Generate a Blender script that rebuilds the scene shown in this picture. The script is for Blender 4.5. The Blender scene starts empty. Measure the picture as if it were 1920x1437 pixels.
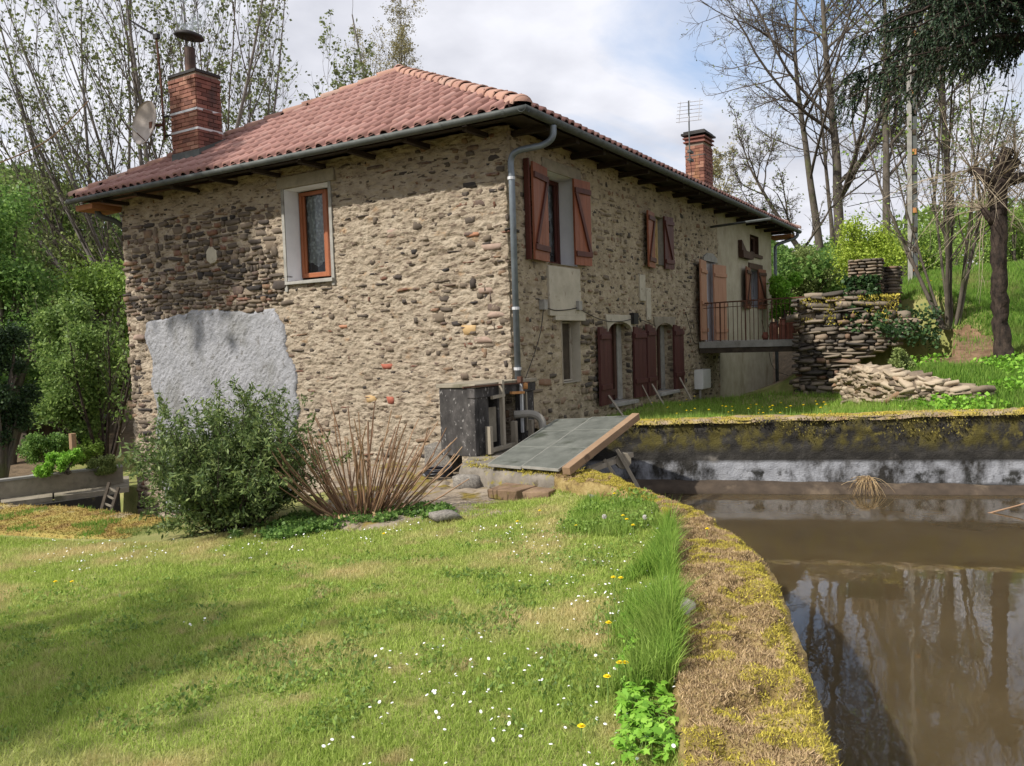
import bpy, math, random
import numpy as np
from mathutils import Vector, Matrix, Euler
S = bpy.context.scene
RNG = np.random.default_rng(7)
random.seed(7)
R_ = math.radians

# ------------------------------------------------------------------ camera
CF, CP, CR, CA = 1520.0, R_(3.0), R_(1.87), R_(31.4)
CAM = np.array([-9.8655, -5.9699, 1.6])
_fw = np.array([0, math.cos(CP), -math.sin(CP)]); _up = np.array([0, math.sin(CP), math.cos(CP)]); _ri = np.array([1., 0, 0])
_r2 = _ri*math.cos(CR) - _up*math.sin(CR); _u2 = _ri*math.sin(CR) + _up*math.cos(CR)
_W = np.array([[math.sin(CA), -math.cos(CA), 0], [math.cos(CA), math.sin(CA), 0], [0, 0, 1]])
RM = np.array([_r2, _u2, _fw]) @ _W
cam = bpy.data.objects.new('camera', bpy.data.cameras.new('camera'))
S.collection.objects.link(cam)
cam.data.sensor_width = 36; cam.data.lens = CF/1920*36; cam.data.clip_end = 2000; cam.data.clip_start = .05
_m = np.eye(4); _m[:3, :3] = np.array([RM[0], RM[1], -RM[2]]).T; _m[:3, 3] = CAM
cam.matrix_world = Matrix(_m.tolist())
S.camera = cam

# ------------------------------------------------------------------ sky, sun, exposure
SUNV = np.array([-.85, .5, .86]); SUNV /= np.linalg.norm(SUNV)
SUN_EL = math.asin(SUNV[2]); SUN_AZ = math.atan2(SUNV[0], SUNV[1])
sun = bpy.data.objects.new('sun', bpy.data.lights.new('sun', 'SUN')); S.collection.objects.link(sun)
sun.data.energy = 4.0; sun.data.angle = R_(1.0); sun.data.color = (1, .94, .85)
sun.rotation_euler = Vector(SUNV.tolist()).to_track_quat('Z', 'Y').to_euler()
w = bpy.data.worlds.new('World'); S.world = w; w.use_nodes = True
nt = w.node_tree; nt.nodes.clear(); N = nt.nodes.new; LK = nt.links.new
out = N('ShaderNodeOutputWorld'); bg = N('ShaderNodeBackground')
sky = N('ShaderNodeTexSky'); sky.sky_type = 'NISHITA'; sky.sun_disc = False; sky.sun_elevation = SUN_EL; sky.sun_rotation = SUN_AZ
sky.air_density = 1.3; sky.dust_density = 1.6
bg.inputs['Strength'].default_value = .125
tc = N('ShaderNodeTexCoord'); sep = N('ShaderNodeSeparateXYZ'); LK(tc.outputs['Generated'], sep.inputs[0])
# cloud layer on a plane overhead: direction / (z + .12)
add = N('ShaderNodeMath'); add.operation = 'ADD'; add.inputs[1].default_value = .22; LK(sep.outputs['Z'], add.inputs[0])
mx = N('ShaderNodeMath'); mx.operation = 'MAXIMUM'; mx.inputs[1].default_value = .05; LK(add.outputs[0], mx.inputs[0])
vd = N('ShaderNodeVectorMath'); vd.operation = 'DIVIDE'; LK(tc.outputs['Generated'], vd.inputs[0])
cb = N('ShaderNodeCombineXYZ')
for k in range(3): LK(mx.outputs[0], cb.inputs[k])
LK(cb.outputs[0], vd.inputs[1])
mp = N('ShaderNodeMapping'); mp.inputs['Location'].default_value = (2.1, .75, 0); LK(vd.outputs[0], mp.inputs[0])
n1 = N('ShaderNodeTexNoise'); n1.inputs['Scale'].default_value = 1.25; n1.inputs['Detail'].default_value = 9; n1.inputs['Roughness'].default_value = .55; n1.inputs['Distortion'].default_value = .35
LK(mp.outputs[0], n1.inputs['Vector'])
r1 = N('ShaderNodeValToRGB'); r1.color_ramp.elements[0].position = .27; r1.color_ramp.elements[1].position = .43; LK(n1.outputs['Fac'], r1.inputs[0])
n2 = N('ShaderNodeTexNoise'); n2.inputs['Scale'].default_value = 2.6; n2.inputs['Detail'].default_value = 8; n2.inputs['Roughness'].default_value = .5
LK(mp.outputs[0], n2.inputs['Vector'])
r2 = N('ShaderNodeValToRGB')
e = r2.color_ramp.elements; e[0].position = .3; e[0].color = (3.5, 3.6, 4.05, 1); e[1].position = .62; e[1].color = (5.5, 5.55, 5.95, 1)
LK(n2.outputs['Fac'], r2.inputs[0])
mxs = N('ShaderNodeMix'); mxs.data_type = 'RGBA'
blue = N('ShaderNodeMix'); blue.data_type = 'RGBA'; blue.inputs[0].default_value = .55; blue.inputs[7].default_value = (2.9, 3.7, 5.5, 1)
LK(sky.outputs[0], blue.inputs[6])
LK(r1.outputs[0], mxs.inputs[0]); LK(blue.outputs[2], mxs.inputs[6]); LK(r2.outputs[0], mxs.inputs[7])
LK(mxs.outputs[2], bg.inputs['Color']); LK(bg.outputs[0], out.inputs[0])
S.view_settings.view_transform = 'Standard'; S.view_settings.look = 'None'; S.view_settings.exposure = .48; S.view_settings.gamma = 1
S.view_settings.use_curve_mapping = False
S.render.engine = 'CYCLES'; S.cycles.max_bounces = 6; S.cycles.transparent_max_bounces = 8; S.cycles.use_denoising = True
S.cycles.caustics_reflective = False; S.cycles.caustics_refractive = False

# ------------------------------------------------------------------ pixel -> place helpers (photo pixels of 1920x1437)
def ray(px, py): return RM.T @ np.array([(px-960)/CF, -(py-718.5)/CF, 1.])
def on_z(px, py, z): d = ray(px, py); return CAM + d*(z-CAM[2])/d[2]
def on_x(px, py, x): d = ray(px, py); return CAM + d*(x-CAM[0])/d[0]
def on_y(px, py, y): d = ray(px, py); return CAM + d*(y-CAM[1])/d[1]
def at(px, py, D): return CAM + ray(px, py)*D

# ------------------------------------------------------------------ noise
def _h(ix, iy, iz, s):
    n = (ix*374761393 + iy*668265263 + iz*2147483647 + s*144269504).astype(np.int64) & 0xffffffff
    n = ((n ^ (n >> 13))*1274126177) & 0xffffffff
    n = ((n ^ (n >> 15))*2246822519) & 0xffffffff
    return ((n ^ (n >> 16)) & 0xffffff)/float(0xffffff)
def vnoise(P, s=0):
    P = np.asarray(P, float); i = np.floor(P).astype(np.int64); f = P-i; f = f*f*(3-2*f)
    r = 0
    for dx in (0, 1):
        for dy in (0, 1):
            for dz in (0, 1):
                wgt = (f[..., 0] if dx else 1-f[..., 0])*(f[..., 1] if dy else 1-f[..., 1])*(f[..., 2] if dz else 1-f[..., 2])
                r = r + wgt*_h(i[..., 0]+dx, i[..., 1]+dy, i[..., 2]+dz, s)
    return r
def fbm(P, o=4, s=0, g=.5):
    P = np.asarray(P, float); a = 1; r = 0; t = 0
    for k in range(o):
        r = r + a*vnoise(P*(2**k)+k*17.3, s+k); t += a; a *= g
    return r/t
def p3(*a):
    a = np.broadcast_arrays(*a); return np.stack(a, -1).astype(float)

# ------------------------------------------------------------------ materials
MATS = {}
def ramp_node(nt, stops, interp='LINEAR'):
    r = nt.nodes.new('ShaderNodeValToRGB'); cr = r.color_ramp; cr.interpolation = interp
    while len(cr.elements) > 1: cr.elements.remove(cr.elements[0])
    cr.elements[0].position = stops[0][0]; cr.elements[0].color = (*stops[0][1], 1)
    for p, c in stops[1:]:
        el = cr.elements.new(p); el.color = (*c, 1)
    return r
def M(name, stops, src='noise', scale=5., detail=6, rough=.85, bump=0., bscale=40., metal=0., spec=.3, stretch=(1, 1, 1),
      over=None, obj_jit=0., trans=0., bdist=.01, nrough=.6):
    """colour from SRC (noise / object / island) through STOPS; OVER: list of (scale, lo, hi, colour, stretch) blotches laid on top"""
    m = bpy.data.materials.new(name); m.use_nodes = True; nt = m.node_tree; N = nt.nodes.new; L = nt.links.new
    b = nt.nodes['Principled BSDF']; o = nt.nodes['Material Output']
    b.inputs['Roughness'].default_value = rough; b.inputs['Metallic'].default_value = metal; b.inputs['Specular IOR Level'].default_value = spec
    g = N('ShaderNodeNewGeometry'); pos = g.outputs['Position']
    def nz(sc, st=(1, 1, 1), det=6, rg=.6):
        mp = N('ShaderNodeMapping'); mp.inputs['Scale'].default_value = st; L(pos, mp.inputs[0])
        n = N('ShaderNodeTexNoise'); n.inputs['Scale'].default_value = sc; n.inputs['Detail'].default_value = det; n.inputs['Roughness'].default_value = rg
        L(mp.outputs[0], n.inputs['Vector']); return n.outputs['Fac']
    r = ramp_node(nt, stops)
    fac = nz(scale, stretch, detail, nrough)
    if src in ('object', 'island'):
        rnd = N('ShaderNodeObjectInfo').outputs['Random'] if src == 'object' else g.outputs['Random Per Island']
        mm = N('ShaderNodeMath'); mm.operation = 'MULTIPLY_ADD'; mm.inputs[1].default_value = .35; L(fac, mm.inputs[0])
        ms = N('ShaderNodeMath'); ms.operation = 'SUBTRACT'; ms.inputs[1].default_value = .175; L(rnd, ms.inputs[0]); L(ms.outputs[0], mm.inputs[2])
        fac = mm.outputs[0]
    L(fac, r.inputs[0]); col = r.outputs[0]
    for (sc, lo, hi, c, st) in (over or []):
        f = nz(sc, st); mr = N('ShaderNodeMapRange'); mr.inputs['From Min'].default_value = lo; mr.inputs['From Max'].default_value = hi; L(f, mr.inputs[0])
        mi = N('ShaderNodeMix'); mi.data_type = 'RGBA'; L(mr.outputs[0], mi.inputs[0]); L(col, mi.inputs[6]); mi.inputs[7].default_value = (*c, 1); col = mi.outputs[2]
    L(col, b.inputs['Base Color'])
    if bump:
        bf = nz(bscale, stretch, 8, .65); bn = N('ShaderNodeBump'); bn.inputs['Strength'].default_value = bump; bn.inputs['Distance'].default_value = bdist
        L(bf, bn.inputs['Height']); L(bn.outputs[0], b.inputs['Normal'])
    if trans:
        t = N('ShaderNodeBsdfTranslucent'); L(col, t.inputs['Color']); ms = N('ShaderNodeMixShader'); ms.inputs[0].default_value = trans
        L(b.outputs[0], ms.inputs[1]); L(t.outputs[0], ms.inputs[2]); L(ms.outputs[0], o.inputs['Surface'])
    MATS[name] = m; return m
X1 = (1, 1, 1)
STONE = [(0, (.035, .031, .03)), (.16, (.065, .052, .044)), (.34, (.1, .08, .062)), (.52, (.14, .11, .082)), (.66, (.18, .14, .1)), (.76, (.1, .07, .06)), (.86, (.21, .14, .085)), (.93, (.15, .065, .045)), (1, (.25, .205, .155))]
def stone_mats(name, stops, **k):
    M(name, stops, 'object', scale=9, bump=.5, bscale=30, **k); M(name+'_mass', stops, 'island', scale=9, bump=.5, bscale=30, **k)
stone_mats('stone', STONE)
PALE = [(0, (.13, .1, .075)), (.3, (.27, .215, .15)), (.6, (.37, .3, .215)), (.85, (.42, .35, .26)), (1, (.24, .15, .09))]
stone_mats('palestone', PALE, over=[(6, .62, .75, (.16, .13, .1), X1)])
RUIN = [(0, (.05, .045, .04)), (.3, (.12, .1, .08)), (.55, (.2, .165, .125)), (.8, (.26, .21, .155)), (1, (.17, .1, .065))]
stone_mats('ruinstone', RUIN)
M('mortar', [(.25, (.24, .19, .14)), (.5, (.385, .32, .24)), (.75, (.5, .43, .335))], scale=3.5, bump=1, bscale=16, bdist=.05, stretch=(1, 1, 1.8), over=[(1.3, .58, .75, (.33, .27, .2), X1), (7, .545, .63, (.15, .11, .08), (1, .8, 3.2)), (3, .6, .72, (.36, .24, .14), (1, 1, 2))])
M('mortar_facade', [(.25, (.22, .18, .12)), (.5, (.39, .325, .225)), (.75, (.49, .415, .3))], scale=4, bump=1, bscale=15, bdist=.05, over=[(.9, .55, .75, (.24, .195, .135), X1), (8, .55, .64, (.14, .11, .075), (.8, 1, 2.6))])
M('grey_render', [(.3, (.24, .245, .26)), (.7, (.35, .355, .38))], scale=3, bump=1, bscale=22, bdist=.03, over=[(1.3, .5, .68, (.2, .2, .195), (1, 1, .7)), (7, .6, .7, (.16, .155, .15), X1)])
M('plaster', [(.3, (.33, .29, .21)), (.7, (.47, .43, .33))], scale=2.5, bump=.3, bscale=40, over=[(1.6, .55, .72, (.26, .22, .15), (1, 1, .5)), (6, .66, .72, (.14, .11, .08), (1, 1, .5))])
M('plaster_pale', [(.3, (.36, .33, .26)), (.7, (.5, .46, .37))], scale=4, bump=.35, bscale=40, over=[(9, .62, .7, (.25, .21, .16), X1)])
M('reveal_white', [(.3, (.66, .67, .69)), (.7, (.76, .77, .78))], scale=4, rough=.9, bump=.1)
M('concrete', [(.3, (.22, .215, .195)), (.7, (.36, .35, .32))], scale=6, bump=.35, bscale=50, over=[(3, .58, .7, (.16, .15, .13), X1)])
M('concrete_warm', [(.3, (.2, .175, .135)), (.7, (.32, .285, .22))], scale=6, bump=.4, bscale=40, over=[(3, .56, .7, (.13, .12, .08), X1)])
M('black_concrete', [(.3, (.022, .02, .02)), (.55, (.06, .056, .054)), (.75, (.14, .13, .125))], scale=7, detail=10, bump=.6, bscale=40, stretch=(1, 1, .6), over=[(22, .6, .66, (.27, .26, .25), (1, 1, .5)), (2, .64, .72, (.05, .05, .02), X1)])
M('granite', [(.35, (.12, .11, .1)), (.65, (.27, .25, .22))], scale=45, detail=3, bump=.6, bscale=70)
TILE = [(0, (.24, .125, .105)), (.3, (.28, .15, .127)), (.7, (.32, .172, .148)), (1, (.36, .215, .185))]
M('tile', TILE, 'object', scale=4, rough=.75, bump=.15, bscale=60, over=[(16, .66, .74, (.2, .12, .09), X1)])
M('tile_mass', TILE, 'island', scale=4, rough=.75, bump=.15, bscale=60, over=[(16, .66, .74, (.2, .12, .09), X1)])
M('ridge', [(0, (.31, .17, .13)), (.5, (.38, .22, .165)), (1, (.35, .235, .19))], 'object', scale=6, rough=.85, bump=.2, over=[(5, .58, .68, (.2, .15, .13), X1)])
BR = [(0, (.13, .06, .045)), (.4, (.23, .1, .07)), (.8, (.3, .145, .1)), (1, (.36, .2, .14))]
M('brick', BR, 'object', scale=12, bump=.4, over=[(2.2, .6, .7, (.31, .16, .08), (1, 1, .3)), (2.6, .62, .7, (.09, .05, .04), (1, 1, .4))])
M('brick_dark', [(0, (.1, .045, .038)), (.5, (.18, .075, .058)), (1, (.25, .11, .085))], 'object', scale=12, bump=.4, over=[(3, .56, .7, (.08, .05, .045), (1, 1, .4))])  # darker copy of brick: shade of the right-hand faces put into the colour
M('joint', [(.3, (.16, .13, .1)), (.7, (.27, .22, .17))], scale=20, bump=.4)
M('soot_room_dark', [(.3, (.012, .011, .011)), (.7, (.03, .026, .024))], scale=10, rough=.6)  # soot on the chimneys; also the painted dark of rooms behind windows
M('rust_pipe', [(.3, (.02, .018, .017)), (.7, (.11, .06, .045))], scale=5, rough=.6, metal=.3)
M('zinc', [(.3, (.05, .058, .056)), (.7, (.095, .105, .1))], scale=6, rough=.65, metal=.1, spec=.4)
M('zinc_blue', [(.3, (.13, .155, .18)), (.7, (.21, .245, .28))], scale=6, rough=.45, metal=.4, spec=.5, over=[(5, .6, .72, (.1, .1, .1), (1, 1, .3))])
M('alu', [(.3, (.5, .51, .53)), (.7, (.62, .63, .65))], scale=6, rough=.5, metal=.3)
M('dish', [(.3, (.33, .29, .26)), (.7, (.45, .4, .36))], scale=5, rough=.6)
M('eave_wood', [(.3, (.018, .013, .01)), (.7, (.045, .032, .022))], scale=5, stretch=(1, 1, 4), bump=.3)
M('lit_soffit_wood', [(.3, (.26, .11, .05)), (.7, (.34, .16, .07))], scale=5, bump=.1)  # brighter copy of the eave wood: sunlight on soffit ends put into the colour
M('varnish', [(.25, (.17, .05, .022)), (.75, (.3, .1, .045))], 'noise', scale=9, stretch=(1, 1, .15), rough=.5, spec=.4, bump=.1)
M('dark_varnish', [(.25, (.06, .018, .013)), (.75, (.11, .03, .02))], 'noise', scale=9, stretch=(1, 1, .2), rough=.55, spec=.4)
M('burgundy', [(.25, (.055, .02, .018)), (.75, (.1, .036, .03))], 'noise', scale=8, stretch=(1, 1, .2), rough=.6)
M('salmon', [(.25, (.36, .18, .11)), (.75, (.46, .25, .16))], 'noise', scale=6, stretch=(1, 1, .3), rough=.6)
M('dark_brown', [(.25, (.045, .022, .015)), (.75, (.09, .045, .03))], 'noise', scale=8, rough=.7)
M('brown_shutter', [(.25, (.16, .06, .035)), (.75, (.24, .1, .06))], 'noise', scale=8, stretch=(1, 1, .2), rough=.6)
M('frame_wood', [(.25, (.24, .075, .03)), (.75, (.32, .11, .045))], 'noise', scale=8, stretch=(1, 1, .3), rough=.45, spec=.4)
M('yellow_wood', [(.25, (.5, .36, .17)), (.75, (.62, .47, .26))], 'noise', scale=8, rough=.6)
M('door_grey', [(.3, (.6, .6, .63)), (.7, (.68, .68, .7))], scale=3, rough=.6)
M('white_paint', [(.3, (.6, .6, .57)), (.7, (.7, .7, .67))], scale=5, rough=.5)
M('grey_wood', [(.25, (.2, .17, .13)), (.75, (.38, .34, .27))], 'noise', scale=7, stretch=(1, 1, .3), bump=.3, bscale=60)
M('dark_timber', [(.25, (.03, .024, .018)), (.75, (.085, .066, .046))], 'noise', scale=7, bump=.3)
M('beam_wood', [(.25, (.2, .13, .08)), (.75, (.33, .22, .135))], 'noise', scale=6, stretch=(.4, .4, 1), bump=.25, over=[(5, .6, .7, (.14, .09, .06), X1)])
M('rusty_iron', [(.3, (.06, .03, .022)), (.7, (.14, .065, .04))], scale=14, rough=.85, metal=.1, bump=.3)
M('black_iron', [(.3, (.014, .013, .013)), (.7, (.03, .028, .026))], scale=14, rough=.6)
M('terracotta', [(.3, (.2, .075, .05)), (.7, (.3, .12, .08))], scale=10, rough=.7)
M('rust_orange', [(.3, (.35, .15, .05)), (.7, (.5, .26, .1))], scale=14, rough=.9)
M('rubber', [(.3, (.012, .012, .016)), (.7, (.022, .022, .03))], scale=14, rough=.35)
M('pvc', [(.3, (.2, .19, .165)), (.7, (.3, .28, .24))], scale=8, rough=.6)
M('grate', [(.3, (.14, .15, .13)), (.7, (.25, .26, .23))], scale=4, rough=.75, over=[(2.3, .56, .68, (.09, .1, .075), X1)])
M('soil', [(.25, (.07, .05, .03)), (.5, (.14, .1, .06)), (.75, (.24, .17, .105))], scale=5, bump=.8, bscale=22, bdist=.03)
M('pavedirt', [(.25, (.15, .12, .085)), (.5, (.27, .22, .165)), (.75, (.36, .31, .24))], scale=3.5, detail=9, bump=.8, bscale=22, bdist=.02, over=[(2.1, .52, .6, (.2, .15, .03), X1), (5, .6, .68, (.11, .08, .05), X1)])
M('twig', [(.3, (.07, .058, .047)), (.7, (.13, .11, .088))], scale=3)
M('bark_grey', [(.3, (.06, .05, .04)), (.7, (.14, .12, .095))], scale=9, stretch=(1, 1, .3), bump=.7, over=[(1.5, .55, .68, (.09, .1, .04), X1)])
M('bark_pale', [(.3, (.11, .1, .09)), (.7, (.21, .19, .175))], scale=9, bump=.4)
M('bark_dark', [(.35, (.014, .01, .008)), (.65, (.062, .044, .034))], scale=14, stretch=(1, 1, .5), bump=.9, bscale=25, bdist=.03)
M('stalk', [(0, (.15, .085, .05)), (.5, (.26, .155, .09)), (1, (.36, .235, .145))], 'object', scale=12, rough=.7)
M('whip', [(0, (.3, .24, .17)), (1, (.45, .38, .28))], scale=12, rough=.7)
def leafm(name, a, b, c, tr=.35, sc=1.2):
    M(name, [(0, a), (.5, b), (1, c)], 'island', scale=sc, rough=.55, spec=.3, trans=tr)
leafm('leaf_spring', (.13, .22, .045), (.22, .34, .06), (.31, .44, .1))
leafm('leaf_olive', (.13, .18, .05), (.21, .27, .08), (.3, .36, .12))
leafm('leaf_green', (.07, .15, .035), (.14, .26, .055), (.25, .39, .1), .45)
leafm('leaf_mid', (.09, .16, .04), (.18, .28, .07), (.3, .41, .12), .45)
leafm('leaf_dark', (.012, .03, .012), (.028, .06, .02), (.055, .1, .03), .2)
leafm('leaf_lime', (.2, .3, .03), (.33, .44, .05), (.45, .55, .09))
leafm('leaf_bright', (.13, .3, .03), (.22, .45, .045), (.33, .58, .08))
leafm('leaf_bush', (.06, .1, .03), (.12, .18, .055), (.25, .31, .1), .3)
leafm('needle', (.012, .028, .014), (.028, .055, .027), (.06, .095, .045), .15)
leafm('ivy', (.015, .04, .015), (.035, .08, .025), (.07, .13, .04), .15)
leafm('catkin', (.2, .18, .08), (.3, .27, .12), (.38, .36, .18), .3)
leafm('bud', (.11, .14, .055), (.18, .22, .08), (.27, .32, .12), .3)
def grassm(name, green, dry, lo, hi, sc=.8, tr=.4):
    m = M(name, [(0, green[0]), (.5, green[1]), (1, green[2])], 'island', scale=3, rough=.6, spec=.25, trans=tr,
          over=[(sc, lo, hi, dry, X1), (sc*5, lo+.05, hi+.05, tuple(.85*v for v in dry), X1)])
    return m
grassm('lawn_blade', ((.2, .29, .045), (.35, .46, .09), (.52, .62, .17)), (.62, .53, .26), .5, .66, .9)
grassm('tall_blade', ((.13, .24, .035), (.22, .37, .055), (.35, .5, .1)), (.3, .36, .1), .52, .72)
grassm('bank_blade', ((.09, .19, .025), (.15, .29, .04), (.26, .4, .07)), (.27, .28, .1), .54, .7, .7)
M('lawn_soil', [(.25, (.12, .15, .035)), (.5, (.24, .25, .08)), (.75, (.38, .33, .15))], scale=2.5, bump=.8, bscale=40, bdist=.02)
M('moss', [(.2, (.04, .025, .015)), (.36, (.09, .06, .028)), (.46, (.23, .165, .06)), (.56, (.33, .25, .1)), (.7, (.4, .3, .16)), (.85, (.34, .27, .17))], scale=7, detail=10, nrough=.7, bump=1, bscale=45, bdist=.02)
M('dry_moss', [(0, (.07, .04, .025)), (.22, (.15, .095, .05)), (.4, (.4, .28, .14)), (1, (.56, .42, .24))], 'island', scale=4, rough=.9)
M('green_moss', [(0, (.2, .17, .03)), (.5, (.42, .36, .05)), (1, (.58, .48, .1))], 'island', scale=4, rough=.9)
M('petal_white', [(.3, (.75, .75, .72)), (.7, (.85, .85, .83))], scale=4, rough=.6)
M('petal_yellow', [(.3, (.85, .66, .01)), (.7, (.9, .74, .03))], scale=4, rough=.6)
M('seedhead', [(.3, (.5, .47, .43)), (.7, (.66, .63, .6))], scale=4, rough=.9)
M('stem_green', [(.3, (.12, .22, .05)), (.7, (.2, .3, .08))], scale=4)

def P(m): return m.node_tree.nodes['Principled BSDF']
# water: muddy brown with a mirror skin
m = bpy.data.materials.new('water'); m.use_nodes = True; MATS['water'] = m; b = P(m); nt = m.node_tree
b.inputs['Subsurface Weight'].default_value = 1; b.inputs['Subsurface Radius'].default_value = (1, .8, .5); b.inputs['Subsurface Scale'].default_value = .45; b.inputs['Roughness'].default_value = .025; b.inputs['IOR'].default_value = 1.34; b.inputs['Specular IOR Level'].default_value = .6
gg = nt.nodes.new('ShaderNodeNewGeometry'); nn = nt.nodes.new('ShaderNodeTexNoise'); nn.inputs['Scale'].default_value = 1.1; nn.inputs['Detail'].default_value = 3
nt.links.new(gg.outputs['Position'], nn.inputs['Vector']); rr = ramp_node(nt, [(.3, (.06, .044, .021)), (.7, (.078, .058, .029))]); nt.links.new(nn.outputs['Fac'], rr.inputs[0]); nt.links.new(rr.outputs[0], b.inputs['Base Color'])
n3 = nt.nodes.new('ShaderNodeTexNoise'); n3.inputs['Scale'].default_value = 6; n3.inputs['Detail'].default_value = 2; nt.links.new(gg.outputs['Position'], n3.inputs['Vector'])
bb = nt.nodes.new('ShaderNodeBump'); bb.inputs['Strength'].default_value = .07; bb.inputs['Distance'].default_value = .012; nt.links.new(n3.outputs['Fac'], bb.inputs['Height']); nt.links.new(bb.outputs[0], b.inputs['Normal'])
# window glass: thin pane
m = bpy.data.materials.new('glass'); m.use_nodes = True; MATS['glass'] = m; nt = m.node_tree; nt.nodes.remove(P(m))
tr = nt.nodes.new('ShaderNodeBsdfTransparent'); tr.inputs[0].default_value = (.8, .85, .86, 1); gl = nt.nodes.new('ShaderNodeBsdfGlossy'); gl.inputs['Roughness'].default_value = .03
fr = nt.nodes.new('ShaderNodeFresnel'); fr.inputs[0].default_value = 1.6; ms = nt.nodes.new('ShaderNodeMixShader')
nt.links.new(fr.outputs[0], ms.inputs[0]); nt.links.new(tr.outputs[0], ms.inputs[1]); nt.links.new(gl.outputs[0], ms.inputs[2]); nt.links.new(ms.outputs[0], nt.nodes['Material Output'].inputs[0])
# lace: white threads with holes
m = M('lace', [(.3, (.55, .57, .58)), (.7, (.75, .77, .78))], scale=20); nt = m.node_tree; b = P(m)
gg = nt.nodes.new('ShaderNodeNewGeometry'); wv = nt.nodes.new('ShaderNodeTexVoronoi'); wv.inputs['Scale'].default_value = 18; nt.links.new(gg.outputs['Position'], wv.inputs['Vector'])
mr = nt.nodes.new('ShaderNodeMapRange'); mr.inputs['From Min'].default_value = .2; mr.inputs['From Max'].default_value = .55; mr.inputs['To Min'].default_value = 1; mr.inputs['To Max'].default_value = .55
nt.links.new(wv.outputs['Distance'], mr.inputs[0]); nt.links.new(mr.outputs[0], b.inputs['Alpha'])
# pond wall: black algae, a white lime band near the waterline, moss near the top (real stains at real heights)
def height_stains(name, base, rules):
    m = M(name, base[0], **base[1]); nt = m.node_tree; N = nt.nodes.new; L = nt.links.new; b = P(m)
    col = b.inputs['Base Color'].links[0].from_socket
    g = N('ShaderNodeNewGeometry'); sp = N('ShaderNodeSeparateXYZ'); L(g.outputs['Position'], sp.inputs[0])
    for (z0, z1, soft, c, nsc, nst, lo, hi, yr) in rules:
        def ramp01(src, a, b_):
            r = N('ShaderNodeMapRange'); r.inputs['From Min'].default_value = a; r.inputs['From Max'].default_value = b_; L(src, r.inputs[0]); return r.outputs[0]
        mp = N('ShaderNodeMapping'); mp.inputs['Scale'].default_value = nst; L(g.outputs['Position'], mp.inputs[0])
        n = N('ShaderNodeTexNoise'); n.inputs['Scale'].default_value = nsc; n.inputs['Detail'].default_value = 9; n.inputs['Roughness'].default_value = .65; L(mp.outputs[0], n.inputs['Vector'])
        f = ramp01(n.outputs['Fac'], lo, hi)
        for s in (ramp01(sp.outputs['Z'], z0-soft, z0), ramp01(sp.outputs['Z'], z1+soft, z1)) + ((ramp01(sp.outputs['Y'], yr[0]+yr[2], yr[0]), ramp01(sp.outputs['Y'], yr[1]-yr[2], yr[1])) if yr else ()):
            mm = N('ShaderNodeMath'); mm.operation = 'MULTIPLY'; L(f, mm.inputs[0]); L(s, mm.inputs[1]); f = mm.outputs[0]
        mi = N('ShaderNodeMix'); mi.data_type = 'RGBA'; L(f, mi.inputs[0]); L(col, mi.inputs[6]); mi.inputs[7].default_value = (*c, 1); col = mi.outputs[2]
    L(col, b.inputs['Base Color']); return m
PW = height_stains('pond_wall', ([(.25, (.012, .011, .01)), (.5, (.026, .024, .021)), (.75, (.06, .056, .05))], dict(scale=4, detail=10, bump=.8, bscale=28, bdist=.02, stretch=(1, 1, 1.6))), [
    (-.47, -.22, .05, (.3, .31, .335), 2.6, (1, 1, .55), .4, .56, None),
    (-.5, -.34, .06, (.03, .03, .028), 5, (1, 1, .7), .5, .62, None),
    (-.18, .5, .06, (.13, .12, .105), 3.4, (1, 1, .8), .6, .74, None),
    (.06, .5, .14, (.085, .072, .018), 5, (1, 1, .8), .44, .58, None),
    (.14, .5, .1, (.19, .16, .035), 9, (1, 1, .8), .56, .68, None)])
height_stains('coping', ([(.3, (.19, .14, .09)), (.7, (.33, .26, .18))], dict(scale=4, detail=9, bump=.8, bscale=30)), [
    (-5, 5, .1, (.36, .28, .05), 3.2, X1, .46, .6, None), (-5, 5, .1, (.3, .17, .08), 2.6, X1, .54, .66, None)])
height_stains('curve_rock', ([(.3, (.1, .088, .072)), (.7, (.27, .24, .2))], dict(scale=4, detail=9, bump=.8, bscale=30)), [
    (-5, 5, .1, (.27, .23, .05), 9, X1, .54, .64, None), (-5, 5, .1, (.09, .075, .05), 6, X1, .56, .64, None), (-5, -.35, .2, (.03, .028, .024), 3, X1, .2, .4, None)])

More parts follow.
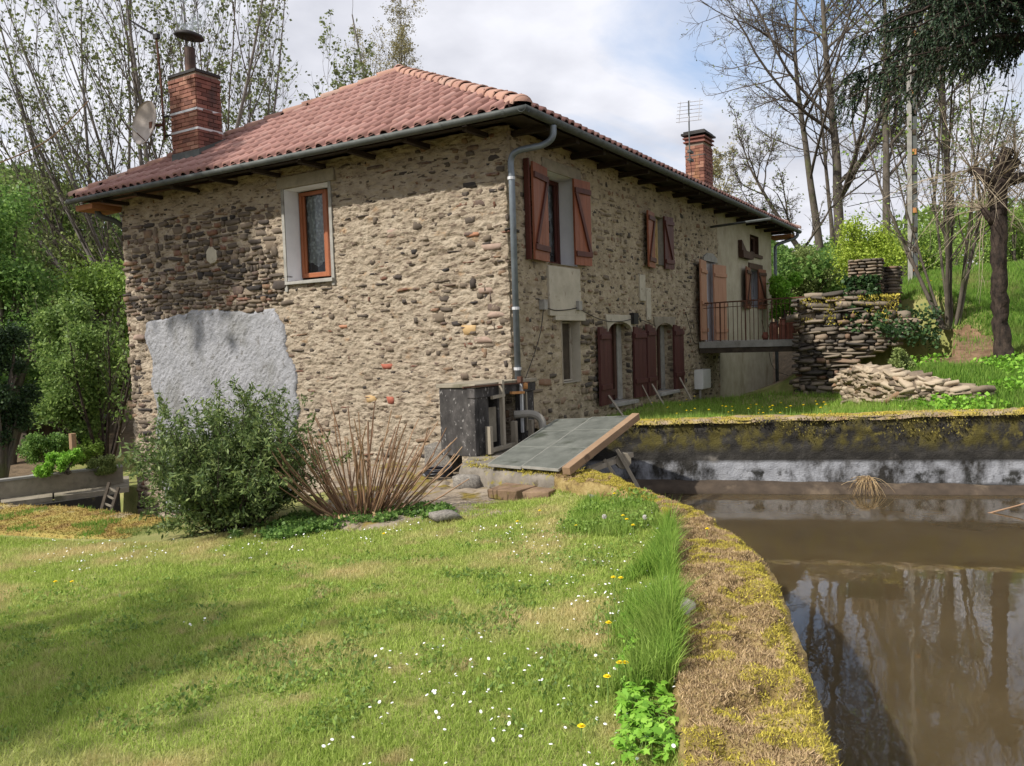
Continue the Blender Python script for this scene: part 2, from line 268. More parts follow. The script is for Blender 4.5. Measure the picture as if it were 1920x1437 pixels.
# ------------------------------------------------------------------ object helpers
COL = S.collection
def link(name, data, parent=None, loc=None):
    o = bpy.data.objects.new(name, data); COL.objects.link(o)
    if parent is not None: o.parent = parent
    if loc is not None: o.location = loc
    return o
def tag(o, label=None, cat=None, group=None, kind=None):
    for k, v in (('label', label), ('category', cat), ('group', group), ('kind', kind)):
        if v: o[k] = v
    return o
def thing(name, label, cat, loc=(0, 0, 0), group=None, rz=0):
    o = link(name, None, loc=loc); o.rotation_euler = (0, 0, rz); return tag(o, label, cat, group)
def np_mesh(name, V, F, mat, smooth=False):
    """F: (n,k) int array or list of such arrays"""
    V = np.asarray(V, np.float32).reshape(-1, 3); Fs = F if isinstance(F, (list, tuple)) and np.ndim(F[0]) == 2 else [np.asarray(F)]
    Fs = [np.asarray(f, np.int32) for f in Fs if len(f)]
    me = bpy.data.meshes.new(name); me.vertices.add(len(V)); me.vertices.foreach_set('co', V.ravel())
    li = np.concatenate([f.ravel() for f in Fs]); tot = np.concatenate([np.full(len(f), f.shape[1], np.int32) for f in Fs])
    me.loops.add(len(li)); me.loops.foreach_set('vertex_index', li)
    me.polygons.add(len(tot)); st = np.concatenate([[0], np.cumsum(tot)[:-1]]).astype(np.int32)
    me.polygons.foreach_set('loop_start', st); me.polygons.foreach_set('loop_total', tot)
    if smooth: me.polygons.foreach_set('use_smooth', np.ones(len(tot), bool))
    for mt in (mat if isinstance(mat, (list, tuple)) else [mat]): me.materials.append(MATS[mt])
    me.update(calc_edges=True); return me
def np_obj(name, V, F, mat, parent=None, smooth=False): return link(name, np_mesh(name, V, F, mat, smooth), parent)

class MB:
    """collects simple solids, builds ONE mesh"""
    def __init__(s): s.v = []; s.f = []
    def add(s, V, F): k = len(s.v); s.v += [tuple(map(float, q)) for q in V]; s.f += [tuple(i+k for i in f) for f in F]; return s
    def box(s, a, b, jit=0, taper=0):
        x0, y0, z0 = [min(p, q) for p, q in zip(a, b)]; x1, y1, z1 = [max(p, q) for p, q in zip(a, b)]
        V = [(x, y, z) for z in (z0, z1) for x, y in ((x0, y0), (x1, y0), (x1, y1), (x0, y1))]
        if jit: V = [tuple(c+random.uniform(-jit, jit) for c in v) for v in V]
        return s.add(V, [(0, 3, 2, 1), (4, 5, 6, 7), (0, 1, 5, 4), (1, 2, 6, 5), (2, 3, 7, 6), (3, 0, 4, 7)])
    def beam(s, a, b, w, h, up=(0, 0, 1), end=0):
        a, b = Vector(a), Vector(b); t = (b-a).normalized(); u = Vector(up); sd = t.cross(u)
        if sd.length < 1e-3: sd = t.cross(Vector((1, 0, 0)))
        sd.normalize(); u = sd.cross(t).normalized()
        V = [p + sd*i*w/2 + u*j*h/2 for p in (a, b) for i, j in ((-1, -1), (1, -1), (1, 1), (-1, 1))]
        return s.add(V, [(0, 1, 2, 3), (7, 6, 5, 4), (0, 4, 5, 1), (1, 5, 6, 2), (2, 6, 7, 3), (3, 7, 4, 0)])
    def tube(s, pts, r, n=8, caps=True):
        pts = [Vector(p) for p in pts]; rs = r if isinstance(r, (list, tuple)) else [r]*len(pts)
        ref = None; rings = []
        for i, p in enumerate(pts):
            t = (pts[min(i+1, len(pts)-1)]-pts[max(i-1, 0)]).normalized()
            if ref is None: ref = t.cross(Vector((0, 0, 1))) if abs(t.z) < .95 else t.cross(Vector((1, 0, 0)))
            ref = (ref - t*ref.dot(t)).normalized(); bi = t.cross(ref)
            rings.append([p + (ref*math.cos(2*math.pi*k/n)+bi*math.sin(2*math.pi*k/n))*rs[i] for k in range(n)])
        V = [q for rg in rings for q in rg]; F = []
        for i in range(len(pts)-1):
            for k in range(n): F.append((i*n+k, i*n+(k+1) % n, (i+1)*n+(k+1) % n, (i+1)*n+k))
        if caps: F.append(tuple(range(n))[::-1]); F.append(tuple((len(pts)-1)*n+k for k in range(n)))
        return s.add(V, F)
    def lathe(s, c, prof, n=20, axis=(0, 0, 1)):
        q = Vector((0, 0, 1)).rotation_difference(Vector(axis)); c = Vector(c); V = []; F = []
        for r, z in prof:
            for k in range(n):
                a = 2*math.pi*k/n; V.append(c + q @ Vector((r*math.cos(a), r*math.sin(a), z)))
        for i in range(len(prof)-1):
            for k in range(n): F.append((i*n+k, i*n+(k+1) % n, (i+1)*n+(k+1) % n, (i+1)*n+k))
        return s.add(V, F)
    def prism(s, poly, a, b):
        """poly: list of points on plane A (3d), extruded by vector b-a"""
        d = Vector(b)-Vector(a); n = len(poly); V = [Vector(p) for p in poly]+[Vector(p)+d for p in poly]
        return s.add(V, [tuple(range(n))[::-1], tuple(range(n, 2*n))]+[(i, (i+1) % n, n+(i+1) % n, n+i) for i in range(n)])
    def mesh(s, name, mat, smooth=False):
        me = bpy.data.meshes.new(name); me.from_pydata(s.v, [], s.f); me.materials.append(MATS[mat])
        if smooth: me.polygons.foreach_set('use_smooth', [True]*len(me.polygons))
        me.update(); return me
    def build(s, name, mat, parent=None, bevel=0, smooth=False):
        o = link(name, s.mesh(name, mat, smooth), parent)
        if bevel:
            m = o.modifiers.new('b', 'BEVEL'); m.width = bevel; m.segments = 2; m.limit_method = 'ANGLE'
        return o
def grid_mesh(P):
    """P (n,m,3) -> verts, quads"""
    n, m = P.shape[:2]; i = np.arange(n*m).reshape(n, m)
    return P.reshape(-1, 3), np.stack([i[:-1, :-1], i[1:, :-1], i[1:, 1:], i[:-1, 1:]], -1).reshape(-1, 4)

# stones: irregular flat-faced lumps, unit size, face towards -x (local), width along y, height along z
def stone_lump(rng, n=7, face=.95):
    n = int(rng.integers(5, 8))
    cs = [(-.5, -.5), (.5, -.5), (.5, .5), (-.5, .5)]; pts = []
    for q in range(4):
        y0, z0 = cs[q]; y1, z1 = cs[(q+1) % 4]; pts.append((y0+rng.uniform(-.02, .16)*(-np.sign(y0)), z0+rng.uniform(-.02, .2)*(-np.sign(z0))))
        if q % 2 == 0 or rng.random() < .3: f = rng.uniform(.3, .7); pts.append((y0*(1-f)+y1*f+rng.uniform(-.05, .05), (z0*(1-f)+z1*f)*rng.uniform(.84, 1.1)))
    n = len(pts); y = np.array([p_[0] for p_ in pts]); z = np.array([p_[1] for p_ in pts])
    back = np.stack([np.full(n, .5), y, z], 1); mid = np.stack([rng.uniform(-.15, .05, n), y, z], 1)
    tl = rng.uniform(-.12, .12, 2); fr = np.stack([-.42+y*tl[0]+z*tl[1]+rng.uniform(-.04, .04, n), y*face*rng.uniform(.9, 1.04, n), z*face*rng.uniform(.88, 1.04, n)], 1)
    c = np.array([[-.46+rng.uniform(-.04, .04), rng.uniform(-.2, .2), rng.uniform(-.2, .2)]])
    V = np.concatenate([back, mid, fr, c]); k = np.arange(n); k1 = (k+1) % n
    Q = np.concatenate([np.stack([k, k+n, k1+n, k1], 1), np.stack([k+n, k+2*n, k1+2*n, k1+n], 1)]); T = np.stack([k+2*n, np.full(n, 3*n), k1+2*n], 1)
    return V, Q, T
LUMPS = [stone_lump(RNG) for _ in range(20)]
def lump_meshes(mat): return [np_mesh('stone', V, [Q, T], mat) for V, Q, T in LUMPS]
def merge_lumps(name, items, mat, parent):
    """items: (centre, size(d,w,h), 3x3 frame) -> one joined mesh"""
    Vs, Qs, Ts, k = [], [], [], 0
    for c, s, Rm in items:
        V, Q, T = LUMPS[int(RNG.integers(len(LUMPS)))]
        Vs.append((V*np.array(s)) @ np.array(Rm).T + c); Qs.append(Q+k); Ts.append(T+k); k += len(V)
    return np_obj(name, np.concatenate(Vs), [np.concatenate(Qs), np.concatenate(Ts)], mat, parent)
def put_lumps(name, items, meshes, parent, colname=None):
    for c, s, Rm in items:
        o = link(name, meshes[int(RNG.integers(len(meshes)))], parent)
        A = np.eye(4); A[:3, :3] = np.array(Rm)*np.array(s)[None, :]; A[:3, 3] = c; o.matrix_basis = Matrix(A.tolist())
FRX = np.eye(3)                                         # stones facing -x
FRY = np.array([[0, -1, 0], [1, 0, 0], [0, 0, 1.]])     # local x -> world y : face towards -y
def rotx(Rm, a, axis=0):
    c, s = math.cos(a), math.sin(a)
    Q = [np.array([[1, 0, 0], [0, c, -s], [0, s, c]]), np.array([[c, 0, s], [0, 1, 0], [-s, 0, c]]), np.array([[c, -s, 0], [s, c, 0], [0, 0, 1]])][axis]
    return Rm @ Q
def packing(rng, u0, u1, z0, z1, hmin, hmax, lmin, lmax):
    out = []; z = z0
    while z < z1:
        h = rng.uniform(hmin, hmax); u = u0 - rng.uniform(0, lmax)
        while u < u1:
            l = rng.uniform(lmin, lmax)*rng.choice([.6, 1, 1, 1.4]); hh = h*rng.uniform(.6, 1.05)
            out.append((u+l/2, z+h/2+rng.uniform(-.015, .015)+.02*math.sin(u*1.7), l*.94, hh)); u += l
        z += h
    return out

# ------------------------------------------------------------------ plants
def tubes(Pt, Rd, n):
    """Pt (N,S,3), Rd (N,S): all tubes in one mesh"""
    Nb, Sg = Pt.shape[:2]
    T = np.empty_like(Pt); T[:, 1:-1] = Pt[:, 2:]-Pt[:, :-2]; T[:, 0] = Pt[:, 1]-Pt[:, 0]; T[:, -1] = Pt[:, -1]-Pt[:, -2]
    T /= np.linalg.norm(T, axis=-1, keepdims=True)+1e-9
    ref = np.where(np.abs(T[..., 2:3]) < .9, np.array([0, 0, 1.]), np.array([1., 0, 0])); ref = np.broadcast_to(ref[:, :1], Pt.shape)
    A = np.cross(T, ref); A /= np.linalg.norm(A, axis=-1, keepdims=True)+1e-9; B = np.cross(T, A)
    th = np.arange(n)*2*math.pi/n
    V = Pt[:, :, None]+Rd[:, :, None, None]*(A[:, :, None]*np.cos(th)[None, None, :, None]+B[:, :, None]*np.sin(th)[None, None, :, None])
    i = np.arange(Nb*Sg*n).reshape(Nb, Sg, n); j = np.roll(i, -1, 2)
    F = np.stack([i[:, :-1], j[:, :-1], j[:, 1:], i[:, 1:]], -1).reshape(-1, 4)
    return V.reshape(-1, 3), F
def grow(rng, base, dirs, L, r, levels, nseg0=10, wander0=.06, trop0=.0, r_end0=.25):
    """level-by-level branching. levels: dicts n,len,ang,spread,t0,wander,trop,rr,seg,sides. returns list of (Pt,Rd,sides)"""
    base = np.atleast_2d(base); dirs = np.atleast_2d(np.asarray(dirs, float)); dirs = dirs/np.linalg.norm(dirs, axis=1, keepdims=True)
    def walk(P0, D0, Ls, R0, seg, wander, trop, rend):
        n = len(P0); Pt = np.empty((n, seg+1, 3)); Pt[:, 0] = P0; D = D0.copy(); st = (Ls/seg)[:, None]
        for k in range(seg):
            D = D + rng.normal(0, wander, (n, 3)) + np.array([0, 0, trop]); D /= np.linalg.norm(D, axis=1, keepdims=True); Pt[:, k+1] = Pt[:, k]+D*st
        t = np.linspace(0, 1, seg+1)[None]; Rd = R0[:, None]*(1-(1-rend)*t)
        return Pt, Rd
    n0 = len(dirs); P0 = np.broadcast_to(base, (n0, 3)).astype(float); Ls = np.broadcast_to(np.asarray(L, float), (n0,)).copy(); R0 = np.broadcast_to(np.asarray(r, float), (n0,)).copy()
    Pt, Rd = walk(P0, dirs, Ls, R0, nseg0, wander0, trop0, r_end0); res = [(Pt, Rd, 9)]
    for lv in levels:
        n = len(Pt); k = lv['n']; tt = rng.uniform(lv.get('t0', .25), 1, (n, k)); tt = np.sort(tt, 1)
        if lv.get('tip', True): tt[:, -1] = 1
        seg = Pt.shape[1]-1; x = tt*seg; i0 = np.minimum(x.astype(int), seg-1); f = (x-i0)[..., None]; ar = np.arange(n)[:, None]
        P0 = Pt[ar, i0]*(1-f)+Pt[ar, i0+1]*f; Tn = Pt[ar, i0+1]-Pt[ar, i0]; Tn /= np.linalg.norm(Tn, axis=-1, keepdims=True)+1e-9
        Rp = Rd[ar, i0]*(1-f[..., 0])+Rd[ar, i0+1]*f[..., 0]
        rd = rng.normal(size=P0.shape); rd[..., 2] *= lv.get('flat', 1); rd -= Tn*(rd*Tn).sum(-1, keepdims=True); rd /= np.linalg.norm(rd, axis=-1, keepdims=True)+1e-9
        a = np.radians(rng.uniform(lv['ang'][0], lv['ang'][1], (n, k)))[..., None]; a = np.where(tt[..., None] > .999, a*.35, a)
        D = Tn*np.cos(a)+rd*np.sin(a); plen = Ls[:, None]*lv['len']*(1-lv.get('short', .5)*tt)*rng.uniform(.7, 1.25, (n, k))
        Ls = plen.ravel(); R0 = (Rp*lv.get('rr', .6)).ravel().clip(lv.get('rmin', .004))
        Pt, Rd = walk(P0.reshape(-1, 3), D.reshape(-1, 3), Ls, R0, lv.get('seg', 4), lv.get('wander', .12), lv.get('trop', .03), lv.get('rend', .4))
        res.append((Pt, Rd, lv.get('sides', 4)))
    return res
def leaves(rng, P, size, up=.3, narrow=.55, tri=False, direc=None):
    """one folded rhombic leaf at each point"""
    n = len(P); a = rng.normal(size=(n, 3)) if direc is None else direc+rng.normal(0, .35, (n, 3)); a /= np.linalg.norm(a, axis=1, keepdims=True)
    b = rng.normal(size=(n, 3)); b[:, 2] *= (1-up); b -= a*(a*b).sum(1, keepdims=True); b /= np.linalg.norm(b, axis=1, keepdims=True)
    s = (size*rng.uniform(.6, 1.3, n))[:, None]; w_ = s*narrow*.5
    V = np.stack([P, P+a*s*.5+b*w_, P+a*s, P+a*s*.5-b*w_], 1).reshape(-1, 3)
    return V, np.arange(4*n).reshape(n, 4)
def leaf_points(rng, br, per, spread, t0=.2):
    Pt = br[0]; n, sg = Pt.shape[0], Pt.shape[1]-1; t = rng.uniform(t0, 1, (n, per))*sg; i = np.minimum(t.astype(int), sg-1); f = (t-i)[..., None]; ar = np.arange(n)[:, None]
    P = (Pt[ar, i]*(1-f)+Pt[ar, i+1]*f).reshape(-1, 3); return P+rng.normal(0, spread, P.shape)
def plant(name, label, cat, base, brs, bark, leaf=None, lmat=None, group=None, trunk_levels=1, kind=None, twig=None):
    t = thing(name, label, cat, tuple(base), group)
    off = np.asarray(base, float)
    def join(bs, nm, mt):
        Vs, Fs, k = [], [], 0
        for Pt, Rd, sd in bs:
            V, F = tubes(Pt-off, Rd, sd); Vs.append(V); Fs.append(F+k); k += len(V)
        return np_obj(nm, np.concatenate(Vs), np.concatenate(Fs), mt, t, smooth=True)
    join(brs[:trunk_levels], 'trunk' if cat == 'tree' else 'stem', bark)
    if len(brs) > trunk_levels: join(brs[trunk_levels:], 'branches' if leaf is not None else 'crown', twig or bark)
    if leaf is not None: np_obj('crown' if cat == 'tree' else 'foliage', leaf[0]-off, leaf[1], lmat, t)
    return t
def blades(rng, P, h, wd, lean=.35, seg=2, face=None):
    """grass blades as tapering strips: seg 1 = triangle, seg 2 = quad+triangle"""
    n = len(P); h = h*rng.uniform(.5, 1.25, n) if np.ndim(h) == 0 else h; az = rng.uniform(0, 2*math.pi, n); d = np.stack([np.cos(az), np.sin(az), np.zeros(n)], 1)
    az2 = rng.uniform(0, 2*math.pi, n); wv = np.stack([np.cos(az2), np.sin(az2), np.zeros(n)], 1)*(wd*rng.uniform(.6, 1.3, n))[:, None]*.5
    ln = rng.uniform(.1, 1, n)*lean; H = h[:, None]; up = np.array([0, 0, 1.])
    tip = P+up*H*(1-.4*ln[:, None])+d*(H*ln[:, None])
    if seg == 1: V = np.stack([P-wv, P+wv, tip], 1); return V.reshape(-1, 3), np.arange(3*n).reshape(n, 3)
    mid = P+up*H*.55+d*(H*ln[:, None]*.3)
    V = np.stack([P-wv, P+wv, mid+wv*.75, mid-wv*.75, tip], 1); i = np.arange(n)[:, None]*5
    return V.reshape(-1, 3), [np.concatenate([i, i+1, i+2, i+3], 1), np.concatenate([i+3, i+2, i+4], 1)]
# ------------------------------------------------------------------ site layout (metres; x along the facade, y along the gable, near corner of the house at 0,0)
FWD = np.array([math.cos(CA), math.sin(CA)]); RGT = np.array([math.sin(CA), -math.cos(CA)])
WZ = -.6
WT = .08                                             # top of the curved wall
outer_px = [(1572, 1437), (1548, 1375), (1524, 1310), (1498, 1225), (1476, 1160), (1454, 1090), (1425, 1040), (1382, 1005), (1337, 973), (1269, 945), (1221, 925), (1173, 904), (1110, 882), (1066, 876)]
inner_px = [(1290, 1437), (1272, 1300), (1270, 1200), (1268, 1100), (1262, 1000), (1235, 945), (1150, 915), (1080, 903), (1040, 893)]
OUT = np.array([on_z(x, y, WT)[:2] for x, y in outer_px]); INN = np.array([on_z(x, y, WT)[:2] for x, y in inner_px])
_dd = (OUT[0]-OUT[3])/np.linalg.norm(OUT[0]-OUT[3]); OUT = np.vstack([OUT[0]+_dd*6, OUT[0]+_dd*1.6, OUT]); INN = np.vstack([INN[0]+_dd*6, INN[0]+_dd*1.6, INN])
FW0 = np.array([.41, 0.]); FWD_ = np.array([.337, -.9415]); FWN = np.array([-.9415, -.337])       # far wall: origin, run, normal towards the pond
def curve_y(x, C): o = np.argsort(C[:, 0]); return np.interp(x, C[o, 0], C[o, 1])
bank_back = np.array([on_z(x, y, -.4)[:2] for x, y in ((-300, 905), (0, 948), (150, 955), (240, 966), (330, 978))]); bank_back = np.vstack([bank_back, [[-2.3, 1.9], [.5, 1.75]]])
ctrl = []
def cp(px, py, D): P = at(px, py, D); ctrl.append(P)
for q in ((1885, 682, 13.5), (1800, 702, 12.9), (1720, 702, 13.6), (1788, 612, 16), (1700, 640, 15.3), (1930, 640, 14.5), (1930, 700, 12.8), (1700, 562, 18), (1712, 524, 22), (1900, 505, 24), (1930, 590, 17),
          (1650, 600, 17.6), (1640, 704, 15.2), (1600, 560, 24), (1520, 560, 32), (1750, 540, 20)): cp(*q)
for q in ((.8, -1, .27), (1.2, -2.4, .28), (2, -4.5, .3), (2.6, -6, .34), (3.2, -8, .4), (5, -.3, .22), (5, -2, .23), (8, -.3, .18), (7, -2, .18), (11, -.5, 0), (15, -.5, -.05), (10, -2, .05), (4, -3.6, .25), (5.6, -3.3, .24), (6.6, -3.2, .25),
          (8.5, -3.5, 2.0), (8.5, -5, 2.1), (9.5, -2.8, 1.5), (13, -2.5, 1.6), (4.5, -9, 1.3), (6, -12, 2.2), (2, -14, .6), (18, -2, 1.7), (20, 3, 1.6), (26, 0, 3)): ctrl.append(np.array(q))
ctrl = np.array(ctrl); _d = np.linalg.norm(ctrl[:, None, :2]-ctrl[None, :, :2], axis=-1); _A = np.sqrt(_d**2+.3**2)+np.eye(len(ctrl))*-.02
_w = np.linalg.solve(_A, ctrl[:, 2]-1.0)
def h_hill(x, y):
    r = np.zeros_like(x)+1.0
    for (cx, cy, _), wk in zip(ctrl, _w): r += wk*np.sqrt((x-cx)**2+(y-cy)**2+.09)
    return r
def h_lawn(x, y):
    rise = .09*np.exp(-np.clip(y-curve_y(x, INN), 0, 9)/.35)*np.clip((-.9-x)/.4, 0, 1)
    P = p3(x, y, 0*x); z = -.06-.055*np.clip(y+3.2, 0, 6)+.035*(fbm(P*.9, 3, 5)-.5)
    k = np.exp(-(((x+6.9)**2+(y-.6)**2)/1.1)); return z+.02*k+rise
def height(x, y):
    x = np.asarray(x, float); y = np.asarray(y, float)
    D = (x-CAM[0])*FWD[0]+(y-CAM[1])*FWD[1]; Rr = (x-CAM[0])*RGT[0]+(y-CAM[1])*RGT[1]
    s = (x-FW0[0])*FWN[0]+(y-FW0[1])*FWN[1]+np.where(y < -.4, .17, 0)
    n = fbm(p3(x, y, 0*x)*.5, 4, 2)-.5
    far = np.clip((D-24)/40, 0, 1)
    left = -1.15+.1*np.clip(D-19, 0, 60)+n*.5; left = np.where(D > 60, left, left)
    hill = h_hill(x, y); hill = np.clip(hill, -.1, 3.6)+n*.12
    aa = Rr/np.maximum(D, .1); dl = 17.3-9*np.clip(aa-.41, 0, .2); hol = (aa > .395) & (aa < .545) & (D < dl) & (x > 6.2+0*x) & (x < 12); hill = np.where(hol, np.minimum(hill, .28+.1*np.clip((aa-.5)/.04, 0, 1)*np.clip(D-13, 0, 3)), hill)
    hill = np.where((x > 4.9) & (x < 7.9) & (y > -4.4), np.minimum(hill, .28), hill)
    hillf = hill*(1-far)+(3.4+n*1.2)*far
    m = np.clip((Rr+1)/10, 0, 1); back = left*(1-m)+hillf*m
    z = back
    beh = (x > 0) & (y > 0)
    z = np.where(beh & (x < 15.4) & (y < 9.4), -.5-1.2*np.clip(y/9, 0, 1), z)
    ter = (s <= 0) & (y <= 0); z = np.where(ter, np.where(D > 30, z, hill), z)
    yo = curve_y(x, OUT); yi = curve_y(x, INN); yb = curve_y(x, bank_back)
    near = (s > 0) & ((x < .6) | (y < -.4))
    z = np.where(near & (y <= yo), -1.4, z)
    z = np.where(near & (y > yo) & (y < yi-.12), -.3, z)
    z = np.where(near & (y >= yi-.12) & (y <= yb), h_lawn(x, y), z)
    chan = (x < .3) & (y > yb) & (D < 17.2) & (y > 1)
    z = np.where(chan, -1.9, z)
    z = np.where(near & (x > -.98) & (y < .45), -1.4, z)
    behind = near & (D < -1.0) & (y > yo); z = np.where(behind, h_lawn(x, y), z)
    return z
xs = np.arange(-13, 12.01, .1); ys = np.arange(-13, 13.01, .1); GX, GY = np.meshgrid(xs, ys, indexing='ij'); GZ = height(GX, GY)
V, F = grid_mesh(p3(GX, GY, GZ)); g = np_obj('ground', V, F, 'lawn_soil', smooth=True); tag(g, kind='structure')
def ring(step, x0, x1, y0, y1, hole):
    xs = np.arange(x0, x1+.01, step); ys = np.arange(y0, y1+.01, step); X, Y = np.meshgrid(xs, ys, indexing='ij'); Z = height(X, Y)-.0; V, F = grid_mesh(p3(X, Y, Z)); c = V[F].mean(1)
    k = (c[:, 0] > hole[0]) & (c[:, 0] < hole[1]) & (c[:, 1] > hole[2]) & (c[:, 1] < hole[3]); return V, F[~k]
V, F = ring(.5, -33, 62, -33, 62, (-13, 12, -13, 13)); g = np_obj('hillside', V, F, 'soil', smooth=True); tag(g, kind='structure')
V, F = ring(5, -303, 297, -303, 297, (-33, 62, -33, 62)); g = np_obj('far_ground', V, F, 'soil', smooth=True); tag(g, kind='structure')
# water
wv = MB(); wv.add([(-16, -16, WZ), (3.5, -16, WZ), (6.3, -16.5, WZ), (FW0[0]+.1, .2, WZ), (-1.2, -.9, WZ), (-8, -5.2, WZ), (-16, -9, WZ)], [(0, 1, 2, 3, 4, 5, 6)])
o = wv.build('water', 'water'); tag(o, kind='structure')
cw = MB(); cw.add([(-9, 1.5, -1.75), (.2, 1.5, -1.75), (.2, 12, -1.75), (-9, 12, -1.75)], [(0, 1, 2, 3)]); tag(cw.build('stream', 'water'), kind='structure')

# ------------------------------------------------------------------ curved pond wall (mossy top)
def resample(C, n):
    s = np.concatenate([[0], np.cumsum(np.linalg.norm(np.diff(C, axis=0), axis=1))]); t = np.linspace(0, s[-1], n); return np.stack([np.interp(t, s, C[:, k]) for k in range(C.shape[1])], 1)
def smooth(C, it=6):
    for _ in range(it): C[1:-1] = C[1:-1]*.5+(C[:-2]+C[2:])*.25
    return C
NA, NBt = 520, 44
Oc = smooth(resample(OUT[1:], NA), 40); Ic = smooth(resample(INN[1:], NA), 40)
tt = np.linspace(0, 1, NBt)[None, :, None]; XY = Oc[:, None]*(1-tt)+Ic[:, None]*tt
P0 = p3(XY[..., 0], XY[..., 1], 0*XY[..., 0]); nn = fbm(P0*3, 4, 11)-.5; n2 = fbm(P0*14, 3, 12)-.5
Z = WT+nn*.05+n2*.02-.015-.05*np.exp(-((tt[..., 0])/.06)**2)
edge = (Ic-Oc); edge /= np.linalg.norm(edge, axis=1, keepdims=True)
side = []
for k, (dz, dx) in enumerate(((-1.4, -.02), (-1.1, -.02), (-.8, -.03), (-.55, -.02), (-.35, -.03), (-.2, -.02), (-.1, 0))):
    q = np.concatenate([Oc+edge*dx, np.full((NA, 1), WT+dz)], 1); nz_ = (fbm(q*4, 3, 3)-.5)[:, None]; q[:, :2] += edge*nz_*.12; side.append(q[:, None])
PT = np.concatenate(side+[np.stack([XY[..., 0], XY[..., 1], Z-.07*np.clip((XY[..., 0]*-1-1.0)/.8, 0, 1)], -1), np.concatenate([Ic+edge*.02, np.full((NA, 1), -.4)], 1)[:, None]], 1)
cwall = thing('pond_wall', 'low curved pond wall with thick yellow and brown moss on top', 'wall', (-4, -4, 0)); OFF = np.array([-4, -4, 0.])
V, F = grid_mesh(PT-OFF); np_obj('masonry', V, F, 'curve_rock', cwall, smooth=True)
# moss carpet: a lumpy skin + short fibres
wm = np.clip((XY[..., 0]*-1-1.0)/.8, 0, 1)           # moss thins out towards the house end
mz = Z+.03+.05*(fbm(P0*2.2, 4, 31)-.38)*wm-.07*(1-wm)+.05*(fbm(P0*13, 3, 33)-.5)-.04*np.clip((fbm(P0*8+7, 3, 35)-.56)*8, 0, 1)
sidem = [np.concatenate([Oc-edge*o_[0]+edge*((fbm(np.concatenate([Oc, Oc[:, :1]*0], 1)*9, 2, 3)-.5)*.05)[:, None], np.full((NA, 1), WT+o_[1])], 1)[:, None] for o_ in ((.0, -.24), (.035, -.17), (.04, -.1), (.035, -.04))]
PM = np.concatenate(sidem+[np.stack([XY[..., 0], XY[..., 1], mz], -1)[:, :-1], np.concatenate([Ic+edge*.03, np.full((NA, 1), WT-.05)], 1)[:, None], np.concatenate([Ic+edge*.05, np.full((NA, 1), -.42)], 1)[:, None]], 1)
V, F = grid_mesh(PM-OFF); mo = np_obj('moss', V, F, 'moss', cwall, smooth=True); tag(mo, kind='stuff')
rng = np.random.default_rng(21)
def on_wall(n, a=0, b=1, t0=0, t1=1):
    i = rng.uniform(a, b, n)*(NA-1); t = rng.uniform(t0, t1, n); i0 = np.minimum(i.astype(int), NA-2); j = (t*(NBt-1)).astype(int)
    return np.stack([XY[i0, j, 0], XY[i0, j, 1], mz[i0, j]], 1)+np.concatenate([rng.normal(0, .01, (n, 2)), np.zeros((n, 1))], 1)
Pm = on_wall(230000); c1 = .5+(.6*fbm(Pm*np.array([2.3, 2.3, 0])+5, 4, 41)+.7*fbm(Pm*np.array([8, 8, 0])+5, 3, 43)-.65)*1.25; edgef = np.abs(curve_y(Pm[:, 0], OUT)-Pm[:, 1])
gm = (c1+.22*np.exp(-edgef/.12)+.16*np.clip((Pm[:, 0]+4.0)/1.2, 0, 1) > .64); 
for nm, mk, mt, hh in (('moss_tuft', gm, 'green_moss', .02), ('dry_moss_tuft', ~gm, 'dry_moss', .026)):
    Q = Pm[mk]; Q = Q[(rng.random(len(Q)) < np.clip((-Q[:, 0]-.9)/1., .15, 1)) & (fbm(Q*np.array([8, 8, 0])+np.array([7, 7, 0]), 3, 35) < .8)]; V, F = blades(rng, Q-OFF-[0, 0, .006], hh, .007 if nm == 'moss_tuft' else .0055, 1.5, 1); tag(np_obj(nm, V, F, mt, cwall), kind='stuff')

# ------------------------------------------------------------------ far pond wall
fw = thing('pond_wall', 'straight far pond wall stained black and white under a mossy coping', 'wall', (.5, 0, 0)); OF = np.array([.5, 0, 0.])
def fwp(s, off, z): return np.array([FW0[0]+FWD_[0]*s+FWN[0]*off, FW0[1]+FWD_[1]*s+FWN[1]*off, z])
Ls = np.arange(-.1, 17, .035); Zs = np.arange(-1.3, .34, .035); s_, z_ = np.meshgrid(Ls, Zs, indexing='ij')
q = p3(s_, z_*1.6, 0*s_); bul = (fbm(q*2.2, 4, 51)-.5)*.07+(fbm(q*9, 3, 52)-.5)*.03
up = np.clip((z_-.05)/.15, 0, 1); bul += up*((fbm(p3(s_*3, z_*14, 0*s_), 3, 54)-.5)*.07)
top = .35+.09*np.clip(s_/5, 0, 1.5)
Pw = fwp(0, 0, 0)[None, None]+s_[..., None]*np.array([*FWD_, 0])+bul[..., None]*np.array([*FWN, 0]); Pw[..., 2] = -1.3+(z_+1.3)*(top+1.3)/(.33+1.3)
V, F = grid_mesh(Pw-OF); np_obj('masonry', V, F, 'pond_wall', fw, smooth=True)
Lt = np.arange(-.1, 17, .04); Bt = np.linspace(.03, -.42, 14); s_, b_ = np.meshgrid(Lt, Bt, indexing='ij')
zt = .35+.09*np.clip(s_/5, 0, 1.5)+(fbm(p3(s_*4, b_*4, 0*s_), 4, 55)-.5)*.05-np.where(b_ > .02, .05, 0)
Pw = fwp(0, 0, 0)[None, None]+s_[..., None]*np.array([*FWD_, 0])+(b_+(fbm(p3(s_*5, b_*0, 0*s_), 3, 56)-.5)*.05)[..., None]*np.array([*FWN, 0]); Pw[..., 2] = zt
V, F = grid_mesh(Pw-OF); np_obj('coping', V, F, 'coping', fw, smooth=True)
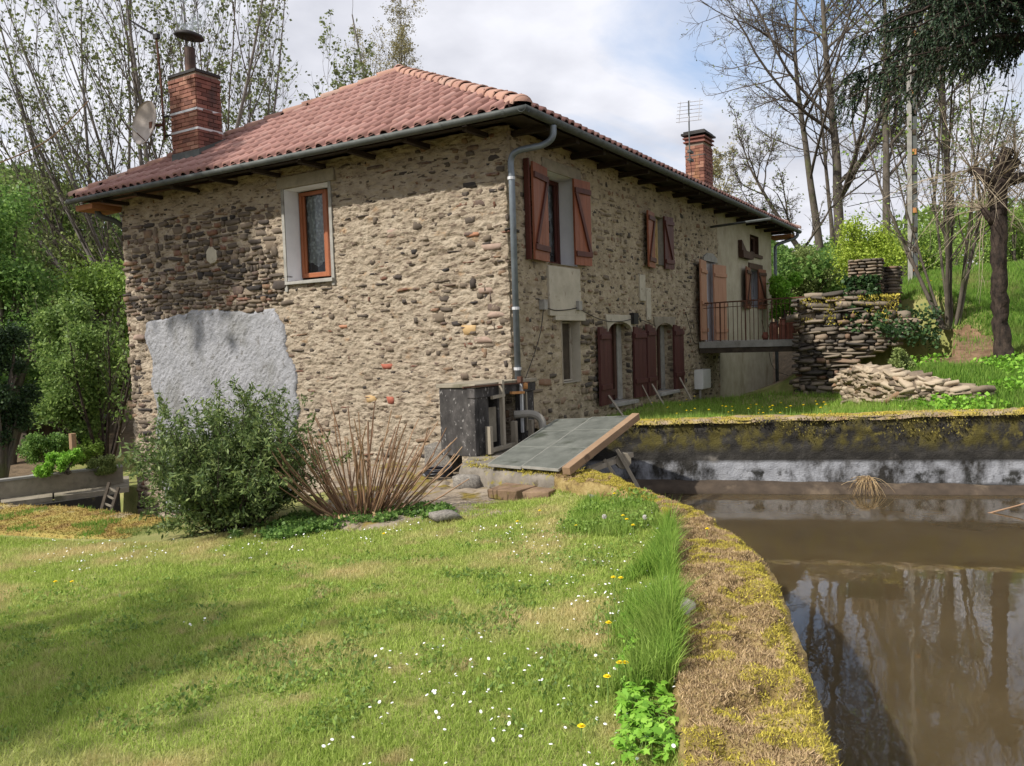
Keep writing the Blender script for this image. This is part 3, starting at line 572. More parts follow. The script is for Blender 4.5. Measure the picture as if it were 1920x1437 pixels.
M('mud_ledge', [(.3, (.04, .03, .022)), (.7, (.085, .063, .045))], scale=5, bump=.7, bscale=30, over=[(1.5, .58, .7, (.17, .13, .09), X1)])
n = 16000; s = rng.uniform(0, 16.5, n) ; bb_ = rng.uniform(-.4, .03, n); cc_ = fbm(p3(s*2.2, bb_*3, s*0), 3, 59); k = cc_ > .42; s, bb_ = s[k], bb_[k]; Pq = np.stack([FW0[0]+FWD_[0]*s+FWN[0]*bb_, FW0[1]+FWD_[1]*s+FWN[1]*bb_, .345+.09*np.clip(s/5, 0, 1.5)], 1); V, F = blades(rng, Pq-OF, .028, .013, 1.1, 1); tag(np_obj('moss', V, F, 'green_moss', fw), kind='stuff')
Pl = []
for off, z in ((.0, -.43), (.14, -.45), (.24, -.49), (.28, -.56), (.27, -.9)):
    n_ = (fbm(p3(Ls*3, Ls*0+off*9, Ls*0), 3, 57)-.5); Pl.append(np.stack([FW0[0]+FWD_[0]*Ls+FWN[0]*(off+n_*.05), FW0[1]+FWD_[1]*Ls+FWN[1]*(off+n_*.05), z+n_*.03-.012*Ls], -1))
V, F = grid_mesh(np.stack(Pl, 1)-OF); np_obj('footing_ledge', V, F, 'mud_ledge', fw, smooth=True)
rng = np.random.default_rng(5)
n = 9000; s = rng.uniform(0, 16.5, n); hang = rng.random(n)**2.2*.3; c = fbm(p3(s*1.3, s*0, s*0), 3, 58); k = hang < .05+.42*np.clip((c-.42)*4, 0, 1); s, hang = s[k], hang[k]
Pm = np.stack([FW0[0]+FWD_[0]*s+FWN[0]*.05, FW0[1]+FWD_[1]*s+FWN[1]*.05, .35+.09*np.clip(s/5, 0, 1.5)-hang], 1)+rng.normal(0, .012, (len(s), 3))
Pm = Pm[rng.random(len(Pm)) < .55]; M('dark_moss', [(0, (.05, .045, .012)), (.5, (.12, .1, .025)), (1, (.26, .22, .05))], 'island', scale=4, rough=.9); V, F = leaves(rng, Pm-OF, .03, 0, .6, direc=np.array([-.5, -.2, -1.])); tag(np_obj('hanging_moss', V, F, 'dark_moss', fw), kind='stuff')

# ------------------------------------------------------------------ THE HOUSE
HL, HW, ZE = 15.0, 9.0, 4.6
house = thing('stone_house', 'old rubble stone mill house with red tiled hip roof and wooden shutters', 'house', (0, 0, 0))
def wall_part(name='wall'): return link(name, None, house)
def uvwall(axis, u0, u1, z0, z1, step, holes, amp, seed, mat, parent, aniso=2.5, bat=0., cut=None, name='masonry', base=0.):
    """rough wall sheet; axis 'x' = gable (plane x=0 facing -x, u=y), 'y' = facade (plane y=0 facing -y, u=x)"""
    def lines(a, b, extra):
        L = list(np.arange(a, b+1e-6, step))
        for e_ in extra:
            if a < e_ < b: k = int(np.argmin([abs(l-e_) for l in L])); L[k] = e_
        return np.array(sorted(set(L)))
    us = lines(u0, u1, [h[0] for h in holes]+[h[1] for h in holes]); zs = lines(z0, z1, [h[2] for h in holes]+[h[3] for h in holes])
    U, Zz = np.meshgrid(us, zs, indexing='ij'); q = p3(U, Zz*aniso, 0*U)
    warp = (fbm(q*2, 2, seed+9)-.5)[..., None]*.6; r1_ = fbm(q*8+warp, 4, seed, .6)-.5; r2_ = np.abs(2*fbm(q*17+warp*3, 3, seed+4)-1); r3_ = fbm(q*1.1, 2, seed+7)-.5
    ridge = 1-np.abs(2*fbm(q*7+warp*2, 3, seed+2)-1)
    d = amp*(r1_*1.5-(r2_-.25)*.7+(ridge-.75)*.6)+r3_*.03+base
    em = np.ones_like(d)
    for h in holes:
        du = np.maximum(np.maximum(h[0]-U, U-h[1]), 0); dz = np.maximum(np.maximum(h[2]-Zz, Zz-h[3]), 0); em = np.minimum(em, np.clip(np.hypot(du, dz)/.06, 0, 1))
    d = d*em+.0
    for eu in (u0, u1): d -= .04*np.exp(-((U-eu)/.06)**2)
    d = -d                                                 # outwards is negative x / y
    d -= bat*np.clip(2.5-Zz, 0, 5)
    Pp = p3(d, U, Zz) if axis == 'x' else p3(U, d, Zz)
    V, F = grid_mesh(Pp); c = V[F].mean(1); u_c = c[:, 1] if axis == 'x' else c[:, 0]; keep = np.ones(len(F), bool)
    for h in holes: keep &= ~((u_c > h[0]) & (u_c < h[1]) & (c[:, 2] > h[2]) & (c[:, 2] < h[3]))
    if cut is not None: keep &= cut(u_c, c[:, 2])
    if axis == 'x': F = F[:, ::-1]
    return np_obj(name, V, F[keep], mat, parent, smooth=True)
# gable
GW = (3.42, 4.42, 2.72, 4.26)
gable = wall_part()
uvwall('x', -.02, 9.03, -1.95, 4.62, .018, [GW], .045, 100, 'mortar', gable)
# facade up to the plastered end
def fx(px, py, y=0.): return float(on_y(px, py, y)[0])
def fz(px, py, y=0.): return float(on_y(px, py, y)[2])
W1 = (1.08, 2.05, 2.76, 4.16)
W2 = (fx(1226, 460), fx(1243, 460), 3.02, 3.98)
DR = (fx(1321, 560), fx(1341, 560), 1.42, 3.3)
NI = (1.45, 2.07, .9, 1.88)
L2 = (fx(1141, 680), fx(1183, 680), .44, 1.84)
L3 = (fx(1230, 680), fx(1262, 680), .47, 1.82)
WR = (fx(1407, 540), fx(1424, 540), 2.3, 3.33)
WS = (fx(1406, 455), fx(1421, 455), 3.78, 4.28)
PLX = 9.75
facade = wall_part()
uvwall('y', -.02, PLX, -.5, 4.62, .028, [W1, W2, DR, NI, L2, L3], .036, 200, 'mortar_facade', facade, aniso=1.6, cut=lambda u, z: ~((u < .5) & (z < -.3)))
uvwall('y', PLX, 15.02, -.5, 4.62, .06, [WR, WS] + ([DR] if DR[1] > PLX else []), .012, 300, 'plaster', facade, aniso=1., name='plaster', base=.015)
# plain walls out of sight
mb = MB(); mb.box((14.7, .06, -.6), (15.0, 8.94, 4.5)).box((.06, 8.7, -2), (14.94, 9.0, 4.5)); mb.build('rear_wall', 'plaster', house)
mb = MB(); mb.add([(.5, .5, 4.4), (14.6, .5, 4.4), (14.6, 8.6, 4.4), (.5, 8.6, 4.4)], [(0, 1, 2, 3)]); mb.add([(.5, .5, 1.3), (14.6, .5, 1.3), (14.6, 8.6, 1.3), (.5, 8.6, 1.3)], [(0, 1, 2, 3)]); mb.build('floor', 'dark_timber', house)

# stones in the walls
rng = np.random.default_rng(77)
def patch_zone(y, z):       # grey render patch on the gable
    y0 = np.interp(z, [-1.2, .2, 1.0, 2.0, 2.4], [4.6, 4.35, 4.3, 4.62, 4.75])+.05*math.sin(z*9); y1 = np.interp(z, [-1.2, .2, 2.0, 2.3], [8.15, 8.2, 8.35, 8.4])+.06*math.sin(z*7+1)
    zt = 2.34+.07*math.sin(y*2.1)-.02*(y-4.5)
    return y0 < y < y1 and z < zt
def expo(y, z):             # 0..1 how bare the rubble is
    e = 0.
    c = vnoise(np.array([[y*1.1, z*1.1, 3.]]), 5)[0]
    if y > 4.62 and 2.25 < z < 4.25: e = .55+.45*c
    if 4.62 < y < 6.6 and 2.3 < z < 3.95 and c > .25: e = 1.
    if y > 5 and 2.25 < z < 2.75: e = 1.
    if y > 8.5: e = max(e, .4)
    if y < .9: e = max(e, .16)
    if z > 4.1: e = min(e, .25)
    return e
big, small = [], []
for (u, z, l, h) in packing(rng, 0, 9.0, -1.6, 4.45, .045, .13, .07, .36):
    if u < .03 or u > 8.97: continue
    if GW[0]-.08 < u < GW[1]+.08 and GW[2]-.08 < z < GW[3]+.25: continue
    if patch_zone(u, z): continue
    e = expo(u, z); 
    if e < .99 and rng.random() > .4+.5*e: continue
    if e < .3: l *= rng.uniform(.4, 1.1); h *= rng.uniform(.32, .8)*(1.6 if u < .9 else 1)
    prot = .003+.026*e+rng.uniform(-.006, .012); d = .09
    if rng.random() < .15: h *= 1.7; l *= .8
    Rm = rotx(FRX, rng.normal(0, .06), 0); Rm = rotx(Rm, rng.normal(0, .1), 2)
    it = (np.array([d*.45-prot-.004, u, z]), (d, l, h), Rm); vis = z > -.9 and not (z < .9 and u > 4.2)
    (big if vis and l*h > .0075 else small).append((l*h, it))
# corner quoins of the left edge and near corner
big.sort(key=lambda t: -t[0]); take = 195; small += big[take:]; big = big[:take]
LM = lump_meshes('stone')
put_lumps('stone', [b_[1] for b_ in big], LM, gable); tag(merge_lumps('small_stones', [b_[1] for b_ in small], 'stone_mass', gable), kind='stuff')
big, small = [], []
hs = [W1, W2, DR, NI, L2, L3]
stone_mats('facestone', [(0, (.055, .05, .045)), (.25, (.13, .105, .075)), (.5, (.2, .16, .11)), (.75, (.25, .2, .14)), (.9, (.2, .115, .07)), (1, (.32, .27, .2))])
for (u, z, l, h) in packing(rng, 0, PLX, -.2, 4.45, .06, .13, .1, .3):
    if u < .03 or u > PLX-.1: continue
    if any(a-.1 < u < b_+.1 and c-.05 < z < d_+.2 for a, b_, c, d_ in hs): continue
    if W1[0]-.05 < u < W1[1]+.05 and 1.95 < z < 2.8: continue
    quoin = 2.05 < u < 2.8 and .5 < z < 1.9
    if rng.random() > (.9 if quoin else .55): continue
    if not quoin: l *= rng.uniform(.5, 1.1); h *= rng.uniform(.5, 1.0)
    Rm = rotx(FRY, rng.normal(0, .05), 0); Rm = rotx(Rm, rng.normal(0, .08), 2); d = .09; prot = (.02 if quoin else .003)+rng.uniform(-.004, .013)
    it = (np.array([u, d*.45-prot-.004, z]), (d, l, h), Rm); (big if l*h > .012 and u < 6 else small).append((l*h, it))
big.sort(key=lambda t: -t[0]); small += big[95:]; big = big[:95]
put_lumps('stone', [b_[1] for b_ in big], lump_meshes('facestone'), facade); tag(merge_lumps('small_stones', [b_[1] for b_ in small], 'facestone_mass', facade), kind='stuff')

# grey render patch + white dab
ys_ = np.arange(4.2, 8.5, .02); zs_ = np.arange(-1.5, 2.45, .02); U, Zz = np.meshgrid(ys_, zs_, indexing='ij')
rot = p3((U+Zz)*2.6, (U-Zz)*1.1, 0*U); d = -.04-.035*(fbm(rot*6, 4, 61, .65)-.5)-.02*(np.abs(2*fbm(rot*12, 3, 62)-1)-.3)-(fbm(p3(U, Zz, 0*U), 2, 63)-.5)*.02
ln = lambda: 0
y0 = np.interp(Zz, [-1.2, .2, 1.0, 2.0, 2.4], [4.6, 4.35, 4.3, 4.62, 4.75])+.05*np.sin(Zz*9)+.08*(fbm(p3(U*0, Zz*6, 0*U), 3, 64)-.5); y1 = np.interp(Zz, [-1.2, .2, 2.0, 2.3], [8.15, 8.2, 8.35, 8.4])+.06*np.sin(Zz*7+1)+.1*(fbm(p3(U*0, Zz*6, 0*U+4), 3, 65)-.5)
zt = 2.34+.07*np.sin(U*2.1)-.02*(U-4.5)+.1*(fbm(p3(U*5, U*0, 0*U), 3, 66)-.5)
ed = np.minimum(np.minimum(U-y0, y1-U), zt-Zz); d = np.where(ed < .05, d*np.clip(ed/.05, 0, 1), d)+np.where(ed < 0, .06, 0)
Pp = p3(d, U, Zz); V, F = grid_mesh(Pp); ef = ed.ravel()[F].max(1); np_obj('render_patch', V, F[ef > 0][:, ::-1], 'grey_render', gable, smooth=True)
mb = MB(); c0 = on_x(400, 480, 0); nn_ = 14; ring_ = [(-.045, c0[1]+.16*math.cos(a)*random.uniform(.8, 1.2), c0[2]+.17*math.sin(a)*random.uniform(.8, 1.2)) for a in [2*math.pi*k/nn_ for k in range(nn_)]]
mb.prism(ring_, (0, 0, 0), (.06, 0, 0)); mb.build('plaster_dab', 'plaster_pale', gable, bevel=.01)
def one_stone(px, py, l, h, col='rust', prot=.07, mat='brickstone'):
    prot = .058 if prot < .09 else prot; k_ = 9+int(px) % 7
    q = on_x(px, py, 0); put_lumps('stone', [(np.array([.034 if prot < .09 else -.03, q[1], q[2]]), (.12, l, h), FRX)], [np_mesh('stone', LUMPS[k_][0], [LUMPS[k_][1], LUMPS[k_][2]], mat)], gable)
M('brickstone', [(.3, (.36, .17, .1)), (.7, (.45, .24, .15))], scale=8, bump=.3); M('redbrickstone', [(.3, (.28, .08, .05)), (.7, (.35, .12, .08))], scale=8, bump=.3)
M('ochrestone', [(.3, (.38, .25, .11)), (.7, (.48, .34, .18))], scale=8, bump=.3); M('pinkstone', [(.3, (.27, .19, .15)), (.7, (.35, .26, .21))], scale=8, bump=.4)
one_stone(520, 613, .25, .2, mat='brickstone'); one_stone(733, 750, .18, .13, mat='redbrickstone', prot=.05); one_stone(696, 748, .24, .14, mat='ochrestone', prot=.05)
one_stone(726, 687, .26, .09, mat='redbrickstone', prot=.05); one_stone(880, 618, .3, .16, mat='ochrestone', prot=.05); one_stone(905, 638, .34, .1, mat='pinkstone', prot=.05); one_stone(930, 590, .3, .1, mat='pinkstone', prot=.05)
one_stone(922, 463, .4, .1, mat='pinkstone', prot=.05); one_stone(783, 423, .18, .14, mat='stone', prot=.05); one_stone(885, 440, .26, .08, mat='brickstone', prot=.04); one_stone(265, 633, .32, .12, mat='pinkstone', prot=.1)
one_stone(735, 438, .22, .14, mat='pinkstone', prot=.04); one_stone(645, 613, .17, .07, mat='brickstone', prot=.05); one_stone(910, 545, .3, .1, mat='pinkstone', prot=.05)

# gable window
def window(parent_name, axis, a, b, z0, z1, depth, frame='frame_wood', fw_=.06, frame_a=None, frame_b=None, reveal='reveal_white', midrail=False, curtain=True, fz0=None, fz1=None, arch=False, glass=True, mull=True):
    """axis 'x': opening in plane x=0, a..b along y; 'y': plane y=0, a..b along x"""
    wd = link('window', None, house)
    def W(u, d, z): return (d, u, z) if axis == 'x' else (u, d, z)
    t = .02
    mb = MB()
    mb.add([W(a, -.02, z0), W(a, depth, z0), W(a, depth, z1), W(a, -.02, z1)], [(0, 1, 2, 3)]); mb.add([W(b, -.02, z0), W(b, depth, z0), W(b, depth, z1), W(b, -.02, z1)], [(0, 1, 2, 3)])
    mb.add([W(a, -.02, z1), W(b, -.02, z1), W(b, depth, z1), W(a, depth, z1)], [(0, 1, 2, 3)]); mb.add([W(a, -.04, z0), W(b, -.04, z0), W(b, depth, z0), W(a, depth, z0)], [(0, 1, 2, 3)])
    mb.build('reveal', reveal, wd)
    fa, fb = frame_a if frame_a is not None else a+.01, frame_b if frame_b is not None else b-.01; g0, g1 = fz0 or z0+.01, fz1 or z1-.01
    mb = MB(); D = depth
    if fa > a+.03: mb.box(W(a, D+.05, z0), W(fa, D+.09, z1))
    if fb < b-.03: mb.box(W(fb, D+.05, z0), W(b, D+.09, z1))
    if mb.v: mb.build('surround', reveal, wd)
    mb = MB(); e = fw_
    mb.box(W(fa, D-.04, g0), W(fa+e, D+.04, g1)).box(W(fb-e, D-.04, g0), W(fb, D+.04, g1)).box(W(fa+e, D-.04, g1-e), W(fb-e, D+.04, g1)).box(W(fa+e, D-.04, g0), W(fb-e, D+.04, g0+e*1.3)); mb.build('frame', frame, wd, bevel=.006)
    if mull: mb = MB(); c = (fa+fb)/2; mb.box(W(fa+e, D-.02, g0+e*1.3), W(fa+e*1.8, D+.03, g1-e)).box(W(fb-e*1.8, D-.02, g0+e*1.3), W(fb-e, D+.03, g1-e)); mb.build('sash', frame, wd, bevel=.004)
    if midrail:
        for kk in (.33, .62): mb = MB(); zz = g0+(g1-g0)*kk; mb.box(W(fa+e, D-.02, zz), W(fb-e, D+.02, zz+.03)); mb.build('glazing_bar', frame, wd)
    if glass:
        q4 = [W(fa+e, D+.005, g0+e), W(fb-e, D+.005, g0+e), W(fb-e, D+.005, g1-e), W(fa+e, D+.005, g1-e)]; q4 = q4[::-1] if axis == 'x' else q4
        mb = MB(); mb.add(q4, [(0, 1, 2, 3)]); mb.build('pane', 'glass', wd)
    if curtain:
        n_ = 40; us = np.linspace(fa+e, fb-e, n_); zz = np.linspace(g0+.16, g1-e, 30); U, Zq = np.meshgrid(us, zz, indexing='ij')
        dd = D+.07+.018*np.sin(U*60+np.sin(Zq*6)*2)+.012*np.sin(Zq*26+U*9); lo = .1*np.abs(np.sin((U-fa)*9)); Zq = Zq+lo*(1-(Zq-zz[0])/(zz[-1]-zz[0]))
        Pp = p3(dd, U, Zq) if axis == 'x' else p3(U, dd, Zq); V, F = grid_mesh(Pp); np_obj('curtain', V, F, 'lace', wd, smooth=True)
    mb = MB(); mb.box(W(a-.3, D+.5, z0-.3), W(b+.3, D+.52, z1+.3)); mb.build('dark_room_panel', 'soot_room_dark', wd)  # near-black panel stands in for the unlit room behind the window
    return wd
window('window', 'x', GW[0], GW[1], GW[2], GW[3], .33, frame_a=3.76, frame_b=4.4, fz0=2.79, fz1=4.24)
mb = MB(); mb.box((-.045, 3.26, 4.27), (.1, 4.56, 4.47), jit=.008); mb.build('lintel', 'concrete_warm', house, bevel=.01)
mb = MB(); mb.box((-.03, 3.35, 2.6), (.05, 3.41, 4.27)); mb.build('surround', 'concrete', house); mb = MB(); mb.box((-.03, 4.43, 2.55), (.05, 4.49, 4.27)); mb.build('surround', 'concrete', house)
mb = MB(); mb.box((-.07, 3.36, 2.66), (.3, 4.45, 2.715), jit=.006); mb.build('sill', 'concrete', house, bevel=.008)
# facade windows
window('window', 'y', *W1, .32, frame='dark_varnish', frame_a=1.3)
mb = MB(); mb.box((.95, -.03, 4.17), (2.25, .08, 4.34), jit=.006); mb.build('lintel', 'concrete_warm', house, bevel=.01)
mb = MB(); mb.box((1.02, -.05, 1.96), (2.1, .03, 2.72), jit=.01); mb.build('render_patch', 'plaster_pale', house, bevel=.012)
mb = MB(); mb.box((1.2, -.045, 1.89), (2.25, .05, 2.05), jit=.008); mb.build('lintel', 'plaster_pale', house, bevel=.01)
window('window', 'y', *W2, .14, frame='yellow_wood', reveal='concrete', midrail=True, curtain=False)
window('window', 'y', *NI, .18, reveal='plaster_pale', curtain=False, glass=False, mull=False, frame='plaster_pale', fw_=.02)
mb = MB(); mb.box((NI[0]+.002, .17, NI[2]), (NI[1]-.002, .2, NI[3])); mb.build('niche_back', 'dark_timber', house)
window('window', 'y', *WR, .2, reveal='door_grey', curtain=False, frame='door_grey', mull=False)
window('window', 'y', *WS, .12, reveal='dark_brown', curtain=False, frame='dark_brown', mull=True)
mb = MB(); mb.box((WR[0]-.25, -.05, WR[3]+.01), (WR[1]+.2, .06, WR[3]+.17), jit=.005); mb.build('lintel', 'dark_brown', house)
mb = MB(); mb.box((WS[0]-.15, -.06, WS[2]-.1), (WS[1]+.3, .06, WS[2]-.01), jit=.005); mb.build('sill', 'dark_brown', house)
q = on_y(1383, 475, 0); mb = MB(); mb.box((q[0], -.16, q[2]-.12), (q[0]+.95, .02, q[2]+.06), jit=.01).add([(q[0], -.12, q[2]+.06), (q[0]+.5, -.12, q[2]+.06), (q[0], -.12, q[2]+.34), (q[0], 0, q[2]+.06), (q[0]+.5, 0, q[2]+.06), (q[0], 0, q[2]+.34)], [(0, 1, 2), (3, 5, 4), (0, 2, 5, 3), (1, 4, 5, 2)]); mb.build('bracket', 'dark_brown', house)
# lower arched openings: stone reveals, grey jambs, dark doors set back
for (a, b_, z0, z1) in (L2, L3):
    dr = link('door', None, house)
    mb = MB(); mb.add([(a, -.02, z0), (a, .26, z0), (a, .26, z1), (a, -.02, z1)], [(0, 1, 2, 3)]).add([(b_, -.02, z0), (b_, .26, z0), (b_, .26, z1), (b_, -.02, z1)], [(0, 1, 2, 3)]).add([(a, -.02, z1), (b_, -.02, z1), (b_, .26, z1), (a, .26, z1)], [(0, 1, 2, 3)]); mb.build('reveal', 'mortar_facade', dr)
    its = []
    for z in np.arange(z0+.06, z1-.05, .115): its.append((np.array([b_+.02, .05+rng.uniform(-.02, .03), z]), (.06, rng.uniform(.1, .15), rng.uniform(.07, .11)), rotx(FRX, rng.normal(0, .08), 0)))
    put_lumps('stone', its, lump_meshes('facestone'), dr)
    mb = MB(); mb.box((b_-.2, .18, z0), (b_-.002, .24, z1)); mb.build('jamb', 'concrete', dr)
    mb = MB(); mb.box((a, .24, z0), (b_-.2, .29, z1)); mb.build('leaf_panel', 'burgundy', dr)
    mb = MB(); mb.box((a+.05, .2, z0+.03), (a+.12, .24, z1)).box((b_-.3, .2, z0+.03), (b_-.2, .24, z1)).box((a+.12, .2, z0+.1), (b_-.3, .24, z0+.2)); mb.build('frame', 'dark_brown', dr)
    mb = MB(); mb.box((a-.02, -.12, z0-.08), (b_+.06, .4, z0-.005), jit=.008); mb.build('sill', 'concrete', dr, bevel=.01)
    # arch head
    n_ = 10; w_ = (b_-a)/2; c = (a+b_)/2; pts = [(c+(w_+.04)*math.cos(t_), -.035, z1-.16+.19*math.sin(t_)) for t_ in np.linspace(0, math.pi, n_)]
    mb = MB(); mb.prism(pts+[(c-w_-.12, -.035, z1+.16), (c+w_+.12, -.035, z1+.16)], (0, 0, 0), (0, .1, 0)); mb.build('arch', 'plaster_pale' if a < 4.6 else 'concrete_warm', dr, bevel=.008)
mb = MB(); mb.box((DR[0], .1, DR[2]), (DR[1], .14, DR[3])); dr = mb.build('door', 'door_grey', house); mb = MB()
mb.add([(DR[0], -.02, DR[2]), (DR[0], .1, DR[2]), (DR[0], .1, DR[3]), (DR[0], -.02, DR[3])], [(0, 1, 2, 3)]).add([(DR[1], -.02, DR[2]), (DR[1], .1, DR[2]), (DR[1], .1, DR[3]), (DR[1], -.02, DR[3])], [(0, 1, 2, 3)]).add([(DR[0], -.02, DR[3]), (DR[1], -.02, DR[3]), (DR[1], .1, DR[3]), (DR[0], .1, DR[3])], [(0, 1, 2, 3)]); mb.build('reveal', 'door_grey', house)
mb = MB(); c = (DR[0]+DR[1])/2; w_ = (DR[1]-DR[0])/2+.1; mb.prism([(c+w_, -.04, DR[3]), (c-w_, -.04, DR[3]), (c-w_, -.04, DR[3]+.08), (c-w_*.5, -.04, DR[3]+.19), (c+w_*.4, -.04, DR[3]+.2), (c+w_, -.04, DR[3]+.1)], (0, 0, 0), (0, .08, 0)); mb.build('arch', 'concrete', house)
# pale vertical streak patches on the facade
for (px, py0, py1, wd_) in ((1197, 515, 565, .28), (1210, 540, 600, .2)):
    x = fx(px, (py0+py1)/2); z1_, z0_ = fz(px, py0), fz(px, py1); mb = MB(); mb.box((x, -.038, z0_), (x+wd_, .02, z1_), jit=.01); mb.build('render_patch', 'plaster_pale', house, bevel=.01)

# shutters: boards, rails, diagonal brace
def shutter(hx, hz0, w_, h_, ang, sgn, board, rail, nb=4, brace=True, arch=0, edge='dark_varnish', latch=False, rails=(.1, .84), thick=.035):
    """hinged at x=hx; swings so that its free edge is on the SGN side, ang degrees off the wall"""
    t = link('shutter', None, house, (hx, -.045, hz0)); t.rotation_euler = (0, 0, R_(-ang*sgn))
    bw = w_/nb
    for k in range(nb):
        x0, x1 = sgn*(k*bw+.002), sgn*((k+1)*bw-.002); f = (k+.5)/nb; top = h_+arch*(1-f if arch > 0 else f)*abs(1)-(abs(arch) if arch else 0)*.5
        if arch: top = h_-abs(arch)*((1-f) if arch > 0 else f)**2
        mb = MB(); mb.box((x0, -thick/2, 0), (x1, thick/2, top)); mb.build('plank', board, t)
    for r_ in rails:
        mb = MB(); mb.box((sgn*.01, -thick/2-.028, h_*r_), (sgn*(w_-.01), -thick/2-.001, h_*r_+.085)); mb.build('rail', rail, t, bevel=.004)
    if brace:
        mb = MB(); mb.beam((sgn*(w_-.06), -thick/2-.014, h_*rails[0]+.09), (sgn*.05, -thick/2-.014, h_*rails[1]), .07, .026, up=(0, 1, 0)); mb.build('brace', rail, t)
    if latch: mb = MB(); mb.tube([(sgn*.1, -.07, h_*.42), (sgn*.16, -.09, h_*.42), (sgn*.16, -.09, h_*.36)], .012, 5).tube([(sgn*.14, -.08, h_*.36), (sgn*.18, -.09, h_*.33), (sgn*.14, -.08, h_*.3)], .009, 5); mb.build('latch', 'black_iron', t)
    return t
def sh_px(xl, xr, zt, zb, hinge, ang, board, rail, **k):
    """shutter seen between photo columns xl..xr; hinge 'l'/'r'"""
    a, b_ = fx(xl, (zt+zb)/2, -.05), fx(xr, (zt+zb)/2, -.05); z1_, z0_ = fz((xl+xr)/2, zt, -.05), fz((xl+xr)/2, zb, -.05)
    return shutter(a if hinge == 'l' else b_, z0_, (b_-a)/math.cos(R_(ang)), z1_-z0_, ang, 1 if hinge == 'l' else -1, board, rail, **k)
sh_px(991, 1027, 311, 489, 'r', 8, 'varnish', 'dark_varnish', latch=True)
mb = MB(); x = fx(991, 400, -.06); mb.box((x-.04, -.1, 2.77), (x+.0, -.02, 4.22)); mb.build('shutter_edge', 'dark_varnish', house)
sh_px(1077, 1102, 340, 498, 'l', 6, 'varnish', 'dark_varnish')
sh_px(1209, 1227, 398, 502, 'r', 8, 'varnish', 'dark_varnish', nb=3)
sh_px(1246, 1259, 408, 505, 'l', 6, 'dark_varnish', 'dark_varnish', nb=3)
sh_px(1306, 1325, 489, 638, 'r', 8, 'salmon', 'salmon', nb=3, brace=False, rails=(.1, .44, .84))
sh_px(1339, 1356, 498, 638, 'l', 6, 'salmon', 'salmon', nb=3, brace=False, rails=(.1, .44, .84))
sh_px(1392, 1407, 502, 579, 'r', 8, 'brown_shutter', 'dark_brown', nb=3)
sh_px(1422, 1432, 506, 580, 'l', 6, 'brown_shutter', 'dark_brown', nb=3)
for (xl, xr, zt, zb, hg, ar) in ((1120, 1144, 613, 760, 'r', .12), (1189, 1207, 613, 745, 'l', -.1), (1209, 1229, 608, 742, 'r', .1), (1264, 1278, 609, 730, 'l', -.12)):
    t = sh_px(xl, xr, zt, zb, hg, 5, 'burgundy', 'burgundy', nb=3, brace=False, arch=ar, rails=(.2, .84), thick=.045)
# props leaning on the lower shutters
for i, (x0, y0_, x1, y1_) in enumerate(((1141, 742, 1170, 783), (1204, 722, 1225, 764), (1222, 720, 1246, 762), (1274, 708, 1296, 750))):
    top = on_y(x0, y0_, -.09); g_ = on_z(x1, y1_, .25); o = MB().beam(top, g_, .035, .02).build('prop_stake', 'grey_wood')
    tag(o, ['thin wooden stake propping the first burgundy shutter beside the niche', 'thin wooden stake propping the second burgundy shutter', 'thin wooden stake propping the third burgundy shutter, next to the second arched opening', 'thin wooden stake propping the burgundy shutter nearest the white meter box'][i], 'stake', 'stakes propping the lower shutters')
# ------------------------------------------------------------------ roof
EX0, EX1, EY0, EY1, ZR = -.6, 15.7, -.6, 9.6, 7.05; RX, RY = 3.33, 4.5
roof = link('roof', None, house)
rng = np.random.default_rng(9)
PWD, EXP, TL = .212, .36, .43
def tile_local():
    n = 7; us = []; hs_ = []
    for k in range(n): a = math.pi*(1-k/(n-1)); us.append(.068+.068*math.cos(a)); hs_.append(.012+.072*math.sin(a))
    us += [.155, PWD+.004]; hs_ += [.004, .008]
    return np.array(us), np.array(hs_)
TU, TH = tile_local()
def tile_mesh(umin=-9, umax=9, v0=0.):
    nu = len(TU); rows = []
    u = TU.copy()
    for v, dz, lip in ((-.03, .028, -1), (-.03, .028, 0), (TL-.03, -.004, 0)):
        h = TH+dz if lip == 0 else TH*.78+dz-.016
        rows.append(np.stack([np.clip(u, umin, umax), np.full(nu, v), h], 1))
    V = np.concatenate(rows); i = np.arange(nu-1)
    F = np.concatenate([np.stack([i+r*nu, i+1+r*nu, i+1+(r+1)*nu, i+(r+1)*nu], 1) for r in (0, 1)]); return V, F
TV, TF = tile_mesh(); TME = np_mesh('tile', TV, TF, 'tile', smooth=False)
def plane_frame(origin, u, v): u, v = np.array(u, float), np.array(v, float); u /= np.linalg.norm(u); v /= np.linalg.norm(v); return np.array(origin, float), np.stack([u, v, np.cross(u, v)], 1)
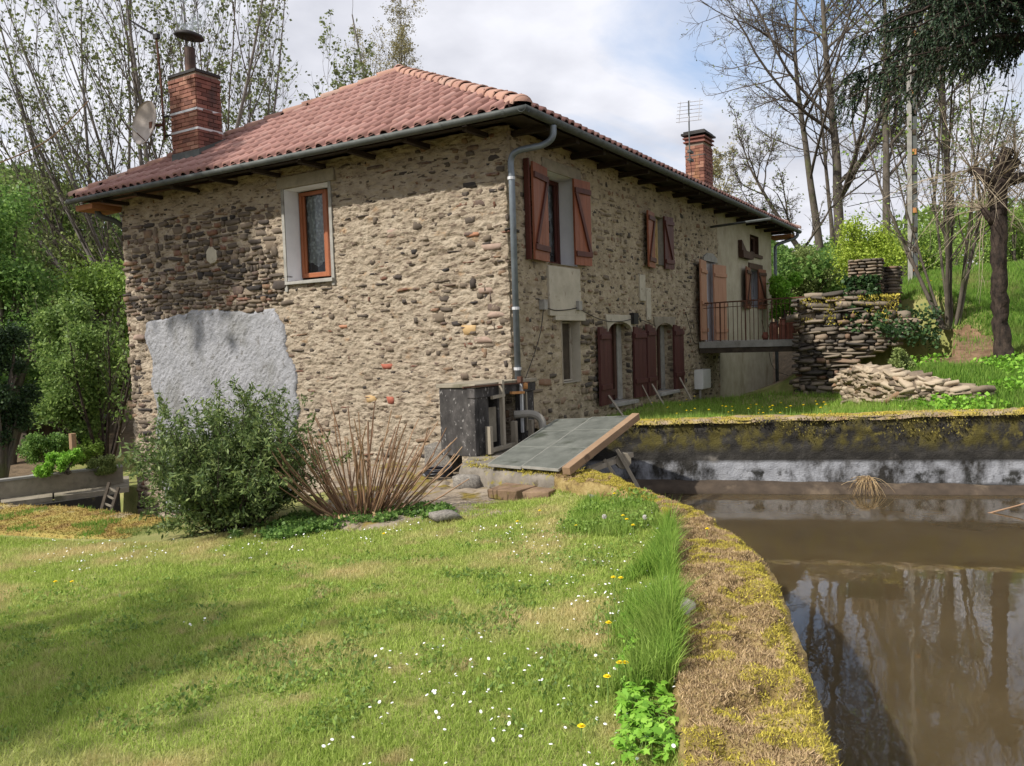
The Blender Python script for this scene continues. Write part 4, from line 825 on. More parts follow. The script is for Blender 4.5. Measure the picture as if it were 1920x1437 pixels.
def lay(origin, u, v, U, Lv, k0, k1, as_objects, parent, off=.03):
    """tiles on a plane: bottom width U, slope length Lv, left edge u=k0*v, right edge u=U-k1*v"""
    O, Rm = plane_frame(origin, u, v); cand = []
    nv = int(Lv/EXP)+1
    for j in range(nv):
        v_ = j*EXP
        for i in range(int(U/PWD)+1):
            u_ = i*PWD; lo = k0*(v_+.15)-u_; hi = U-k1*(v_+.15)-u_
            if hi < .03 or lo > PWD-.03 or v_ > Lv-.12: continue
            cand.append((u_, v_, lo, hi))
    Vs, Fs, k = [], [], 0; objs = 0
    for (u_, v_, lo, hi) in cand:
        clip = lo > 0 or hi < PWD; tv = min(TL, Lv-v_)
        V0, F0 = (TV, TF) if not clip else tile_mesh(max(lo, -1), min(hi, 9))
        jit = rng.normal(0, .006, 3); base = np.array([u_+jit[0]*.5, v_+jit[1], off+jit[2]*.4])
        if as_objects and objs < as_objects:
            me = TME if not clip else np_mesh('tile', V0, F0, 'tile'); o = link('tile', me, parent); A = np.eye(4); A[:3, :3] = Rm; A[:3, 3] = O+Rm@base; o.matrix_basis = Matrix(A.tolist()); objs += 1
        else: Vs.append((V0+base)@Rm.T+O); Fs.append(F0+k); k += len(V0)
    if Vs: tag(np_obj('tile_field', np.concatenate(Vs), np.concatenate(Fs), 'tile_mass', parent), kind='stuff')
sh = math.hypot(RX-EX0, ZR-ZE); ss = math.hypot(RY-EY0, ZR-ZE)
lay((EX0, EY1, ZE), (0, -1, 0), (RX-EX0, 0, ZR-ZE), EY1-EY0, sh, (EY1-RY)/sh, (RY-EY0)/sh, 300, roof)
lay((EX0, EY0, ZE), (1, 0, 0), (0, RY-EY0, ZR-ZE), EX1-EX0, ss, (RX-EX0)/ss, (RX-EX0)/ss, 0, roof)
RX2 = EX1-(RX-EX0)
mb = MB(); c = [(EX0, EY0, ZE), (EX1, EY0, ZE), (EX1, EY1, ZE), (EX0, EY1, ZE), (RX, RY, ZR), (RX2, RY, ZR)]
mb.add(c, [(0, 1, 5, 4), (2, 3, 4, 5), (3, 0, 4), (1, 2, 5)]); mb.build('roof_deck', 'tile_mass', roof)
# hip and ridge cap tiles
def caps(a, b, n, big_end=True):
    a, b = np.array(a, float), np.array(b, float); d = (b-a)/n; L = np.linalg.norm(d); t = d/L; sd = np.cross(t, [0, 0, 1]); sd /= np.linalg.norm(sd); up = np.cross(sd, t)
    for k in range(n):
        me_v = []; m = 9
        for (s_, r_, z_) in ((-.06, .125, .0), (-.06, .145, .0), (.0, .145, .0), (L*1.02, .118, -.012)):
            for q in range(m): an = math.pi*(q/(m-1)); me_v.append((r_*math.cos(an), s_, r_*.85*math.sin(an)+z_))
        i = np.arange(m-1); F = np.concatenate([np.stack([i+r*m, i+(r+1)*m, i+1+(r+1)*m, i+1+r*m], 1) for r in range(3)])
        o = link('ridge_tile', caps.me or np_mesh('ridge_tile', np.array(me_v), F, 'ridge', smooth=False), roof); caps.me = o.data if L > .3 else caps.me
        A = np.eye(4); A[:3, :3] = np.stack([sd, t, up], 1); A[:3, 3] = a+d*k+np.array([0, 0, .035+rng.normal(0, .004)]); o.matrix_basis = Matrix(A.tolist())
caps.me = None
caps((EX0+.03, EY0+.03, ZE+.04), (RX, RY, ZR+.03), 17); caps((EX0+.03, EY1-.03, ZE+.04), (RX, RY, ZR+.03), 17); caps((RX, RY, ZR+.03), (RX2, RY, ZR+.03), 20); caps((EX1, EY0, ZE+.04), (RX2, RY, ZR+.03), 17)
mb = MB(); q = Vector((EX0+.02, EY0+.02, ZE+.08)); V = []
for i in range(7):
    for k in range(10): th = math.pi*k/9; ph = math.pi/2*i/6; r_ = .15; d_ = Vector((-.65, -.76, 0)); sd = Vector((.76, -.65, 0)); V.append(q+sd*r_*math.cos(th)*math.cos(ph)+d_*r_*.7*math.sin(ph)+Vector((0, 0, r_*.8*math.sin(th)*math.cos(ph))))
mb.add(V, [(i*10+k, i*10+k+1, (i+1)*10+k+1, (i+1)*10+k) for i in range(6) for k in range(9)]); mb.build('ridge_end', 'ridge', roof, smooth=True)
# eaves: soffit boards, rafter tails
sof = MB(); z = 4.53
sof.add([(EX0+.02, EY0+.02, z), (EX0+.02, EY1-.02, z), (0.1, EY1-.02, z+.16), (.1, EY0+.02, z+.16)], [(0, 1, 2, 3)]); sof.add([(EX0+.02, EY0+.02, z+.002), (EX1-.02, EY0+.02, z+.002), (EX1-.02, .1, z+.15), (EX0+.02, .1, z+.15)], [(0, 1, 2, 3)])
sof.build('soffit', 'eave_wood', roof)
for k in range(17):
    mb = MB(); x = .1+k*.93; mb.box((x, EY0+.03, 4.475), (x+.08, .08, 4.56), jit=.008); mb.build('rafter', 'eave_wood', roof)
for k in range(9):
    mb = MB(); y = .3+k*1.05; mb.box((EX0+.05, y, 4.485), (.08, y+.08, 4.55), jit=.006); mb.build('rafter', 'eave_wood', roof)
mb = MB(); mb.box((EX0+.03, 9.02, 4.40), (.06, EY1-.03, 4.50)); mb.build('eave_board', 'lit_soffit_wood', roof)  # bright board stands for the sunlit end of the soffit
mb = MB(); mb.box((15.02, EY0+.03, 4.38), (EX1-.03, .06, 4.47)); mb.build('eave_board', 'lit_soffit_wood', roof)
# gutters
def gutter(a, b, outv):
    a, b, o_ = Vector(a), Vector(b), Vector(outv); L = (b-a).length; n = max(2, int(L/.5)); V = []; m = 8
    for i in range(n+1):
        p = a+(b-a)*i/n
        for k in range(m): th = math.pi*k/(m-1)*1.05; V.append(p+o_*(.06-.06*math.cos(th))+Vector((0, 0, -.062*math.sin(th)+.012*(k == m-1))))
    g_ = link('gutter', np_mesh('gutter', np.array([tuple(v) for v in V]), [[i*m+k, i*m+k+1, (i+1)*m+k+1, (i+1)*m+k] for i in range(n) for k in range(m-1)], 'zinc', smooth=True), house)
    so = g_.modifiers.new('s', 'SOLIDIFY'); so.thickness = .004
    for i in range(int(L/1.0)+1):
        p = a+(b-a).normalized()*(.35+i*1.0)
        if (p-a).length > L: break
        pts = [p+o_*(.06-.065*math.cos(th))+Vector((0, 0, -.067*math.sin(th))) for th in [math.pi*k/8 for k in range(9)]]
        mb = MB(); d = (b-a).normalized()*.02; V = [q-d for q in pts]+[q+d for q in pts]; mb.add(V, [(k, k+1, k+10, k+9) for k in range(8)]); mb.build('gutter_joint', 'zinc', g_)
gutter((EX0-.01, EY0-.13, 4.585), (EX0-.01, EY1+.02, 4.585), (-1, 0, 0)); gutter((EX0-.13, EY0-.01, 4.588), (EX1+.02, EY0-.01, 4.588), (0, -1, 0))
def dpipe(pts, r=.045, mat='zinc_blue', collars=()):
    t = MB().tube(pts, r, 10).build('downpipe', mat, house, smooth=False); t.data.polygons.foreach_set('use_smooth', [len(p.vertices) == 4 for p in t.data.polygons])
    for c in collars: MB().tube([(c[0], c[1], c[2]-.02), (c[0], c[1], c[2]+.02)], r*1.2, 10).build('pipe_collar', 'alu', t)
def pbez(P, n=6):
    out_ = []
    P = [Vector(p) for p in P]
    for i in range(len(P)-1):
        p0, p1, p2, p3_ = P[max(i-1, 0)], P[i], P[i+1], P[min(i+2, len(P)-1)]
        for k in range(n): t = k/n; out_.append(.5*((2*p1)+(p2-p0)*t+(2*p0-5*p1+4*p2-p3_)*t*t+(3*p1-p0-3*p2+p3_)*t**3))
    return out_+[P[-1]]
dpipe(pbez([(.1, -.68, 4.52), (.1, -.66, 4.36), (.06, -.52, 4.27), (-.05, -.2, 4.22), (-.06, -.09, 4.12), (-.055, -.085, 3.9)], 6)+[(-.05, -.08, 1.05)], collars=[(-.055, -.08, 3.86), (-.05, -.08, 2.05), (-.05, -.08, 1.2)])
xe = 15.05; dpipe(pbez([(15.4, -.68, 4.52), (15.38, -.6, 4.38), (15.12, -.16, 4.2), (xe, -.1, 4.05)], 6)+[(xe, -.1, .0)], r=.05)
q0 = on_x(213, 385, -.1); dpipe(pbez([(-.3, 9.3, 4.42), (-.25, 9.25, 4.3), (-.05, 9.12, 4.22), (.1, 9.08, 4.1)], 5), r=.055, mat='zinc')

# ------------------------------------------------------------------ chimneys built brick by brick
def brick_stack(parent, x0, x1, y0, y1, z0, z1, faces, mats, bh=.075, bl=.225, budget=150, core='joint', flare=None):
    mb = MB(); mb.box((x0+.012, y0+.012, z0), (x1-.012, y1-.012, z1)); mb.build('mortar_core', core, parent)
    nr = int((z1-z0)/bh); mes = {}
    for r in range(nr):
        z = z0+r*bh; off = (r % 2)*bl/2; fl = 0
        if flare and r >= nr-flare: fl = .012*(1+(r-(nr-flare))//2)
        for fc, mt in zip(faces, mats):
            a, b = (y0, y1) if fc in '-x+x' and fc[1] == 'x' else (x0, x1); u = a-fl-(off if r % 2 else 0); end = b+fl
            while u < end-.01:
                ua, ub = max(u, a-fl)+.005, min(u+bl, end)-.005; u += bl
                if ub-ua < .03: continue
                l = ub-ua; key = (mt, round(l, 3), random.randint(0, 3))
                if key not in mes:
                    m_ = MB(); m_.box((-.03, -l/2, -bh/2+.006), (.03, l/2, bh/2-.006), jit=.003); mes[key] = m_.mesh('brick', mt)
                o = link('brick', mes[key], parent); c = (ua+ub)/2
                if fc == '-x': o.location = (x0-fl+.018+random.uniform(-.004, .004), c, z+bh/2)
                elif fc == '+x': o.location = (x1+fl-.018, c, z+bh/2)
                elif fc == '-y': o.location = (c, y0-fl+.016+random.uniform(-.004, .004), z+bh/2); o.rotation_euler = (0, 0, math.pi/2)
ch = link('chimney', None, house)
CX0, CX1, CY0, CY1 = .2, .74, 6.8, 7.56; CZ1 = float(on_x(363, 136, .2)[2])+.03
brick_stack(ch, CX0, CX1, CY0, CY1, 5.05, CZ1, ['-x', '-y'], ['brick', 'brick_dark'], flare=3)  # unlit right-hand face gets the darker brick copy
mb = MB(); mb.box((CX0-.02, CY0-.02, CZ1-.01), (CX1+.02, CY1+.02, CZ1+.04)); mb.build('cap_slab', 'soot_room_dark', ch)
mb = MB(); mb.prism([(CX0-.03, CY0-.03, 4.95), (CX1+.04, CY0-.03, 5.1), (CX1+.04, CY0-.03, 5.62), (CX0-.03, CY0-.03, 5.33)], (0, CY0, 0), (0, CY1+.03, 0)); mb.build('flashing', 'zinc', ch); mb = MB()
s_ = (ZR-ZE)/(RX-EX0); mb.add([(CX0-.32, CY0-.06, ZE+(CX0-.32-EX0)*s_+.1), (CX0-.32, CY1+.1, ZE+(CX0-.32-EX0)*s_+.1), (CX0-.02, CY1+.1, ZE+(CX0-.02-EX0)*s_+.12), (CX0-.02, CY0-.06, ZE+(CX0-.02-EX0)*s_+.12)], [(0, 1, 2, 3)]); mb.build('flashing_apron', 'concrete_warm', ch)
for py in (203, 240):
    z = float(on_x(370, py, .2)[2]); mb = MB(); mb.box((CX0-.016, CY0-.016, z-.02), (CX1+.016, CY1+.016, z+.02)); mb.build('strap', 'alu', ch)
cx, cy = (CX0+CX1)/2-.02, (CY0+CY1)/2+.06
pipe = MB().lathe((cx, cy, CZ1), [(.001, 0), (.1, 0), (.1, .56), (.09, .56), (.09, .2), (.001, .2)], 18).build('flue_pipe', 'rust_pipe', ch, smooth=False)
for k in range(4): a = k*math.pi/2+.4; MB().beam((cx+.085*math.cos(a), cy+.085*math.sin(a), CZ1+.52), (cx+.14*math.cos(a), cy+.14*math.sin(a), CZ1+.78), .02, .006).build('cowl_strut', 'soot_room_dark', pipe)
MB().lathe((cx, cy, CZ1+.75), [(.001, .02), (.24, 0), (.275, .015), (.25, .07), (.14, .11), (.001, .12)], 24, axis=(.05, -.14, 1)).build('cowl', 'soot_room_dark', pipe, smooth=True)
ch2 = link('chimney', None, house)
C2 = on_y(1302, 345, 1.0); c2x = float(C2[0]); c2t = float(on_y(1303, 268, 1.0)[2])
D0 = (c2x, 1.0); w2x = .72; w2y = .5
# shift so that the visible left face spans 1301..1327 and the right face 1327..1349
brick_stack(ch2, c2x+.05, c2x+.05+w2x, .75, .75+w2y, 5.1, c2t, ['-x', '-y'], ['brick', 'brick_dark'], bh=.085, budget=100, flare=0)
mb = MB(); AX0, AX1, AY0, AY1 = c2x+.05, c2x+.05+w2x, .75, .75+w2y
for k, (e, a, b) in enumerate(((.04, 0, .04), (.0, .04, .1), (.05, .1, .14), (-.08, .14, .2), (.08, .2, .25), (.03, .25, .3))):
    mb = MB(); mb.box((AX0-e, AY0-e, c2t+a), (AX1+e, AY1+e, c2t+b), jit=.006); mb.build('crown_course', 'soot_room_dark' if k > 2 else 'brick_dark', ch2)
mb = MB(); z = c2t-.35; mb.box((AX0-.012, AY0-.012, z), (AX1+.012, AY1+.012, z+.025)); mb.build('strap', 'zinc', ch2)

# TV antennas and dish
ant = thing('tv_antenna', 'grey comb-shaped aerial on a thin mast clamped to the far brick chimney', 'antenna', (float(on_y(1293, 285, AY0)[0]), AY0, c2t-.5)); AH = float(on_y(1292, 190, AY0)[2])-(c2t-.5)
px_, py_ = -.0, 0
MB().tube([(0, 0, -.25), (0, 0, AH)], .018, 6).build('mast', 'zinc', ant)
MB().box((-.03, -.03, 0), (.22, .05, .06)).box((-.03, -.03, -.2), (.22, .05, -.14)).build('clamp', 'zinc', ant)
for k in range(6): MB().tube([(-.1+.03*k, .3, AH-.5+.1*k), (.05+.03*k, -.3, AH-.5+.1*k)], .008, 4).build('element', 'alu', ant)
for e in (-.26, 0, .24): MB().tube([(-.05, e, AH-.52), (.1, e, AH+.04)], .008, 4).build('boom', 'alu', ant)
MB().tube(pbez([(0, 0, -.15), (.05, -.02, -.4), (.12, 0, -.75)]), .006, 4).build('cable', 'black_iron', ant)
mastp = (.2, 7.78); zb, zt_ = 5.65, float(on_x(292, 68, .2)[2])
mast = thing('tv_antenna', 'dark fishbone aerial pointing left on a tall mast beside the smoking chimney', 'antenna', (mastp[0], mastp[1], zb))
MB().tube([(0, 0, 0), (0, .02, 1.1), (0, .09, zt_-zb)], .022, 7).build('mast', 'rusty_iron', mast)
q1 = at(245, 40, 17.0); q0_ = Vector((mastp[0], mastp[1]+.09, zt_)); bt = Vector(q1.tolist())-q0_; loc = Vector((mastp[0], mastp[1], zb))
MB().tube([q0_-loc, q0_+bt-loc], .014, 5).build('boom', 'black_iron', mast)
for k in range(9): c = q0_+bt*(.08+k*.11)-loc; l_ = .16-.008*k; MB().tube([c+Vector((-l_, .0, .05)), c+Vector((l_, 0, -.05))], .007, 4).build('element', 'black_iron', mast)
MB().box((-.04, .02, zt_-zb-.06), (.04, .14, zt_-zb+.03)).build('amplifier', 'black_iron', mast)
for zz in (203, 240):
    z = float(on_x(370, zz, .2)[2])-zb+.0; MB().beam((0, -.02, z), (.05, -.26, z-.0), .03, .03).build('bracket', 'soot_room_dark', mast)
dz0, dz1 = float(on_x(290, 278, .1)[2]), float(on_x(290, 192, .1)[2]); dc = Vector((.06, 7.98, (dz0+dz1)/2)); R0 = (dz1-dz0)/2
dish = thing('satellite_dish', 'pinkish grey satellite dish seen edge-on beside the smoking chimney', 'satellite dish', tuple(dc))
ax = Vector((.62, .75, .1)).normalized()
prof = [(.001, .0)]+[(R0*t_, .16*R0*2*(t_**2)) for t_ in (.2, .4, .6, .8, .93, 1.0)]+[(R0*.99, .16*R0*2+.012)]
ax = Vector((-.98, .1, .16)).normalized()
MB().lathe((0, 0, 0), prof, 28, axis=ax).build('reflector', 'dish', dish, smooth=True)
MB().tube([(-.02, .02, -R0*.9), tuple(ax*.34+Vector((0, 0, -.22)))], .01, 5).build('feed_arm', 'rusty_iron', dish); MB().tube([tuple(ax*.3+Vector((0, 0, -.24))), tuple(ax*.4+Vector((0, 0, -.16)))], .025, 8).build('feed_horn', 'alu', dish)
MB().beam((0, 0, 0), (.14, -.2, 0), .05, .05).box((-.02, -.05, -.06), (.06, .03, .06)).build('mount', 'rusty_iron', dish)

# ------------------------------------------------------------------ cables and fittings on the facade (parts of the house)
def cable(pxs, y=-.06, r=.007, name='cable'):
    P = [tuple(on_y(a, b, y)) for a, b in pxs]; MB().tube(pbez(P, 5), r, 4).build(name, 'black_iron', house)
cable([(1019, 575), (1040, 582), (1065, 581), (1084, 577)]); cable([(1084, 577), (1105, 590), (1135, 602), (1165, 603), (1190, 597)]); cable([(1190, 597), (1210, 603), (1230, 612)])
cable([(1019, 578), (1014, 620), (1003, 660), (985, 710)]); cable([(1285, 585), (1292, 610), (1300, 640), (1308, 645)]); cable([(1428, 600), (1440, 650), (1450, 690), (1478, 705)], -.3)
for (a, b, c_, d_) in ((1015, 562, 1022, 581), (1080, 565, 1087, 582), (1184, 587, 1193, 608)):
    p, q = on_y(a, b, -.05), on_y(c_, d_, -.05); MB().box((p[0], -.1, q[2]), (q[0], -.01, p[2])).build('insulator', 'black_iron' if a > 1100 else 'concrete', house)
p, q = on_y(1333, 426, -.05), at(1447, 410, 17.2); MB().tube([tuple(p), tuple(q)], .03, 6).build('pole_bracket', 'zinc', house)
mb = MB(); p, q = on_y(1305, 694, -.05), on_y(1318, 728, -.05); bx = mb.box((p[0], -.2, q[2]), (q[0]+.12, .0, p[2])).build('meter_box', 'white_paint', house, bevel=.012); MB().box((p[0]+.02, -.206, q[2]+.02), (q[0]+.1, -.2, p[2]-.02)).build('door_panel', 'white_paint', bx)
MB().tube([(p[0]+.1, -.1, q[2]), (p[0]+.05, -.12, .1)], .03, 6).build('conduit', 'pvc', house)

# ------------------------------------------------------------------ footbridge with railing, cans
BX0, BX1 = 8.05, 9.75; BYE = -2.42; BZ = 1.43
br = thing('footbridge', 'narrow concrete footbridge with rusty iron railing from the salmon door to the ruined wall', 'footbridge', (BX0, 0, BZ))
MB().box((0, BYE, -.14), (BX1-BX0, -.03, 0), jit=.006).build('deck', 'concrete', br); MB().box((.03, BYE, -.26), (.13, -.03, -.14)).box((BX1-BX0-.13, BYE, -.26), (BX1-BX0-.03, -.03, -.14)).build('girder', 'dark_timber', br)
for z in (.86, .75): MB().beam((.04, -.03, z), (.04, BYE, z+.03), .02 if z < .8 else .035, .014 if z < .8 else .03).build('handrail', 'rusty_iron', br)
y = -.05; k = 0
for k in range(26):
    y = -.04-k*.0945+random.uniform(-.012, .012); thick = k % 6 == 5 or k in (0, 25); MB().beam((.04, y, 0), (.04+random.uniform(-.01, .01), y, .86), .026 if thick else .012, .026 if thick else .012, up=(1, 0, 0)).build('post' if thick else 'baluster', 'rusty_iron', br)
def can(px, pyt, pyb, w_, kind, label, x=8.35):
    a = on_x(px, pyb, x); h = float(on_x(px, pyt, x)[2]-BZ); t = thing('milk_can' if kind != 'pot' else 'clay_pot', label, 'milk can' if kind != 'pot' else 'pot', (x, float(a[1]), BZ), 'brown vessels on the footbridge'); r = w_/2
    if kind == 'pot': MB().lathe((0, 0, 0), [(.001, 0), (r*.6, 0), (r*.95, h*.35), (r, h*.55), (r*.7, h*.85), (r*.75, h), (r*.6, h), (r*.55, h*.8), (.001, h*.5)], 16).build('body', 'terracotta', t, smooth=True)
    else:
        MB().lathe((0, 0, 0), [(.001, 0), (r, 0), (r, h*.06), (r*.94, h*.08), (r*.94, h*.66), (r, h*.68), (r*.72, h*.86), (r*.72, h*.94), (.001, h*.94)], 18).build('body', 'terracotta', t, smooth=False)
        MB().lathe((0, 0, h*.94), [(.001, 0), (r*.8, 0), (r*.85, h*.04), (r*.3, h*.07), (.001, h*.07)], 16).build('lid', 'rusty_iron', t); 
        for s_ in (-1, 1): MB().tube([(0, s_*r*.7, h*.88), (0, s_*r*1.02, h*.86), (0, s_*r*1.05, h*.72), (0, s_*r*.9, h*.68)], .01, 5).build('handle', 'rusty_iron', t)
can(1435, 623, 638, .15, 'pot', 'small round clay pot, leftmost vessel behind the bridge railing'); can(1451, 604, 638, .2, 'can', 'shorter ribbed brown can next to the small clay pot')
can(1469, 597, 638, .2, 'can', 'tall dark brown milk can between two others behind the railing', 8.4); can(1485, 592, 638, .22, 'can', 'tallest reddish milk can against the ruined wall', 8.3)

# ------------------------------------------------------------------ ruined dry stone wall with pillar
ru = thing('ruined_wall', 'ruined grey brown stone wall with an overhanging broken end beside the footbridge', 'wall', (7.6, -2.4, .2)); OFR = np.array([7.6, -2.4, .2])
rng = np.random.default_rng(31)
def ruin_in(y, z):          # silhouette in plane x=7.6
    yr = np.interp(z, [.0, .5, .85, 1.0, 1.25, 1.45, 1.7, 1.95, 2.2, 2.4], [-3.15, -3.2, -3.3, -3.55, -4.05, -4.45, -4.5, -4.2, -3.7, -3.5])
    return y < -2.3 and y > yr+.05*math.sin(z*23)
mb = MB(); prof = [(-2.3, .0), (-3.05, .0), (-3.1, .5), (-3.2, .85), (-3.45, 1.0), (-3.95, 1.25), (-4.35, 1.45), (-4.4, 1.7), (-4.1, 1.9), (-3.6, 2.15), (-2.3, 2.22)]
mb.prism([(7.72, y, z) for y, z in prof], (0, 0, 0), (.9, 0, 0)); o = mb.build('core', 'ruinstone_mass', ru); o.matrix_parent_inverse = Matrix.Translation((-7.6, 2.4, -.2))
big, small = [], []
for (u, z, l, h) in packing(rng, -4.6, -2.25, .05, 2.3, .04, .13, .1, .42):
    if not ruin_in(u, z): continue
    for xx, pr in ((7.62+rng.uniform(-.05, .04), 1),): 
        Rm = rotx(FRX, rng.normal(0, .09), 0); Rm = rotx(Rm, rng.normal(0, .22), 2); (big if l*h > .008 else small).append((l*h, (np.array([xx+.08, u, z])-OFR, (.26, l*1.12, h*1.35), Rm)))
for (u, z, l, h) in packing(rng, 7.7, 8.5, .05, 2.25, .05, .11, .14, .4):   # left end face (towards the bridge)
    Rm = rotx(FRX, -math.pi/2, 2); small.append((l*h, (np.array([u, -2.27, z])-OFR, (.14, l, h), rotx(np.array([[0, 1, 0], [-1, 0, 0], [0, 0, 1.]]), 0))))
for k in range(26): small.append((.02, (np.array([7.75+rng.uniform(0, .7), rng.uniform(-3.7, -2.35), 2.22+rng.uniform(-.02, .05)])-OFR, (.25, .28, .07), rotx(FRX, rng.uniform(0, 3), 2))))
# pillar
pillar = []
for zz in np.arange(2.1, 3.02, .062):
    for (u0_, u1_, xx) in ((-3.8, -3.28, 7.75),):
        u = u0_
        while u < u1_-.03:
            l = min(rng.uniform(.1, .24), u1_-u); pillar.append((.015, (np.array([xx+rng.uniform(-.02, .02), u+l/2, zz])-OFR, (.18, l, .06), rotx(FRX, rng.normal(0, .05), 0)))); u += l
    for xx in np.arange(7.8, 8.2, .14): pillar.append((.01, (np.array([xx, -3.8+rng.uniform(-.02, .02), zz])-OFR, (.14, .16, .058), FRX))); pillar.append((.01, (np.array([xx, -3.3, zz])-OFR, (.14, .12, .058), FRX)))
for zz in np.arange(1.9, 2.85, .062):
    for xx in (8.34, ): pillar.append((.01, (np.array([xx, -3.86, zz])-OFR, (.14, .4, .06), FRX)))
    for xx in np.arange(8.3, 8.9, .16): pillar.append((.01, (np.array([xx, -4.02+rng.uniform(-.03, .03), zz])-OFR, (.17, .22, .06), FRX)))
mb = MB(); mb.box((7.84, -3.7, 1.9), (8.15, -3.32, 2.98)).box((8.36, -3.93, 1.8), (8.85, -3.6, 2.8)); o = mb.build('pillar_core', 'soil', ru); o.matrix_parent_inverse = Matrix.Translation((-7.6, 2.4, -.2))
allb = sorted(big+pillar, key=lambda t: -t[0]); put = allb[:240]; small += allb[240:]
put_lumps('stone', [t[1] for t in put], lump_meshes('ruinstone'), ru)
tag(merge_lumps('small_stones', [t[1] for t in small], 'ruinstone_mass', ru), kind='stuff')
mb = MB()
# dark bank soil behind the overhang is terrain; ivy on the pillar
n = 1500; y = rng.uniform(-3.85, -3.2, n); z = 2.65-rng.random(n)**1.1*1.1; y += np.clip(2.0-z, 0, 1)*rng.uniform(-.9, .1, n); P_ = np.stack([7.66+rng.normal(0, .03, n)-.02, y, z], 1)
P2 = np.stack([rng.uniform(7.6, 8.4, 350), rng.uniform(-4.9, -3.7, 350), 1.85+rng.normal(0, .08, 350)], 1)
P_ = np.concatenate([P_, P2]); V, F = leaves(rng, P_, .075, .2, 1.0); iv = np_obj('ivy', V, F, 'ivy'); tag(iv, 'dark green ivy climbing over the ruined stone pillar', 'ivy')
n = 2500; P_ = np.stack([7.6+rng.normal(0, .05, n), rng.uniform(-4.3, -2.35, n), 2.24-rng.random(n)**2*.55], 1); P_ = P_[fbm(P_*3, 3, 3) > .47]; V, F = blades(rng, P_-OFR, .06, .02, .9, 1); tag(np_obj('moss', V, F, 'green_moss', ru), kind='stuff')

# ------------------------------------------------------------------ stone heap
sp = thing('stone_pile', 'long heap of pale flat stones stacked on the grass terrace', 'stone pile', (4.4, -4.2, .25)); OS = np.array([4.4, -4.2, .25])
rng = np.random.default_rng(88); items = []
line = np.array([[4.95, -3.72], [4.35, -4.15], [3.9, -4.55], [3.75, -4.9], [3.7, -5.25], [3.7, -5.6]]); hts = [.46, .5, .38, .27, .16, .07]
ln_ = resample(np.concatenate([line, np.array(hts)[:, None]], 1), 46)
for (x, y, h) in ln_:
    zb = float(height(np.array([x]), np.array([y]))[0]); z = zb-.02
    while z < zb+h:
        for dd in (-.16, .06, .28):
            if dd > .1 and z < zb+h*.5: continue
            th = rng.uniform(.035, .085); l = rng.uniform(.16, .46)
            Rm = rotx(np.eye(3), rng.uniform(-.5, .5)+(-.75), 2); Rm = rotx(Rm, rng.normal(0, .22), 0); Rm = rotx(Rm, rng.normal(0, .2), 1)
            dirn = np.array([-.8, -.6]); items.append((l, (np.array([x-dirn[0]*dd*1.0+rng.normal(0, .03), y-dirn[1]*dd+rng.normal(0, .03), z+th/2])-OS, (rng.uniform(.18, .3), l, th*1.15), Rm)))
        z += rng.uniform(.055, .08)
rng.shuffle(items); put_lumps('stone', [t[1] for t in items[:300]], lump_meshes('palestone'), sp)
if len(items) > 300: tag(merge_lumps('small_stones', [t[1] for t in items[300:]], 'palestone_mass', sp), kind='stuff')
tb = on_z(1652, 768, .25); put_lumps('stone', [(np.array([tb[0]-.1, tb[1], .42])-OS, (.14, .3, .42), rotx(rotx(FRX, .3, 0), -.5, 1)), (np.array([tb[0]+.2, tb[1]+.35, .32])-OS, (.3, .5, .2), FRX)], [np_mesh('stone', LUMPS[5][0], [LUMPS[5][1], LUMPS[5][2]], 'coping')], sp)

# ------------------------------------------------------------------ mill race: ledge, box, trash rack
ledge = thing('stone_ledge', 'rough stone ledge carrying the black sluice box and the metal grating', 'ledge', (-.9, -.9, 0)); OL = np.array([-.9, -.9, 0])
lpx = [(862, 872), (915, 876), (985, 885), (1052, 890), (1085, 884)]; fr_ = [on_z(a, b, .1) for a, b in lpx]
fr_ = resample(np.array([p[:2] for p in fr_]), 60); bk = resample(np.array([[-.1, .5], [.35, -.1], [.3, -.8], [.1, -1.3]]), 60)
rows = []
for (z, o_) in ((-.4, -.02), (-.2, 0), (-.06, -.03), (.03, -.02), (.08, .02)):
    q = fr_.copy(); q3 = np.concatenate([q, np.full((60, 1), z)], 1); n_ = fbm(q3*7, 3, 71)-.5; q3[:, 0] += o_+n_*.12; q3[:, 1] += n_*.04; rows.append(q3)
for t_ in np.linspace(.06, 1, 22): q = fr_*(1-t_)+bk*t_; q3 = np.concatenate([q, np.full((60, 1), .1)], 1); q3[:, 2] += (fbm(q3*5, 3, 72)-.5)*.05; rows.append(q3)
V, F = grid_mesh(np.stack(rows, 1)-OL); np_obj('masonry', V, F, 'curve_rock', ledge, smooth=True)
n = 5000; i = rng.integers(0, 60, n); t_ = rng.random(n)**1.5*.5; P_ = np.concatenate([fr_[i]*(1-t_[:, None])+bk[i]*t_[:, None], np.full((n, 1), .09)], 1)+rng.normal(0, .01, (n, 3)); P_ = P_[fbm(P_*4, 3, 6) > .54]; V, F = blades(rng, P_-OL, .03, .01, 1., 1); tag(np_obj('moss', V, F, 'green_moss', ledge), kind='stuff')
